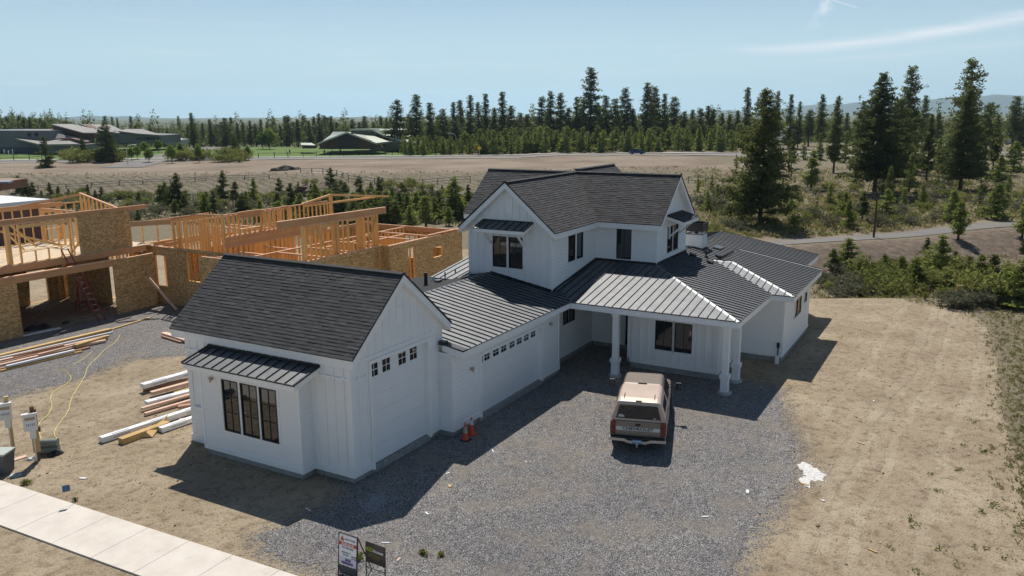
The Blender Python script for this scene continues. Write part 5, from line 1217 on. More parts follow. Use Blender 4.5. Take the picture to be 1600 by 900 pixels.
LB = [(-30, 561, 172, 513, .3, .16, .0, 'plank_gold', 'widest golden board at the back of the long board pile'),
 (-30, 565, 176, 518, .12, .12, .0, 'wrap', 'thin pale board just in front of the wide golden board'),
 (-30, 569, 170, 523.5, .2, .1, .0, 'plank_pink', 'long pinkish board, third from the back of the long board pile'),
 (-30, 573, 168, 527, .14, .13, .0, 'plank_red', 'long dark red board in the middle of the long board pile'),
 (-30, 576, 150, 534, .2, .1, .0, 'plank_pink', 'long pinkish board before the dark red one'),
 (-20, 580, 140, 541.5, .16, .12, .0, 'plank_red', 'red brown board near the front of the long board pile'),
 (-20, 583, 128, 548, .14, .1, .0, 'plank_gold', 'frontmost thin golden board of the long board pile'),
 (10, 571, 116, 546, .16, .1, .14, 'wrap', 'pale board lying crooked on top of the pile, left part'),
 (60, 553, 160, 527, .12, .1, .15, 'plank_pink', 'pinkish board lying on top of the pile, middle part'),
 (117, 538.5, 166, 524, .24, .16, .12, 'plank_gold', 'thick tan beam end on the right top of the long board pile'),
 (112, 541, 165, 530.5, .2, .12, .05, 'plank_pink', 'short pink beam end under the thick tan one'),
 (173, 514, 236, 495, .14, .08, .0, 'plank_gold', 'single thin yellow board trailing off right towards the inner corner'),
 (20, 555, 100, 538, .1, .09, .16, 'plank_red', 'short dark red board on top of the pile at the left')]
for q in LB: board(*q[:8], q[8], GB)
a, b = at(35, 525.5, 0), at(95, 512, 0)
board(35, 524, 94, 511.5, .3, .05, .0, 'wrap', 'white strip of wrap lying in the sun before the garage slab', GB, 'strip', 'wrap_strip')

# yellow cords
MT['cord'] = simple('yellow_cord', (.62, .52, .16), .6, var=.05)
def cord(px, label, lift=.02):
    P = [at(u_, v_, 0.02) for u_, v_ in px]; Q = []
    for i in range(len(P)-1):
        for j in range(6):
            t = j/6; p0 = P[max(i-1, 0)]; p1, p2 = P[i], P[i+1]; p3 = P[min(i+2, len(P)-1)]
            q = .5*((2*p1)+(p2-p0)*t+(2*p0-5*p1+4*p2-p3)*t*t+(3*p1-p0-3*p2+p3)*t*t*t); Q.append((q.x+R.uniform(-.012, .012), q.y+R.uniform(-.012, .012), lift))
    mb = MB(); mb.path(Q, .016, 5); o = mb.build('extension_cord', MT['cord']); tag(o, label, 'cord', 'yellow extension cords')
cord([(188, 522), (180, 535), (165, 545), (150, 560), (138, 572), (132, 588), (122, 605), (112, 622), (107, 640), (98, 655), (88, 668), (85, 680), (92, 688), (94, 695)], 'long yellow extension cord running from the boards to the green rolls')
cord([(143, 550), (130, 561), (112, 571)], 'faint short yellow cord on the gravel left of the long cord')
cord([(92, 576), (104, 581), (111, 591), (100, 603), (82, 614), (79, 625), (81, 635), (75, 648), (64, 658), (60, 668), (62, 680), (66, 690)], 'yellow extension cord zigzagging over gravel and dirt to the meter post')

# temporary meter posts
MT['meterbox'] = simple('weathered_white_panel', (.72, .71, .69), .5, var=.06); MT['brownpaper'] = simple('tan_sticker', (.38, .28, .17), .7)
def meter(u, v, ang, label, h=2.1, shade=True):
    p = at(u, v, 0); r = empty('meter_post', p, ang, label, 'meter post', 'temporary power posts by the sidewalk')
    mb = MB(); mb.box(-.07, .07, -.07, .07, -.3, h); mb.build('post', MT['treated' if shade else 'plank_gold'], r)
    mb = MB(); mb.box(-.33, .12, -.22, -.071, h-.85, h-.28); bx = mb.build('meter_box', MT['meterbox'], r, bevel=.015)
    mb = MB(); mb.box(-.36, .14, -.25, -.071, h-.28, h-.20); mb.build('box_hood', MT['meterbox'], bx)
    mb = MB(); mb.box(-.27, .06, -.225, -.219, h-.45, h-.34); mb.build('sticker', MT['brownpaper'], bx)
    mb = MB()
    for k in range(5): mb.box(-.24+k*.06, -.21+k*.06, -.225, -.219, h-.66-.02*(k % 2), h-.58)
    mb.build('switches', MT['ink'], bx)
    mb = MB(); mb.box(-.16, .04, -.13, -.071, h-1.2, h-.87); mb.build('lower_box', MT['meterbox'], r)
    mb = MB(); mb.tube((-.05, -.1, h-1.2), (-.05, -.1, 0), .025, .025, 8); mb.build('conduit', MT['meterbox'], r)
    if shade:
        mb = MB(); mb.box(.071, .14, -.12, .2, h-.75, h-.1); mb.box(.071, .2, -.05, .1, h-1.0, h-.8); mb.build('rear_box', MT['treated'], r)
        mb = MB(); mb.box(-.12, .12, -.068, -.075-.02, h-1.75, h-.9); mb.build('backboard', MT['plank_gold'], r)
    return r
meter(60, 719, math.radians(-28), 'dark stained meter post with white panel box, right of the two by the sidewalk')
meter(21, 703, math.radians(-28), 'pale wood meter post with white panel box at the left frame edge', 2.15, False)
MT['greenroll'] = simple('grey_green_vinyl', (.16, .20, .17), .6, var=.15, scale=6); MT['binm'] = simple('dark_grey_bin', (.07, .08, .085), .6, var=.1); MT['lid'] = simple('pale_green_lid', (.38, .43, .38), .7, var=.1)
p = at(76, 709, 0); 
for k, zz in enumerate((.16, .44)):
    mb = MB(); ax_ = Vector((math.cos(.9), -math.sin(.9), 0)); mb.tube(-ax_*.38, ax_*.38, .15, .15, 16); o = mb.build('rolled_mat', MT['greenroll'], smooth=False); o.location = (p.x, p.y, zz); tag(o, ['lower grey green rolled mat lying behind the dark meter post', 'upper grey green rolled mat on top of the other roll'][k], 'roll')
lump('cable_heap', at(87, 711, 0)-Vector((0, 0, .0)), .3, .16, .14, 8, 'black', 'black tangled cable heap beside the green rolled mats', 'cables')
lump('plastic_bag', at(50, 718, 0), .16, .12, .1, 9, 'wrap', 'crumpled white bag at the foot of the dark meter post', 'bag')
mb = MB(); mb.prism([(-.3, -.1, 0), (.25, -.14, 0), (.3, .06, 0), (-.1, .13, 0)], (0, 0, .04)); o = mb.build('board_scrap', MT['plank_pink']); o.location = at(29, 717, 0); tag(o, 'small pink wood scrap between the two meter posts', 'scrap')
p = at(4, 738, 0); r = empty('storage_bin', p, .5, 'dark grey bin with a paler lid at the left frame edge', 'bin')
mb = MB(); mb.loft([[(-.27, -.27, 0), (.27, -.27, 0), (.27, .27, 0), (-.27, .27, 0)], [(-.33, -.33, .75), (.33, -.33, .75), (.33, .33, .75), (-.33, .33, .75)]]); mb.build('bin_body', MT['binm'], r, bevel=.02)
mb = MB(); mb.box(-.36, .36, -.36, .36, .75, .82); mb.build('lid', MT['lid'], r, bevel=.02)
mb = MB(); mb.tube((0, 0, 0), (0, 0, .035), .2, .19, 28); o = mb.build('utility_cover', MT['lid']); o.location = at(25, 743, 0); tag(o, 'round pale green utility cover set in the dirt by the sidewalk', 'cover')
MT['flagblue'] = simple('blue_flag_vinyl', (.03, .09, .20), .5)
p = at(117, 789, 0); r = empty('marker_flag', p, -.5, 'small blue marker flag on a wire by the sidewalk edge', 'marker flag')
mb = MB(); mb.tube((0, 0, -.05), (-.08, 0, .72), .006, .006, 6); mb.build('wire', MT['alu'], r)
mb = MB(); mb.prism([(-.08, .0, .52), (-.30, .0, .52), (-.30, .0, .74), (-.08, .0, .74)], (0, .004, 0)); mb.build('flag', MT['flagblue'], r)

# yard signs
MT['signwhite'] = simple('white_sign_panel', (.74, .75, .78), .4, var=.02); MT['signred'] = simple('sign_red', (.50, .04, .03), .4, var=.02); MT['signdark'] = simple('dark_brown_sign', (.028, .022, .018), .35, var=.1)
MT['txtgrey'] = simple('grey_lettering', (.16, .18, .24), .5, var=0); MT['txtviolet'] = simple('violet_lettering', (.06, .03, .18), .5, var=0); MT['txtgreen'] = simple('lime_lettering', (.34, .45, .02), .5, var=0); MT['txtwhite'] = simple('white_lettering', (.75, .75, .75), .5, var=0); MT['txtgold'] = simple('dull_gold_lettering', (.2, .15, .04), .5, var=0); MT['lilac'] = simple('lilac_rider', (.62, .60, .72), .5, var=.03)
RX = Matrix.Rotation(math.radians(90), 4, 'X')
p0, p1 = at(529, 897, 0), at(557, 907, 0); pc = (p0+p1)/2
S1 = empty('for_sale_sign', (pc.x, pc.y, 0), math.atan2(p1.y-p0.y, p1.x-p0.x), 'white and red for sale sign with a sale pending rider in a black frame', 'sign')
W2 = .305; ZT = 1.22; tilt = .12
mb = MB()
for x in (-W2-.02, W2+.02): mb.beam((x, 0, 0), (x, tilt, ZT), .03, .03)
mb.beam((-W2-.02, tilt, ZT), (W2+.02, tilt, ZT), .03, .03); mb.beam((-W2, .03, .3), (W2, .03, .3), .02, .02)
for x in (-W2-.02, W2+.02): mb.beam((x, .65, 0), (x, tilt, ZT), .025, .025)
mb.build('frame', MT['black'], S1)
def TM(x, z): 
    return Matrix.Translation((x, tilt*z/ZT-.021, z)) @ Matrix.Rotation(-math.atan(tilt/ZT), 4, 'X') @ RX
def pan(x0, x1, z0, z1, mat, name, off=0, th=.012, parent=None):
    mb = MB(); f = lambda z: tilt*z/ZT-.012-off; mb.prism([(x0, f(z0), z0), (x1, f(z0), z0), (x1, f(z1), z1), (x0, f(z1), z1)], (0, th, 0)); return mb.build(name, MT[mat], parent or S1)
pn = pan(-W2, W2, .34, ZT-.03, 'signwhite', 'panel'); pan(-W2, W2, .885, .985, 'signred', 'red_stripe', .003, .003, pn)
text('FOR SALE', 'lettering', .098, MT['txtwhite'], TM(0, .933), pn, .001, .003); text('541.383.4360', 'lettering', .075, MT['txtgrey'], TM(0, .83), pn, .001, .0015)
text('Stellar Realty', 'lettering', .07, MT['txtgrey'], TM(.08, 1.08), pn, .001, .001); text('Stephanie R', 'lettering', .065, MT['txtgrey'], TM(-.06, .70), pn, .001, .0015); text('541.390.', 'lettering', .065, MT['txtgrey'], TM(-.06, .625), pn, .001, .0015)
mb = MB(); 
for k, (sx_, zz, r_) in enumerate(((0, 1.06, .05), (-.03, 1.04, .032), (.03, 1.04, .032), (0, 1.105, .03), (0, 1.135, .016))):
    mb.tube(Vector((-.2+sx_, tilt*zz/ZT-.0135-.001*k, zz)), Vector((-.2+sx_, tilt*zz/ZT-.016-.001*k, zz)), r_, r_, 14)
mb.build('drop_emblem', MT['signred'], pn)
pan(.12, W2, .56, .65, 'signdark', 'name_plate', .003, .003, pn); text('EDDY', 'lettering', .07, MT['txtwhite'], TM(.215, .604) @ Matrix.Translation((0, 0, .003)), pn, .001, .003)
rd_ = pan(-W2+.01, W2-.01, .34, .55, 'lilac', 'rider', .006, .004); text('SALE', 'lettering', .095, MT['txtviolet'], TM(.02, .492) @ Matrix.Translation((0, 0, .004)), rd_, .001, .005); text('PENDING', 'lettering', .095, MT['txtviolet'], TM(.0, .40) @ Matrix.Translation((0, 0, .004)), rd_, .001, .005)
mb = MB(); n = 12
for j in range(n):
    x0, x1 = -W2+j*2*W2/n, -W2+(j+1)*2*W2/n; w0 = .30+.025*math.sin(j*1.3); w1 = .30+.025*math.sin((j+1)*1.3)
    mb.prism([(x0, .03, .03), (x1, .03, .03), (x1, .02, w1), (x0, .02, w0)], (0, .02, 0))
mb.build('brochure_skirt', MT['binm'], S1)
p0, p1 = at(571, 897, 0), at(603, 909, 0); pc = (p0+p1)/2
S2 = empty('builder_sign', (pc.x, pc.y, 0), math.atan2(p1.y-p0.y, p1.x-p0.x), 'dark brown builder sign with lime and white lettering on a black wire frame', 'sign')
ZT = .98; tilt = .05; W3 = .33
mb = MB()
for x in (-W3-.01, W3+.01): mb.beam((x, 0, -.1), (x, tilt, ZT), .022, .022)
mb.beam((-W3, 0.01, .25), (W3, 0.01, .25), .02, .02); mb.beam((-W3, tilt, ZT), (W3, tilt, ZT), .02, .02); mb.build('frame', MT['black'], S2)
pn = pan(-W3, W3, .40, ZT-.01, 'signdark', 'panel', 0, .012, S2)
text('KD', 'lettering', .16, MT['txtgreen'], TM(-.19, .79), pn, .001, .004); text('Homes', 'lettering', .125, MT['txtwhite'], TM(.11, .78), pn, .001, .003)
for zz, wd in ((.66, .2), (.61, .26), (.56, .14)):
    mb = MB(); yy = tilt*zz/ZT-.015
    for k in range(int(wd*2/.035)): mb.box(-wd+k*.035, -wd+k*.035+.024, yy-.002, yy, zz-.012, zz+.012)
    mb.build('small_print', MT['txtgold'], pn)
# litter on gravel and dirt
LIT = [(700, 740, 'wrap'), (603, 849, 'wrap'), (667, 803, 'wrap'), (822, 722, 'wrap'), (703, 760, 'plank_gold'), (1345, 693, 'plank_pink'), (1257, 757, 'plank_gold'), (1286, 783, 'wrap'), (1363, 861, 'plank_gold'), (482, 797, 'wrap'), (1168, 769, 'wrap'), (1380, 740, 'treated'), (1278, 822, 'treated'), (1365, 627, 'wrap'), (1102, 808, 'wrap'), (623, 875, 'plank_pink'), (130, 748, 'wrap'), (770, 705, 'wrap')]
LN = {'wrap': 'white', 'plank_gold': 'tan', 'plank_pink': 'pinkish', 'treated': 'dark'}
for k, (u_, v_, mt) in enumerate(LIT):
    p = at(u_, v_, 0); mb = MB(); L = R.uniform(.06, .17); wd = R.uniform(.02, .06); mb.prism([(-L, -wd, 0), (L*.8, -wd*.7, 0), (L, wd, 0), (-L*.7, wd*.8, 0)], (0, 0, .02)); o = mb.build('scrap', MT[mt]); o.location = (p.x, p.y, .012); o.rotation_euler = (0, 0, R.uniform(0, 3))
    tag(o, 'small %s scrap lying loose on the ground' % LN[mt], 'scrap', 'bits of litter, %s' % LN[mt])
# ------------------------------------------------------------------ vegetation
NR = np.random.RandomState(11)
def tri_cloud(cent, size, k, stretch=1.0, upb=.3, seed=0, droop=0.0, flat=1.0):
    """k leaf triangles round each centre; cent (n,3), size (n,)"""
    rs = np.random.RandomState(seed); n = len(cent)
    c = np.repeat(cent, k, 0); s = np.repeat(size, k)[:, None]
    off = rs.normal(size=(n*k, 3)); off /= np.linalg.norm(off, axis=1)[:, None]+1e-9; off *= rs.uniform(.2, 1, (n*k, 1))**.6
    off[:, 2] *= flat
    p = c+off*s
    d = off+rs.normal(size=(n*k, 3))*.6; d[:, 2] += upb; d /= np.linalg.norm(d, axis=1)[:, None]+1e-9
    q = np.cross(d, rs.normal(size=(n*k, 3))); q /= np.linalg.norm(q, axis=1)[:, None]+1e-9
    L = s*rs.uniform(.55, 1.0, (n*k, 1))*stretch; W = s*rs.uniform(.22, .4, (n*k, 1))
    v = np.stack([p-q*W, p+q*W, p+d*L], 1).reshape(-1, 3)
    return v
def cloud_mesh(name, v, mat):
    me = bpy.data.meshes.new(name); n = len(v)//3
    me.vertices.add(len(v)); me.vertices.foreach_set('co', v.astype(np.float32).ravel())
    me.loops.add(len(v)); me.loops.foreach_set('vertex_index', np.arange(len(v), dtype=np.int32))
    me.polygons.add(n); me.polygons.foreach_set('loop_start', np.arange(0, len(v), 3, dtype=np.int32)); me.polygons.foreach_set('loop_total', np.full(n, 3, dtype=np.int32))
    me.update(); me.validate(); me.materials.append(MT[mat]); return me
def pine(name, h, rad, z0, whorls, per, kk, seed, mat='needle', tuft=.05, irr=.3, shape=.8, round_top=.0, lean=0, forks=0):
    """unit built at real height h; returns (crown mesh, trunk mesh)"""
    rr = random.Random(seed); C_, S_ = [], []; tb = MB()
    tr = h*.013+.05
    pts = [(lean*math.sin(t*2.2)*h*.02+rr.uniform(-.01, .01)*h*.3*t, rr.uniform(-.01, .01)*h*.3*t, h*t*.98-.4*(t == 0)) for t in [k/8 for k in range(9)]]
    tb.path(pts, [tr*(1-.9*t/8)*(1.25 if t == 0 else 1) for t in range(9)], 7)
    def axis_at(z):
        t = max(0, min(.999, z/(h*.98)))*8; i = int(t); f = t-i; a, b = pts[i], pts[i+1]; return a[0]+(b[0]-a[0])*f, a[1]+(b[1]-a[1])*f
    lop = [rr.uniform(1-irr, 1+irr*.6) for _ in range(12)]
    for wi in range(whorls):
        t = (wi+rr.uniform(-.3, .3))/whorls; t = max(0, min(1, t)); z = h*(z0+(1-z0)*t**.92)
        prof = (1-t)**shape
        if z0 > .15: prof *= min(1, .55+2.2*t)          # narrower skirts under old crowns
        if round_top: prof = max(prof, round_top*math.sqrt(max(0, 1-t)))
        for b_ in range(per):
            a = rr.uniform(0, 2*math.pi); L = rad*prof*lop[int(a/6.2832*12) % 12]*rr.uniform(.6, 1.12)+.02*h*.6
            if rr.random() < .10: continue
            up = rr.uniform(-.18, .30)*(1 if t < .5 else 1.6)+.25*t
            ax_, ay_ = axis_at(z)
            dx_, dy_ = math.cos(a), math.sin(a)
            if L > .08*h*.6:
                tb.path([(ax_, ay_, z-.02*h*.3), (ax_+dx_*L*.5, ay_+dy_*L*.5, z+L*up*.35), (ax_+dx_*L*.9, ay_+dy_*L*.9, z+L*up)], [tr*.28*(1-t*.6), tr*.18, tr*.06], 4)
            m_ = max(2, int(L/(tuft*h)*1.25))
            for j in range(m_):
                f = .25+.75*(j+rr.random()*.6)/m_
                C_.append((ax_+dx_*L*f+rr.gauss(0, .02)*h*.5, ay_+dy_*L*f+rr.gauss(0, .02)*h*.5, z+L*up*f*f+rr.gauss(0, .01)*h)); S_.append(tuft*h*rr.uniform(.6, 1.15)*(1-.45*t))
    C_.append((pts[-1][0], pts[-1][1], h*.985)); S_.append(tuft*h*.4)
    v = tri_cloud(np.array(C_), np.array(S_), kk, 1.0, .35, seed, flat=.62)
    cr = cloud_mesh(name+'_crown', v, mat)
    me = bpy.data.meshes.new(name+'_trunk'); me.from_pydata(tb.v, [], tb.f); me.materials.append(MT['bark']); me.update()
    return cr, me, h
def bush(name, h, rad, n, kk, seed, mat, tuft=.16, lobes=5, stems=True):
    rr = random.Random(seed); C_, S_ = [], []; lb = [(rr.uniform(-.55, .55)*rad, rr.uniform(-.55, .55)*rad, rr.uniform(.35, .68)*h, rr.uniform(.35, .6)) for _ in range(lobes)]+[(0, 0, h*.6, .6)]
    for _ in range(n):
        l = rr.choice(lb); u = rr.uniform(-1, 1); a = rr.uniform(0, 6.283); q = math.sqrt(1-u*u); r_ = rr.uniform(.55, 1.05)
        p = (l[0]+math.cos(a)*q*rad*l[3]*r_, l[1]+math.sin(a)*q*rad*l[3]*r_, max(.03, l[2]+u*h*.36*r_)); C_.append(p); S_.append(tuft*rad*rr.uniform(.6, 1.3))
    v = tri_cloud(np.array(C_), np.array(S_), kk, 1.1, .5, seed); cr = cloud_mesh(name+'_leaves', v, mat)
    tb = MB()
    for l in lb: tb.path([(0, 0, -.1), (l[0]*.5, l[1]*.5, l[2]*.4), (l[0], l[1], l[2])], [.03*h, .02*h, .008*h], 4)
    me = bpy.data.meshes.new(name+'_stems'); me.from_pydata(tb.v, [], tb.f); me.materials.append(MT['twig']); me.update()
    return cr, me, h
def decid(name, h, rad, seed, n=150, mat='leaf'):
    rr = random.Random(seed); C_, S_ = [], []; tb = MB(); tb.path([(0, 0, -.2), (.02*h, 0, h*.3), (0, .02*h, h*.75)], [.022*h, .016*h, .006*h], 6)
    for _ in range(n):
        u = rr.uniform(-1, 1); a = rr.uniform(0, 6.283); q = math.sqrt(1-u*u); r_ = rr.uniform(.35, 1)**.5*rr.uniform(.8, 1.1)
        zz = h*.62+u*h*.38*r_; w_ = 1-.35*max(0, u); C_.append((math.cos(a)*q*rad*r_*w_, math.sin(a)*q*rad*r_*w_, zz)); S_.append(.075*h*rr.uniform(.6, 1.2))
        if rr.random() < .12: tb.path([(0, 0, h*.35), (C_[-1][0]*.9, C_[-1][1]*.9, zz)], [.007*h, .002*h], 3)
    v = tri_cloud(np.array(C_), np.array(S_), 14, 1, .2, seed); cr = cloud_mesh(name+'_crown', v, mat)
    me = bpy.data.meshes.new(name+'_trunk'); me.from_pydata(tb.v, [], tb.f); me.materials.append(MT['twig']); me.update(); return cr, me, h
PROTO = {
 'tall': [pine('pine', 26, 4.6, .22, 30, 6, 9, 1, tuft=.036, shape=.72, irr=.5), pine('pine', 26, 4.2, .12, 32, 6, 9, 2, tuft=.036, shape=.78, irr=.5), pine('pine', 24, 4.6, .30, 28, 6, 9, 3, tuft=.036, round_top=.8), pine('pine', 24, 3.8, .08, 32, 7, 9, 4, tuft=.036, shape=.85, irr=.4), pine('pine', 22, 5.2, .10, 26, 7, 10, 7, tuft=.042, shape=.6, irr=.5, round_top=.5), pine('pine', 25, 5.0, .34, 24, 6, 9, 5, tuft=.038, irr=.45, round_top=.7)],
 'near': [pine('pine', 16, 4.7, .10, 40, 8, 13, 21, tuft=.030, irr=.35, shape=.62), pine('pine', 19, 4.2, .14, 44, 8, 13, 22, tuft=.027, irr=.5, shape=.7), pine('pine', 21, 4.6, .12, 44, 8, 13, 23, tuft=.026, irr=.5, shape=.85), pine('pine', 15, 2.7, .16, 34, 7, 13, 24, tuft=.03, irr=.35, shape=.75)],
 'young': [pine('young_pine', 7, 1.9, .06, 15, 6, 9, 31, 'needle_young', tuft=.06, shape=.75), pine('young_pine', 7, 1.5, .04, 16, 6, 9, 32, 'needle_young', tuft=.055, shape=.9), pine('young_pine', 7, 2.2, .1, 13, 6, 9, 33, 'needle_young', tuft=.07, irr=.4)],
 'sap': [pine('sapling', 4.5, 1.15, .18, 12, 6, 12, 41, 'needle_young', tuft=.07, irr=.3), pine('sapling', 4.5, 1.4, .06, 13, 6, 12, 42, 'needle_young', tuft=.075, irr=.4), pine('sapling', 4.5, 1.0, .22, 11, 5, 12, 43, 'juniper', tuft=.075)],
 'jun': [pine('juniper', 5, 1.9, .02, 16, 8, 12, 51, 'juniper', tuft=.06, shape=.6, irr=.4, round_top=.7), pine('juniper', 5, 1.5, .02, 18, 8, 12, 52, 'juniper', tuft=.055, shape=.75, irr=.3), pine('juniper', 5, 2.4, .03, 14, 9, 12, 53, 'juniper', tuft=.065, shape=.5, irr=.4, round_top=.9)],
 'darkbush': [pine('big_conifer', 13, 5.2, .03, 26, 9, 10, 61, 'juniper', tuft=.04, shape=.55, round_top=.9, irr=.25)],
 'sage': [bush('sage', 1.0, .85, 60, 9, 71, 'sage'), bush('sage', .9, 1.0, 70, 9, 72, 'sage', lobes=7)],
 'green': [bush('shrub', 1.5, 1.2, 110, 10, 81, 'green_shrub', .13), bush('shrub', 1.7, 1.1, 100, 10, 82, 'green_shrub', .13, 7), bush('shrub', 1.3, 1.3, 110, 10, 83, 'green_shrub', .12, 8)],
 'leaf': [decid('tree', 6, 1.9, 91), decid('tree', 6, 1.4, 92)],
}
NAMES = {'tall': 'pine_tree', 'near': 'pine_tree', 'young': 'young_pine', 'sap': 'pine_sapling', 'jun': 'juniper', 'darkbush': 'conifer_tree', 'sage': 'sagebrush', 'green': 'shrub', 'leaf': 'leafy_tree'}
PARTS = {'sage': ('leaves', 'stems'), 'green': ('leaves', 'stems')}
CATS = {'tall': 'pine tree', 'near': 'pine tree', 'young': 'young pine', 'sap': 'pine sapling', 'jun': 'juniper', 'darkbush': 'conifer', 'sage': 'sagebrush', 'green': 'shrub', 'leaf': 'tree'}
def plant(kind, p, h, label, group=None, wide=1.0, var=None, rot=None):
    pr = PROTO[kind]; cr, tr_, h0 = pr[R.randrange(len(pr)) if var is None else var % len(pr)]
    s = h/h0; r = bpy.data.objects.new(NAMES[kind], None); COL.objects.link(r); r.empty_display_size = .5
    r.location = (p.x, p.y, p.z-.02*h*0); r.rotation_euler = (0, 0, R.uniform(0, 6.28) if rot is None else rot); r.scale = (s*wide, s*wide, s)
    a, b = PARTS.get(kind, ('crown', 'trunk'))
    for nm, me in ((a, cr), (b, tr_)):
        o = bpy.data.objects.new(nm, me); COL.objects.link(o); o.parent = r
    return tag(r, label, CATS[kind], group)
def tall_at(u, vb, vt, kind, label, group=None, wide=1.0, var=None, D=None):
    if D is None: p = at(u, vb)
    else:
        q = atD(u, vb, D); p = Vector((q.x, q.y, float(TZ(q.x, q.y))))
    Dd, _ = DL(p.x, p.y); top = atD(u, vt, Dd); return plant(kind, p, max(.3, top.z-p.z), label, group, wide, var)
# trees of the right side, each told apart
for a in [
 (1187, 352, 141, 'near', 'big dark bushy pine right behind the chimney end of the farmhouse', 1.05, 0),
 (1164, 238, 136, 'tall', 'tall pine just left behind the big bushy pine', 1, 1),
 (1211, 232, 142, 'tall', 'pine peeking out right behind the big bushy pine', .9, 0),
 (1232, 232, 147, 'tall', 'pine with a pointed top above the white box building', 1, 3),
 (1246, 232, 158, 'tall', 'darker pine right of the pointed one above the white box building', .9, 1),
 (1280, 236, 147, 'tall', 'pine left behind the tree by the meadow gap', 1, 0),
 (1302, 270, 150, 'near', 'medium pine with bare lower trunk in the meadow', .85, 3),
 (1236, 263, 203, 'near', 'small slender pine right of the big bushy pine', .9, 3),
 (1267, 296, 233, 'sap', 'thin young pine with bare stem in the meadow', 1.2, 0),
 (1345, 232, 158, 'tall', 'pine showing behind the left edge of the wide tall pine', 1, 2),
 (1366, 303, 114, 'near', 'wide tall pine with thick bare trunk, centre of the right woods', 1.1, 1),
 (1396, 283, 155, 'near', 'green pine leaning against the wide tall pine', 1.05, 0),
 (1411, 270, 103, 'tall', 'dark high pine rising just right of the wide tall pine', .95, 2),
 (1439, 238, 149, 'tall', 'bluish far pine between the two highest pines', 1.1, 0),
 (1447, 281, 178, 'near', 'airy medium pine left of the highest pine', .9, 3),
 (1503, 268, 92, 'tall', 'highest pine of all with open ragged crown', 1.15, 4),
 (1500, 297, 138, 'near', 'broad green pine standing in front of the highest pine', 1.15, 2),
 (1539, 250, 160, 'tall', 'dark blunt pine right of the broad green one', 1.2, 2),
 (1551, 265, 180, 'near', 'upright cone shaped pine near the right frame edge', 1, 3),
 (1580, 240, 150, 'tall', 'far dark pine at the right frame edge', 1.3, 2),
 (1594, 240, 160, 'tall', 'second far dark pine cut by the right frame edge', 1.3, 3),
 (1583, 268, 220, 'sap', 'small pine below the far dark pines at the right edge', 1.5, 1),
 (1560, 284, 241, 'sap', 'small pine left under the upright cone shaped one', 1.5, 1),
 (1319, 337, 299, 'sap', 'low young pine behind the one by the trail, left part of the meadow', 1.4, 1),
 (1325, 357, 311, 'sap', 'young pine on the far trail bank, left of the wooden pole', 1.2, 1),
 (1347, 345, 299, 'sap', 'young pine just left of the wooden pole top', 1.3, 2),
 (1384, 337, 294, 'sap', 'bushy young pine right of the wooden pole', 1.6, 1),
 (1487, 346, 296, 'sap', 'bushy young pine behind the one at the trail edge', 1.5, 1),
 (1497, 374, 312, 'sap', 'young pine with long shadow on the near trail bank', 1.2, 0),
 (1555, 343, 286, 'sap', 'tall bushy young pine on the far bank near the right edge', 1.5, 1),
 (1597, 372, 311, 'sap', 'young pine cut by the right frame edge beside the trail', 1.2, 0),
 (1465, 440, 366, 'sap', 'bushy young pine in the scrub below the trail, right cluster centre', 1.5, 1),
 (1446, 415, 371, 'jun', 'dark rounded conifer left in the scrub cluster below the trail', 1.0, 1),
 (1490, 432, 392, 'sap', 'shorter young pine right in the scrub cluster below the trail', 1.5, 2),
 (1528, 450, 397, 'sap', 'pale young pine in the scrub between cluster and frame edge', 1.5, 0),
 (1592, 480, 404, 'sap', 'large green young pine at the right frame edge above the dirt rim', 1.6, 1),
 (1598, 396, 376, 'jun', 'dark juniper at the right frame edge below the trail', 1.0, 2)]:
    tall_at(a[0], a[1], a[2], a[3], a[4], None, a[5], a[6])
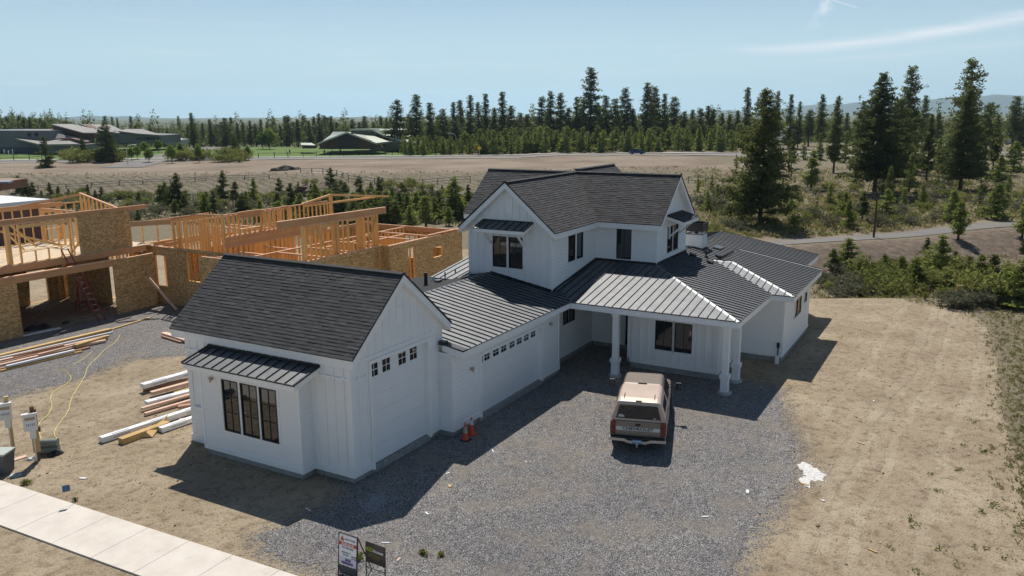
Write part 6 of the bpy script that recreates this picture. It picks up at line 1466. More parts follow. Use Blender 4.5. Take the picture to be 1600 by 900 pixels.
# mid-left and far-left trees told apart
for a in [
 (73, 262, 212, 'jun', 'dark rounded conifer before the grey school building', 1.0, 1),
 (169, 253, 192, 'darkbush', 'large dark conifer with broad skirt left of the side road', 1.0, 0),
 (131, 248, 214, 'jun', 'conifer just left of the large dark one', 1.1, 1),
 (23, 212, 176, 'tall', 'lone conifer behind the flat grey roof at far left', 1.0, 2),
 (279, 324, 270, 'jun', 'dark upright juniper left in the gully behind the framed house', 1.1, 1),
 (350, 310, 266, 'jun', 'dark upright juniper right of the first in the gully', 1.0, 1),
 (218, 323, 298, 'jun', 'small conical juniper behind the bare sloped stud wall', .9, 1),
 (217, 352, 326, 'jun', 'lone shadow casting juniper under the protruding beam', 1.0, 1),
 (517, 296, 262, 'jun', 'dark juniper on the reddish mound of the bank', 1.0, 0),
 (593, 313, 276, 'jun', 'pointed conifer before the bank, middle left', 1.0, 1),
 (712, 342, 276, 'sap', 'tall slim pine left of the farmhouse roof', 1.3, 1),
 (732, 338, 288, 'jun', 'dark juniper touching the left slope of the farmhouse roof', .9, 1),
 (487, 316, 287, 'jun', 'juniper left below the reddish mound', 1.0, 1),
 (437, 306, 278, 'jun', 'round juniper at the left foot of the reddish mound', 1.0, 0),
 (665, 322, 297, 'jun', 'small dark juniper right of the pointed conifer', .9, 1),
 (622, 236, 156, 'tall', 'tall flat topped pine with forked trunk beside the brown lodge', 1.5, 4),
 (652, 236, 147, 'tall', 'tall pine right of the flat topped one by the brown lodge', 1.6, 1),
 (673, 237, 160, 'tall', 'dense narrow pine behind the round dark tree', 1.5, 3),
 (675, 238, 193, 'darkbush', 'round dark tree left of the street lamp by the far road', 1.0, 0),
 (657, 237, 208, 'leaf', 'bright green small tree before the round dark tree', 1.0, 1),
 (727, 238, 206, 'leaf', 'bright green conical tree right of the street lamp', 1.0, 1),
 (233, 254, 232, 'leaf', 'bright green street tree standing in the side road verge', 1.1, 0),
 (215, 249, 228, 'leaf', 'green street tree left of the side road', 1.0, 0),
 (206, 251, 231, 'leaf', 'green street tree closest to the left street lamp', .9, 0),
 (226, 240, 221, 'leaf', 'dark green tree up the side road', 1.2, 0),
 (248, 238, 219, 'leaf', 'tall green tree at the bend of the side road', 1.1, 0),
 (269, 255, 227, 'leaf', 'yellow green tree right of the side road', 1.0, 0),
 (283, 249, 224, 'leaf', 'thin yellow green tree behind the one right of the side road', .9, 1),
 (311, 254, 226, 'leaf', 'yellow green slim tree by the lawn fence', .9, 1),
 (388, 250, 228, 'leaf', 'small yellow green tree at the left end of the lawn', .9, 1),
 (421, 233, 201, 'leaf', 'bright green broad tree at the edge of the lawn', 1.2, 0),
 (411, 233, 206, 'leaf', 'bright green tree left against the broad one at the lawn', 1.1, 0),
 (367, 240, 210, 'darkbush', 'dark wide conifer left above the lawn', .9, 0),
 (303, 232, 176, 'tall', 'tall dark pine above the yellow green trees', 1.3, 1),
 (282, 228, 181, 'tall', 'slim tall pine left of the tall dark one', 1.0, 3),
 (168, 226, 181, 'tall', 'pine behind the school roof, leftmost of the four', 1.2, 2),
 (179, 226, 182, 'tall', 'pine behind the school roof, second of the four', 1.1, 1),
 (187, 226, 184, 'tall', 'pine behind the school roof, third of the four', .9, 3),
 (208, 226, 181, 'tall', 'pine behind the school roof, rightmost of the four', 1.3, 1)]:
    tall_at(a[0], a[1], a[2], a[3], a[4], None, a[5], a[6])
G0 = 'yellow green hedge shrubs between school and lawn'
for k in range(46):
    u = R.choice([R.uniform(90, 195), R.uniform(150, 195), R.uniform(300, 395), R.uniform(262, 395)]); plant('green', at(u, R.uniform(246, 254)), R.uniform(1.8, 3.6), 'yellow green hedge shrub between the school and the lawn', G0, R.uniform(1.1, 1.7))
# tall pines along the far road
G1 = 'tall dark pines behind the young pines along the far road'
for u, vt in [(693, 170), (710, 159), (720, 156), (736, 148), (748, 159), (760, 146), (773, 168), (785, 143), (799, 165), (813, 176), (824, 178), (846, 151), (860, 142), (875, 145), (888, 168), (900, 151), (910, 165), (922, 105), (933, 160), (945, 149), (960, 154), (975, 137), (988, 170), (1009, 129), (1020, 135), (1036, 146), (1052, 151), (1067, 174), (1080, 171), (1092, 169), (1104, 165), (1112, 170), (1126, 176), (1138, 178), (1150, 172), (1262, 172), (1320, 176), (1420, 178), (1462, 176), (1520, 178)]:
    D = R.uniform(278, 305); tall_at(u, 237, vt, 'tall', 'tall dark pine in the row behind the young pines of the far road' if u != 922 else 'highest pine of the far row, standing above the farmhouse roof', G1 if u != 922 else None, R.uniform(1.15, 1.45)+.25*(vt > 160), None, D)
G2 = 'dark pines of the far left woods'
for u, vt in [(262, 200), (272, 205), (295, 195), (318, 192), (330, 186), (338, 196), (347, 190), (353, 184), (363, 183), (372, 192), (381, 190), (392, 188), (400, 193), (409, 186), (419, 190), (429, 184), (439, 195), (447, 181), (452, 180), (460, 190), (466, 186), (476, 180), (484, 188), (492, 182), (500, 177), (508, 180), (513, 183), (519, 181), (527, 190), (541, 188), (552, 186), (562, 190), (571, 181), (585, 190), (596, 181), (605, 184), (640, 178), (685, 180), (0, 182), (8, 184), (14, 181), (34, 180), (41, 184), (50, 182), (59, 185), (66, 184), (72, 188), (103, 190), (107, 188), (114, 190), (133, 190), (215, 194), (236, 196), (250, 199), (256, 202)]:
    D = R.uniform(330, 430); tall_at(u, 220, vt, 'tall', 'dark far pine in the woods behind school and lawn', G2, 1.5, None, D)
# young pines beside the far road
G3 = 'young light green pines in a band beyond the far road'; k = 0
u = 634
while u < 1152:
    for _ in range(2):
        D = R.uniform(250, 272); uu = u+R.uniform(-5, 5); hh = R.uniform(4.2, 8.2) if u > 740 else R.uniform(3.8, 6)
        q = atD(uu, 240, D); p = Vector((q.x, q.y, float(TZ(q.x, q.y)))); plant('young', p, hh, 'young light green pine in the band beyond the far road', G3, R.uniform(1.0, 1.4))
    u += 6.2
G4 = 'young pines in the right meadow and woods edge'
for u, vb, h in [(1150, 262, 3), (1090, 300, 2.6), (1112, 296, 2.4), (1105, 330, 2.8), (1120, 322, 3), (1280, 250, 7), (1320, 255, 8), (1335, 262, 7), (1255, 250, 6), (1352, 275, 7), (1428, 268, 8), (1465, 270, 7), (1480, 262, 8), (1525, 262, 6), (1296, 320, 3), (1410, 330, 3), (1440, 325, 3.2), (1530, 318, 3.4), (1570, 322, 3.2), (1345, 330, 2.6), (1275, 338, 2.4), (1235, 330, 2.6), (1222, 310, 3), (1575, 300, 3.4), (1388, 315, 5), (1420, 300, 6), (1335, 290, 5)]:
    plant('young', at(u, vb), h, 'young pine scattered in the right meadow below the tall pines', G4, R.uniform(.9, 1.2))
# gully behind the framed house: dense young pines, shrubs
G5 = 'young pines crowded in the gully behind the framed house'
for k in range(74):
    u = R.uniform(250, 745) if k > 22 else R.uniform(430, 745); vb = R.uniform(322, 356) if u > 400 else R.uniform(316, 338); plant('sap' if R.random() < .75 else 'jun', at(u, vb), R.uniform(2.2, 4.4), 'young pine in the dense thicket of the gully behind the framed house', G5, R.uniform(1.2, 1.7))
G6 = 'scattered green shrubs in the gully'
for k in range(80):
    u = R.uniform(60, 740); vb = R.uniform(306, 348) if u > 420 else R.uniform(302, 330); plant('green', at(u, vb), R.uniform(.9, 1.8), 'rounded green shrub in the gully left of the farmhouse', G6, R.uniform(1, 1.5))
for (u, vb, h) in [(30, 300, 3.2), (42, 303, 2.8), (52, 305, 2.5), (79, 308, 2.9), (92, 308, 2.2), (108, 310, 1.8), (66, 313, 1.9), (138, 305, 2.2), (160, 313, 2.6), (150, 315, 2.2)]:
    plant('jun', at(u, vb), h, 'squat juniper beyond the white flat roof at far left', 'squat junipers beyond the white flat roof', 1.0)
G7 = 'green shrubs of the scrub strip right of the farmhouse'
for k in range(62):
    u = R.uniform(1285, 1610); f = R.random(); vb = min(398+(u-1285)*.10 + f*(62+(u-1285)*.08), 474-R.random()*8)
    p = at(u, vb)
    if float(sd_poly(RIM, p.x, p.y)) < 1.2 or float((p.x-56)*.613+(p.y-2.7)*.79) > -9.5: continue
    plant('green', p, R.choice([R.uniform(.5, 1.1), R.uniform(.8, 1.6), R.uniform(1.4, 2.5)]), 'leafy green shrub in the scrub strip between bare dirt and trail bank', G7, R.uniform(.7, 1.3))
G8 = 'sagebrush in the scrub strip right of the farmhouse'
for k in range(90):
    u = R.uniform(1280, 1615); f = R.random(); vb = min(402+(u-1285)*.12+f*(64+(u-1285)*.1), 482-R.random()*8); p = at(u, vb)
    if float(sd_poly(RIM, p.x, p.y)) < .6 or float((p.x-56)*.613+(p.y-2.7)*.79) > -9: continue
    plant('sage', p, R.uniform(.45, 1.1), 'grey green sagebrush in the scrub strip between bare dirt and trail bank', G8, R.uniform(.9, 1.5))
G9 = 'shrubs on the meadow beyond the trail'
for k in range(130):
    u = R.uniform(1085, 1610); vb = R.uniform(285, 366-(u-1100)*.035); p = at(u, vb)
    if float((p.x-56)*.613+(p.y-2.7)*.79) < 3.5: continue
    g_ = R.random() < .55; plant('green' if g_ else 'sage', p, R.uniform(.7, 1.7), ('rounded green shrub' if g_ else 'grey sagebrush')+' on the meadow beyond the trail', ('green ' if g_ else 'sage ')+G9, R.uniform(.9, 1.5))
G10 = 'sagebrush clumps in the gully left'
for k in range(60):
    u = R.uniform(40, 740); vb = R.uniform(308, 342); plant('sage', at(u, vb), R.uniform(.7, 1.4), 'grey sagebrush clump in the gully left of the farmhouse', G10, R.uniform(1, 1.6))
G11 = 'bushy saplings poking out of the scrub strip'
for u, vb, h in [(1300, 428, 2.2), (1322, 420, 2.8), (1345, 436, 1.8), (1380, 424, 1.6), (1405, 444, 2.4), (1427, 452, 2.6), (1512, 436, 2.0), (1550, 446, 2.6), (1572, 470, 2.4), (1540, 470, 1.8), (1478, 458, 1.7)]:
    plant('sap', at(u, vb), h, 'bushy pale green sapling poking out of the scrub strip right of the farmhouse', G11, 1.9)
G12 = 'shrubs on the reddish mound and the lower bank'
for k in range(34):
    u = R.uniform(440, 740); plant('green' if k % 2 else 'jun', at(u, R.uniform(286, 312)), R.uniform(1.0, 2.0), 'dark shrub on the lower bank around the reddish mound', G12, R.uniform(1, 1.5))
# far wood read as one mass
cs, ss = [], []; rs = np.random.RandomState(5)
for k in range(1500):
    D = rs.uniform(330, 1000)**1.0; lat = rs.uniform(-.72, .72); x, y = XY(D, lat*D)
    if D < 420 and lat < -.2 and rs.rand() < .6: continue
    z = float(TZ(x, y)); h = rs.uniform(9, 17); n = 12; hill = 0
    for j in range(n):
        t = j/(n-1); r_ = (1-t)**.8*h*.17+.25; a = rs.uniform(0, 6.28)
        for q in range(2): cs.append((x+math.cos(a+q*3)*r_*.7, y+math.sin(a+q*3)*r_*.7, z+h*(.12+.88*t))); ss.append(r_*.75+.35)
v = tri_cloud(np.array(cs), np.array(ss), 5, 1, .4, 6, flat=.7); me = cloud_mesh('far_forest', v, 'needle'); o = bpy.data.objects.new('far_forest', me); COL.objects.link(o); tag(o, 'dark far pine forest closing the horizon behind everything', 'forest', kind='stuff')
# small ground plants
def scatter_stuff(name, pts, size, kk, mat, label, cat, seed):
    v = tri_cloud(np.array(pts), np.array(size), kk, 1.2, .9, seed, flat=.5); me = cloud_mesh(name, v, mat); o = bpy.data.objects.new(name, me); COL.objects.link(o); return tag(o, label, cat, kind='stuff')
def zpt(x, y, dz=.0): return (x, y, float(TZ(x, y))+dz)
pts, sz, pts2, sz2 = [], [], [], []
XS, YS = np.random.RandomState(8).uniform(-5, 75, 60000), np.random.RandomState(9).uniform(-60, 60, 60000)
rimd = sd_poly(RIM, XS, YS); dtt = (XS-56)*.613+(YS-2.7)*.79; Dn, Ln = DL(XS, YS)
ok = (rimd > .3) & (dtt < -8) & (Ln > 12); idx = np.where(ok)[0][:9000]
for i_ in idx:
    f_ = .45 if Dn[i_] < 47 else 1.0; (pts if R.random() < .45 else pts2).append(zpt(XS[i_], YS[i_], .05*f_)); (sz if pts and pts[-1][0] == XS[i_] else sz2).append(R.uniform(.10, .24)*f_)
scatter_stuff('undergrowth', pts, sz, 6, 'grass', 'green grass and low growth over the slope right of the dirt', 'grass', 1)
scatter_stuff('dry_grass', pts2, sz2, 6, 'drygrass', 'dry pale grass mixed over the slope right of the dirt', 'grass', 2)
pts, sz, pts2, sz2 = [], [], [], []
for _ in range(5200):   # weeds along the right strip and thin tufts on the dirt
    t = R.random(); v_ = R.uniform(478, 900); u = 1530+(v_-478)*.22+R.gauss(0, 16)+R.random()**.7*110
    p = at(u, v_, 0); (pts if R.random() < .62 else pts2).append((p.x, p.y, .03))
for (u, v_, n, s_) in [(1420, 815, 8, .5), (1430, 825, 5, .3), (1540, 705, 9, .5), (1553, 700, 6, .3), (1465, 768, 4, .2), (1545, 745, 6, .4), (1550, 790, 6, .4), (1570, 800, 7, .5), (1536, 803, 4, .2), (1505, 695, 3, .2), (1575, 870, 6, .6), (1480, 865, 5, .5), (1530, 855, 4, .3), (1455, 742, 3, .2), (1500, 735, 4, .3), (1560, 760, 5, .4), (1525, 660, 5, .4), (1590, 830, 6, .4), (1440, 895, 4, .4), (1500, 880, 4, .4), (1390, 860, 3, .3)]:
    for _ in range(n):
        p = at(u, v_, 0); pts.append((p.x+R.gauss(0, s_*.3), p.y+R.gauss(0, s_*.3), .03))
sz = [R.uniform(.03, .10) for _ in pts]; sz2 = [R.uniform(.04, .11) for _ in pts2]
scatter_stuff('weeds', pts, sz, 8, 'green_shrub', 'small green weeds along the right edge of the bare dirt', 'weeds', 3)
scatter_stuff('dry_weeds', pts2, sz2, 7, 'drygrass', 'small dry weeds along the right edge of the bare dirt', 'weeds', 4)
for (u, v_, s_, lb) in [(662, 866, .09, 'green weed tuft in the dirt right of the signs'), (689, 869, .08, 'darker green weed tuft, right of the other near the signs'), (40, 757, .12, 'green weed tuft at the sidewalk edge by the meter posts'), (118, 783, .07, 'thin dry weed by the blue marker flag'), (561, 873, .12, 'thin lime weed between the two signs')]:
    p = at(u, v_, 0); cs_ = [(R.gauss(0, s_*.4), R.gauss(0, s_*.4), .06) for _ in range(9)]; me = cloud_mesh('weed_tuft', tri_cloud(np.array(cs_), np.full(9, s_*.8), 16, 1.1, .9, int(u)), 'green_shrub'); o = bpy.data.objects.new('weed_tuft', me); COL.objects.link(o); o.location = p; tag(o, lb, 'weed')
# tussocks on the bank and on the bench edge
pts = []; sz = []
for _ in range(1500):
    D = R.uniform(150, 186); L = R.uniform(-118, 44); x, y = XY(D, L); pts.append(zpt(x, y, .1)); sz.append(R.uniform(.12, .34))
scatter_stuff('bank_tussocks', pts[:700], sz[:700], 5, 'sage', 'low grey green tussocks over the ripped bank', 'tussocks', 5)
scatter_stuff('bank_dry_grass', pts[700:], sz[700:], 5, 'drygrass', 'pale dry grass clumps over the ripped bank', 'grass', 6)
pts = []; sz = []
for _ in range(6500):
    u = R.uniform(1085, 1610); vb = R.uniform(262, 372); p = at(u, vb)
    if float((p.x-56)*.613+(p.y-2.7)*.79) < 2.5: continue
    pts.append((p.x, p.y, p.z+.08)); sz.append(R.uniform(.15, .45))
scatter_stuff('meadow_grass', pts[:len(pts)//2], sz[:len(pts)//2], 5, 'grass', 'green meadow grass beyond the trail', 'grass', 7)
scatter_stuff('meadow_dry_grass', pts[len(pts)//2:], sz[len(pts)//2:], 5, 'drygrass', 'dry meadow grass beyond the trail', 'grass', 8)
pts = []; sz = []
for _ in range(2500):
    u = R.uniform(20, 745); vb = R.uniform(304, 352); p = at(u, vb); pts.append((p.x, p.y, p.z+.1)); sz.append(R.uniform(.2, .6))
scatter_stuff('gully_growth', pts, sz, 6, 'sage', 'low sage growth covering the gully floor', 'undergrowth', 9)
# ------------------------------------------------------------------ far buildings and roadside things
MT['schoolroof'] = simple('brown_grey_roofing', (.22, .205, .185), .7, var=.06, scale=.3)
MT['schoolbrick'] = simple('dark_grey_cladding', (.16, .165, .175), .8, var=.08, scale=.2); MT['redbrick'] = simple('brown_red_brick', (.16, .085, .065), .85, var=.1, scale=.4); MT['bluegrey'] = simple('slate_band', (.07, .085, .11), .8, var=.08)
MT['lodgewall'] = simple('brown_block_wall', (.13, .085, .06), .85, var=.12, scale=.4); MT['lodgeroof'] = simple('sage_metal_roof', (.42, .44, .34), .4, .25, var=.05, scale=.3); MT['greentrim'] = simple('green_timber_trim', (.12, .14, .10), .7)
MT['whiteroof'] = simple('white_flat_roof', (.72, .75, .76), .5, var=.03, scale=.5); MT['terra'] = simple('terracotta_wall', (.33, .15, .09), .8, var=.1, scale=.6); MT['greyroof'] = simple('blue_grey_roof', (.20, .22, .24), .7, var=.06)
fw2 = Vector((math.cos(_a), math.sin(_a), 0))
def slab_from(mb, uv, D, depth, z=None):     # outline seen at distance D, given real depth away from us
    P = [atD(u_, v_, D) for u_, v_ in uv]; mb.prism(P, fw2*depth)
def roof_plane(mb, pts, th=.5):
    mb.prism([atD(u_, v_, D_) for u_, v_, D_ in pts], (0, 0, -th))
def body(mb, u0, u1, vtl, vtr, vb, D, depth): slab_from(mb, [(u0, vb), (u1, vb), (u1, vtr), (u0, vtl)], D, depth)
sch = empty('school_building', atD(80, 242, 285), 0, 'large grey school building with brown sloping roofs behind the playing field', 'building')
def part(mb, name, mat, root=sch):
    o = mb.build(name, MT[mat]); o.parent = root; o.matrix_parent_inverse = Matrix.Translation(root.location).inverted(); return o
mb = MB(); body(mb, -60, 78, 204, 204, 241, 280, 30); part(mb, 'hall_wall', 'schoolbrick')
mb = MB(); slab_from(mb, [(-60, 240.5), (60, 240.5), (60, 230), (-60, 230)], 279.6, .3); part(mb, 'slate_band', 'bluegrey')
for u_ in (45, 56):
    mb = MB(); slab_from(mb, [(u_-2.2, 213), (u_+2, 213), (u_+2, 207.5), (u_-2.2, 207.5)], 279.6, .3); part(mb, 'window', 'black')
mb = MB(); slab_from(mb, [(22, 215.5), (62, 225.5), (112, 226), (60, 215)], 276, 1.0); 
mb = MB(); roof_plane(mb, [(22, 215.8, 279), (63, 225.6, 268), (124, 224.8, 268), (90, 214, 292), (66, 214.5, 290)]); roof_plane(mb, [(30, 203.5, 290), (78, 204, 281), (82, 202, 290), (38, 202, 300)]); part(mb, 'low_roof', 'schoolroof')
mb = MB(); body(mb, 62, 126, 226.5, 226, 240, 270, 14); part(mb, 'low_wall', 'schoolbrick')
mb = MB(); roof_plane(mb, [(78, 204, 283), (78, 216, 281), (92, 216, 283), (134, 221.5, 280), (144, 217, 292), (100, 206, 296)]); part(mb, 'mid_roof', 'schoolroof')
mb = MB(); slab_from(mb, [(90, 216, ), (110, 215.6), (134, 221.5), (134, 226), (122, 225)], 279, 3); part(mb, 'mid_wall', 'redbrick')
mb = MB(); slab_from(mb, [(83, 196), (130, 209), (130, 214.5), (83, 204)], 290, 2.5); slab_from(mb, [(130, 209), (152, 209), (152, 216), (130, 214.5)], 290, 2.5); part(mb, 'tower_wall', 'redbrick')
mb = MB(); roof_plane(mb, [(80, 193.8, 288), (130, 207.2, 287), (152, 207.4, 287), (152, 202, 300), (112, 193.6, 306)], .4); part(mb, 'high_roof', 'schoolroof')
mb = MB(); slab_from(mb, [(128, 195), (152, 203), (152, 206), (140, 203)], 305, 6); part(mb, 'clerestory_wall', 'redbrick')
mb = MB(); roof_plane(mb, [(126, 194.2, 308), (153, 203, 306), (200, 210, 302), (190, 203, 310), (172, 194.5, 325)], .4); roof_plane(mb, [(184, 204.5, 300), (216, 208.5, 298), (252, 211, 296), (222, 201.5, 322), (198, 201.5, 322)], .4); part(mb, 'wing_roof', 'schoolroof')
mb = MB(); body(mb, 186, 252, 208.5, 211.3, 224, 300, 18); body(mb, 150, 188, 207, 209, 226, 303, 12); part(mb, 'wing_wall', 'schoolbrick')
for k in range(7):
    mb = MB(); u_ = 215+k*5.1; slab_from(mb, [(u_-1.5, 218.3), (u_+1.3, 218.3), (u_+1.3, 214.8), (u_-1.5, 214.8)], 299.7, .2); part(mb, 'window', 'black')
# lodge with green roofs
lo = empty('brown_lodge', atD(545, 234, 262), 0, 'brown lodge with pale green gabled roofs beyond the lawn', 'building')
mb = MB(); slab_from(mb, [(498, 233), (598, 233), (588, 223), (542, 208.5), (504, 221)], 262, 3); part(mb, 'gable_wall', 'lodgewall', lo)
mb = MB(); slab_from(mb, [(529, 233), (557, 233), (557, 213), (542, 208.5), (529, 213)], 261.4, .5); part(mb, 'porch_recess', 'black', lo)  # black panel before the wall, its colour stands in for the porch's shade
mb = MB(); roof_plane(mb, [(496, 223.5, 258), (542, 205.8, 258), (541, 205.8, 290), (520, 205.9, 290), (512, 217, 280)], .5); part(mb, 'left_roof', 'lodgeroof', lo)
mb = MB(); roof_plane(mb, [(542, 205.8, 258), (588, 223.3, 258), (608, 221, 266), (575, 209, 290), (541, 205.8, 290)], .5); part(mb, 'right_roof', 'lodgeroof', lo)
mb = MB(); slab_from(mb, [(548, 202), (585, 202), (600, 212), (590, 216), (570, 209), (548, 208)], 285, 10); slab_from(mb, [(598, 233), (660, 233), (660, 222), (598, 221)], 272, 12); part(mb, 'rear_wall', 'greentrim', lo)
mb = MB(); roof_plane(mb, [(546, 201.3, 284), (581, 201.3, 284), (600, 211.5, 282), (602, 209, 296), (580, 201, 300)], .5); roof_plane(mb, [(598, 213, 284), (640, 222, 268), (672, 222, 268), (650, 211, 296), (602, 209.5, 296)], .5); roof_plane(mb, [(579, 203.5, 296), (655, 203.5, 296), (655, 201, 308), (579, 201, 308)], .4); part(mb, 'rear_roof', 'lodgeroof', lo)
for u_ in (536, 541):
    pass
mb = MB(); slab_from(mb, [(472, 232), (491, 232), (491, 226.5), (472, 226)], 268, 4); sh = empty('garden_shed', atD(481, 233, 268), 0, 'small pale roofed shelter left of the brown lodge', 'shelter'); part(mb, 'shelter_wall', 'lodgewall', sh)
mb = MB(); roof_plane(mb, [(470, 226.3, 266), (493, 226.8, 266), (487, 223.2, 275), (470, 223.2, 275)], .25); part(mb, 'shelter_roof', 'lodgeroof', sh)
# white box building and others in the right woods
wb = empty('white_building', atD(1236, 222, 300), 0, 'white flat roofed building glimpsed between pines on the right', 'building')
mb = MB(); body(mb, 1222, 1252, 200.5, 200.5, 220, 300, 12); part(mb, 'wall', 'trim', wb); mb = MB(); slab_from(mb, [(1221, 200.5), (1253, 200.5), (1253, 198.6), (1221, 198.6)], 299.5, 13); part(mb, 'roof', 'whiteroof', wb)
wb = empty('grey_building', atD(1590, 222, 300), 0, 'low grey building at the right frame edge behind the pines', 'building')
mb = MB(); body(mb, 1578, 1625, 212, 212, 224, 300, 12); part(mb, 'wall', 'footing', wb); mb = MB(); slab_from(mb, [(1577, 212), (1626, 212), (1626, 209.5), (1577, 209.5)], 299.5, 13); part(mb, 'roof', 'schoolroof', wb)
wb = empty('roadside_building', atD(265, 222, 330), 0, 'pale low building between street trees and far pines', 'building')
mb = MB(); body(mb, 258, 284, 218, 218, 226, 330, 10); part(mb, 'wall', 'footing', wb); mb = MB(); roof_plane(mb, [(257, 218, 329), (285, 218, 329), (282, 214.5, 340), (260, 214.5, 340)], .3); part(mb, 'roof', 'whiteroof', wb)
# neighbour with white flat roof beyond the framed house
def WB(mb, x0, x1, y0, y1, z0, z1): mb.box(x0, x1, y0, y1, z0, z1)
nb = empty('flat_roofed_house', (46, 103, -1), 0, 'house with a white flat roof behind the framed garage at far left', 'house')
c_ = at(61, 312, 2.5); mb = MB(); x1, y1 = c_.x, c_.y
mb.box(x1-22, x1, y1-1, y1+15, -2.5, 1.7); o = mb.build('wall', MT['redbrick']); o.parent = nb; o.matrix_parent_inverse = Matrix.Translation(nb.location).inverted()
mb = MB(); mb.box(x1-22.5, x1+.5, y1-1.4, y1+15.5, 1.7, 2.6); o = mb.build('roof', MT['whiteroof']); o.parent = nb; o.matrix_parent_inverse = Matrix.Translation(nb.location).inverted()
nb = empty('terracotta_house', atD(0, 296, 150), 0, 'terracotta walled house with blue grey eaves cut by the left frame edge', 'house')
mb = MB(); slab_from(mb, [(-60, 302), (2, 298), (2, 284), (-60, 285)], 146, 8); part(mb, 'wall', 'terra', nb); mb = MB(); roof_plane(mb, [(-65, 285.5, 144), (14, 284, 144), (28, 278.5, 156), (-45, 279, 158)], .3); part(mb, 'roof', 'greyroof', nb)
mb = MB(); slab_from(mb, [(-8, 299), (-5, 299), (-5, 285), (-8, 285)], 145.6, .3); part(mb, 'downpipe', 'black', nb)
# street lamps
MT['lampgrey'] = simple('pale_lamp_metal', (.6, .62, .62), .4, .4)
def street_lamp(u, vb, vt, side, label):
    p = at(u, vb); D, _ = DL(p.x, p.y); h = atD(u, vt, D).z-p.z; r = empty('street_lamp', p, 0, label, 'street lamp', 'street lamps on the far roads')
    mb = MB(); rt = Vector((RT.x, RT.y, 0)); mb.path([(0, 0, -.2), (0, 0, h*.8), tuple(rt*side*.5+Vector((0, 0, h*.93))), tuple(rt*side*1.6+Vector((0, 0, h)))], [.13, .1, .08, .06], 8); mb.build('pole', MT['lampgrey'], r)
    mb = MB(); q = rt*side*1.5+Vector((0, 0, h)); mb.beam(q, q+rt*side*1.1-Vector((0, 0, .15)), .4, .16); mb.build('lamp_head', MT['lampgrey'], r)
street_lamp(200, 258, 226, 1, 'street lamp at the side road corner, left of the two'); street_lamp(713, 237, 208, -1, 'street lamp by the far road, right of the two, over the framed house')
# warning sign
p = at(749, 243); r = empty('warning_sign', p, math.radians(YAW-90), 'yellow diamond warning sign at the far road', 'road sign'); MT['yellow'] = simple('sign_yellow', (.75, .38, .02), .5)
mb = MB(); mb.tube((0, 0, -.1), (0, 0, 2.3), .05, .05, 6); mb.build('post', MT['lampgrey'], r)
mb = MB(); mb.prism([(-.75, -.08, 2.2), (0, -.08, 1.45), (.75, -.08, 2.2), (0, -.08, 2.95)], (0, .03, 0)); mb.build('sign_face', MT['yellow'], r)
# distant blue car
p = at(995, 241.5); r = empty('parked_car', (p.x, p.y, float(TZ(p.x, p.y))+.08), math.radians(YAW-90), 'blue hatchback driving on the far road', 'car'); MT['carblue'] = simple('blue_car_paint', (.02, .07, .19), .25, .3)
mb = MB(); mb.loft([ring(-2.2, .8, .35, .85, .1), ring(-2.05, .88, .3, 1.0, .12), ring(.8, .9, .3, .98, .12), ring(1.9, .86, .3, .85, .12), ring(2.2, .75, .35, .7, .1)]); mb.v = [(y_, x_, z_) for x_, y_, z_ in mb.v]; mb.build('body', MT['carblue'], r)
mb = MB(); mb.loft([ring(-2.0, .78, .95, 1.2, .06), ring(-1.5, .78, .95, 1.5, .08, .62), ring(.1, .78, .95, 1.52, .08, .62), ring(1.1, .78, .95, 1.05, .04, .7)]); mb.v = [(y_, x_, z_) for x_, y_, z_ in mb.v]; cb = mb.build('cabin', MT['tinted'], r)
mb = MB(); mb.prism([(-1.45, -.55, 1.5), (.1, -.55, 1.52), (.1, .55, 1.52), (-1.45, .55, 1.5)], (0, 0, .03)); mb.build('roof', MT['carblue'], cb)
for x_ in (-1.35, 1.3):
    for y_ in (-.86, .66): mb = MB(); mb.tube((x_, y_, .33), (x_, y_+.2, .33), .33, .33, 14); mb.build('wheel', MT['rubber'], r)
# weathered pole by the trail
p = at(1365, 371.5); top = atD(1367, 300, DL(p.x, p.y)[0]); mb = MB(); mb.path([(0, 0, -.3), (.03, 0, 2), (.1, 0, top.z-p.z)], [.11, .1, .07], 8); o = mb.build('wooden_pole', MT['bark']); o.location = p; tag(o, 'slim dark wooden pole on the near bank of the trail', 'pole')
# short grey post in the scrub
p = at(1497, 476); mb = MB(); mb.box(-.2, .2, -.05, .05, -.2, 1.3); o = mb.build('marker_board', MT['plank_gold']); o.location = p; o.rotation_euler = (0, 0, math.radians(YAW-90)); tag(o, 'upright weathered board standing in the scrub at the dirt rim', 'board')
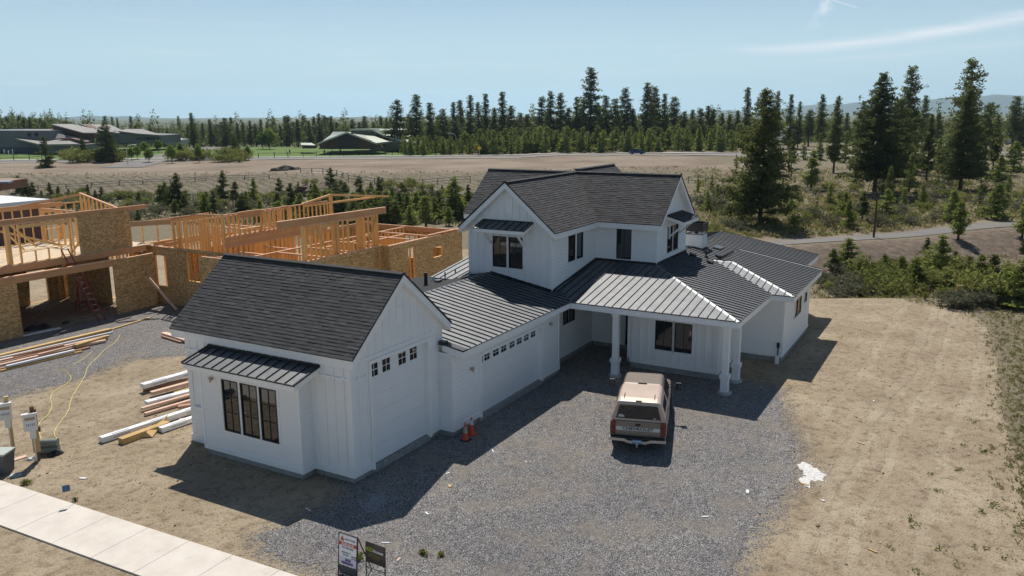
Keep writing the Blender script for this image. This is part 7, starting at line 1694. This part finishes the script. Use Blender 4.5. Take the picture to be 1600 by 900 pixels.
# split rail fences
def rail_fence(px, label, h=1.1, sp=3.2, rails=2, mat='fence_wood', posts=None):
    P = [at(u_, v_) for u_, v_ in px]; r = empty('rail_fence', P[0], 0, label, 'fence', 'rail fences along bank and meadow'); o0 = P[0]
    L = [0]
    for a, b in zip(P, P[1:]): L.append(L[-1]+(b-a).length)
    n = max(2, min(90, int(L[-1]/sp))); Q = []
    for k in range(n+1):
        s = L[-1]*k/n; i = max(j for j in range(len(L)) if L[j] <= s+1e-6); i = min(i, len(P)-2); q = P[i].lerp(P[i+1], (s-L[i])/(L[i+1]-L[i])); q.z = float(TZ(q.x, q.y)); Q.append(q-o0)
    pm = MB(); pm.box(-.07, .07, -.07, .07, -.3, h+.1); pme = None
    for q in Q:
        q = q+Vector((R.uniform(-.25, .25), R.uniform(-.2, .2), R.uniform(-.15, .05)))
        if pme is None: po = pm.build('post', MT[mat], r); pme = po.data
        else: po = bpy.data.objects.new('post', pme); COL.objects.link(po); po.parent = r
        po.location = q
    for j in range(rails):
        mb = MB()
        for a, b in zip(Q, Q[1:]): zz = h*(j+1)/(rails+.1)+R.uniform(-.04, .04); mb.beam(a+Vector((0, 0, zz)), b+Vector((0, 0, zz+R.uniform(-.08, .08))), .06, .1)
        mb.build('rail', MT[mat], r)
    return r
rail_fence([(60, 297), (140, 292), (240, 287), (330, 281), (420, 279)], 'long rail fence across the lower bank at the left', .85, 4.6)
rail_fence([(470, 270), (515, 272), (548, 283), (600, 288), (660, 289), (735, 284)], 'rail fence stepping over the reddish mound to the farmhouse roof')
rail_fence([(1075, 286), (1132, 289), (1190, 292), (1245, 303), (1300, 309), (1400, 314), (1500, 318), (1610, 326)], 'rail fence through the right meadow before the tall pines')
rail_fence([(405, 247), (450, 246.5), (520, 244), (600, 243), (640, 239)], 'thin dark fence along the near edge of the lawn', 1.5, 4, 1, 'black')
rail_fence([(0, 252), (50, 250), (66, 249)], 'thin dark fence at the edge of the playing field far left', 1.8, 3.5, 2, 'black')
# reddish mound and soil heap, boulders
MT['redsoil'] = simple('reddish_soil', (.125, .085, .06), .95, var=.3, scale=1.5, bmp=.1); MT['rock'] = simple('brown_boulder', (.16, .10, .075), .9, var=.3, scale=3, bmp=.03); MT['darksoil'] = simple('dark_soil', (.05, .038, .03), .95, var=.3, scale=2)
p = at(505, 298); o = lump('soil_mound', Vector((p.x, p.y, p.z-.6)), 7, 4, 1.7, 12, 'redsoil', None, None); tag(o, kind='structure'); o.name = 'mound'
lump('soil_heap', at(445, 266), 4.2, 1.4, .8, 13, 'darksoil', 'dark heap of soil on the graded bench left of the mound', 'soil heap')
for k, (u_, v_, s_, lb) in enumerate([(617, 303, 1.5, 'reddish boulder in the gully between conifers'), (475, 296, .8, 'small boulder at the left foot of the mound'), (560, 291, .7, 'pale boulder right of the mound'), (503, 290, .8, 'boulder on the crest of the mound')]): lump('boulder', at(u_, v_), s_, s_*.7, s_*.7, 20+k, 'rock', lb, 'boulder')
# power poles with wires at the far left
def pole(u, vb, vt, label, D):
    q = atD(u, vb, D); p = Vector((q.x, q.y, float(TZ(q.x, q.y)))); h = atD(u, vt, D).z-p.z; r = empty('utility_pole', p, math.radians(YAW-90), label, 'utility pole', 'utility poles in the far woods'); mb = MB(); mb.tube((0, 0, -.3), (0, 0, h), .17, .12, 8); mb.build('pole', MT['treated'], r); mb = MB(); mb.box(-1.3, 1.3, -.07, .07, h-.8, h-.6); mb.build('crossarm', MT['treated'], r); return p, h
pA_ = pole(583, 232, 183, 'utility pole left of the flat topped pine', 330); pB_ = pole(250, 232, 194, 'utility pole behind the street trees', 330); pC_ = pole(-60, 232, 196, 'utility pole outside the left edge', 330)
mb = MB()
for (pa, ha), (pb, hb) in ((pA_, pB_), (pB_, pC_)):
    for e in (-1.2, 1.2):
        a = pa+Vector((0, 0, ha-.6))+Vector((RT.x, RT.y, 0))*0+Vector((0, 0, e*.9)); b = pb+Vector((0, 0, hb-.6+e*.9)); mb.path([a.lerp(b, t/12)-Vector((0, 0, 2.2*4*(t/12)*(1-t/12))) for t in range(13)], .045, 4)
o = mb.build('power_lines', MT['black']); tag(o, 'thin power lines spanning the far left woods', 'power lines')
# people on the lawn, one smooth body each
def person_mesh(col, seed):
    rr = random.Random(seed); me = bpy.data.meshes.new('person'); st = rr.uniform(.1, .25)
    V = [(0, 0, .95), (0, 0, 1.2), (0, 0, 1.42), (0, 0, 1.52), (0, 0, 1.66), (.1, 0, .9), (.12, st, .48), (.12, st*.9, .05), (-.1, 0, .9), (-.12, -st, .48), (-.12, -st*1.2, .05), (.2, 0, 1.4), (.26, .1, 1.12), (.24, .22, .9), (-.2, 0, 1.4), (-.26, -.08, 1.12), (-.24, .08, .88)]
    E = [(0, 1), (1, 2), (2, 3), (3, 4), (0, 5), (5, 6), (6, 7), (0, 8), (8, 9), (9, 10), (2, 11), (11, 12), (12, 13), (2, 14), (14, 15), (15, 16)]
    me.from_pydata(V, E, []); o = bpy.data.objects.new('person_tmp', me); COL.objects.link(o); md = o.modifiers.new('s', 'SKIN'); rad = [.14, .15, .15, .06, .11, .1, .075, .05, .1, .075, .05, .07, .05, .04, .07, .05, .04]
    for i_, r_ in enumerate(rad): me.skin_vertices[0].data[i_].radius = (r_, r_)
    me.skin_vertices[0].data[0].use_root = True; o.modifiers.new('b', 'SUBSURF').levels = 1
    dg = bpy.context.evaluated_depsgraph_get(); m2 = bpy.data.meshes.new_from_object(o.evaluated_get(dg)); bpy.data.objects.remove(o); m2.materials.clear(); m2.materials.append(MT[col]); return m2
for k, (u_, v_, col, lb) in enumerate([(507, 242.5, 'black', 'dark clothed person on the lawn left of the lodge porch'), (519, 241.5, 'binm', 'person in dark grey walking on the lawn, second from left'), (532, 241, 'black', 'person in black standing before the lodge porch'), (569, 242, 'redbrick', 'person in brown red clothes, left of the walking pair'), (573, 242.5, 'black', 'person in black, right of the walking pair'), (7, 241, 'white', 'person in white by the school wall, leftmost'), (14, 243, 'white', 'crouching looking small person in white by the school'), (20, 241.5, 'lampgrey', 'person in pale grey by the school wall'), (25, 243.5, 'black', 'person in black on the playing field by the school'), (448, 241.5, 'lampgrey', 'person in pale clothes at the left of the lawn'), (453, 242, 'bluegrey', 'person in dark blue on the left of the lawn')]):
    me = person_mesh(col, k); o = bpy.data.objects.new('person', me); COL.objects.link(o); p = at(u_, v_); o.location = p; o.rotation_euler = (0, 0, R.uniform(0, 6)); tag(o, lb, 'person')
# mountains
def ridge(name, pts, D, depth, seed):
    rr = np.random.RandomState(seed); mb = MB(); n = 90; us = np.linspace(pts[0][0], pts[-1][0], n); vs_ = np.interp(us, [q[0] for q in pts], [q[1] for q in pts])
    vs_ += .6*np.sin(us*.09+seed)+.35*np.sin(us*.23+seed*2)+rr.uniform(-.15, .15, n)
    rows = []
    for j, (f, hf) in enumerate(((-.55, 0), (-.35, .35), (-.15, .8), (0, 1), (.3, .6), (1, 0))):
        row = []
        for u_, v_ in zip(us, vs_):
            top = atD(u_, v_, D); base = Vector((top.x, top.y, 0)); p_ = base+fw2*depth*f; row.append((p_.x, p_.y, -12+(top.z+12)*hf*(1+(.07*math.sin(u_*.12+j*2) if 0 < hf < 1 else 0))))
        rows.append(row)
    mb.v = [q for r_ in rows for q in r_]
    for i_ in range(len(rows)-1):
        for k in range(n-1): mb.f.append((i_*n+k, i_*n+k+1, (i_+1)*n+k+1, (i_+1)*n+k)); mb.m.append(0)
    o = mb.build(name, MT['hill'], smooth=True); tag(o, kind='structure'); return o
MT['hill'] = simple('forested_slope', (.05, .07, .045), .95, var=.25, scale=.01)
ridge('mountains', [(1020, 186), (1080, 180), (1110, 172), (1145, 173), (1170, 178), (1210, 172), (1250, 165), (1320, 162), (1345, 160), (1400, 163), (1440, 156), (1480, 153), (1520, 151), (1560, 148), (1600, 149), (1680, 152), (1760, 185)], 9000, 2000, 3)
ridge('distant_hill', [(30, 190), (85, 186), (110, 183), (150, 181), (185, 181.5), (220, 184), (260, 189), (300, 194)], 9000, 1200, 5)
ridge('distant_hill', [(500, 190), (528, 188), (545, 186), (560, 187), (585, 190)], 9000, 1000, 7)
# treed rise at far left
p = atD(-30, 205, 620); bm_ = MB(); 
# haze: one box round everything
mb = MB(); mb.box(-4200, 14600, -8500, 12500, -19, 400)
hz = mb.build('haze', None) if False else None
me = bpy.data.meshes.new('haze'); me.from_pydata(mb.v, [], mb.f); hz = bpy.data.objects.new('haze', me); COL.objects.link(hz)
m = bpy.data.materials.new('haze'); m.use_nodes = True; nt = m.node_tree; nt.nodes.clear(); o_ = nt.nodes.new('ShaderNodeOutputMaterial'); pv = nt.nodes.new('ShaderNodeVolumePrincipled')
pv.inputs['Density'].default_value = 0.8e-4; pv.inputs['Color'].default_value = (.62, .86, 1.0, 1); pv.inputs['Anisotropy'].default_value = .35
nt.links.new(pv.outputs[0], o_.inputs['Volume']); me.materials.append(m); tag(hz, 'thin pale haze over the whole valley', 'haze', kind='stuff')
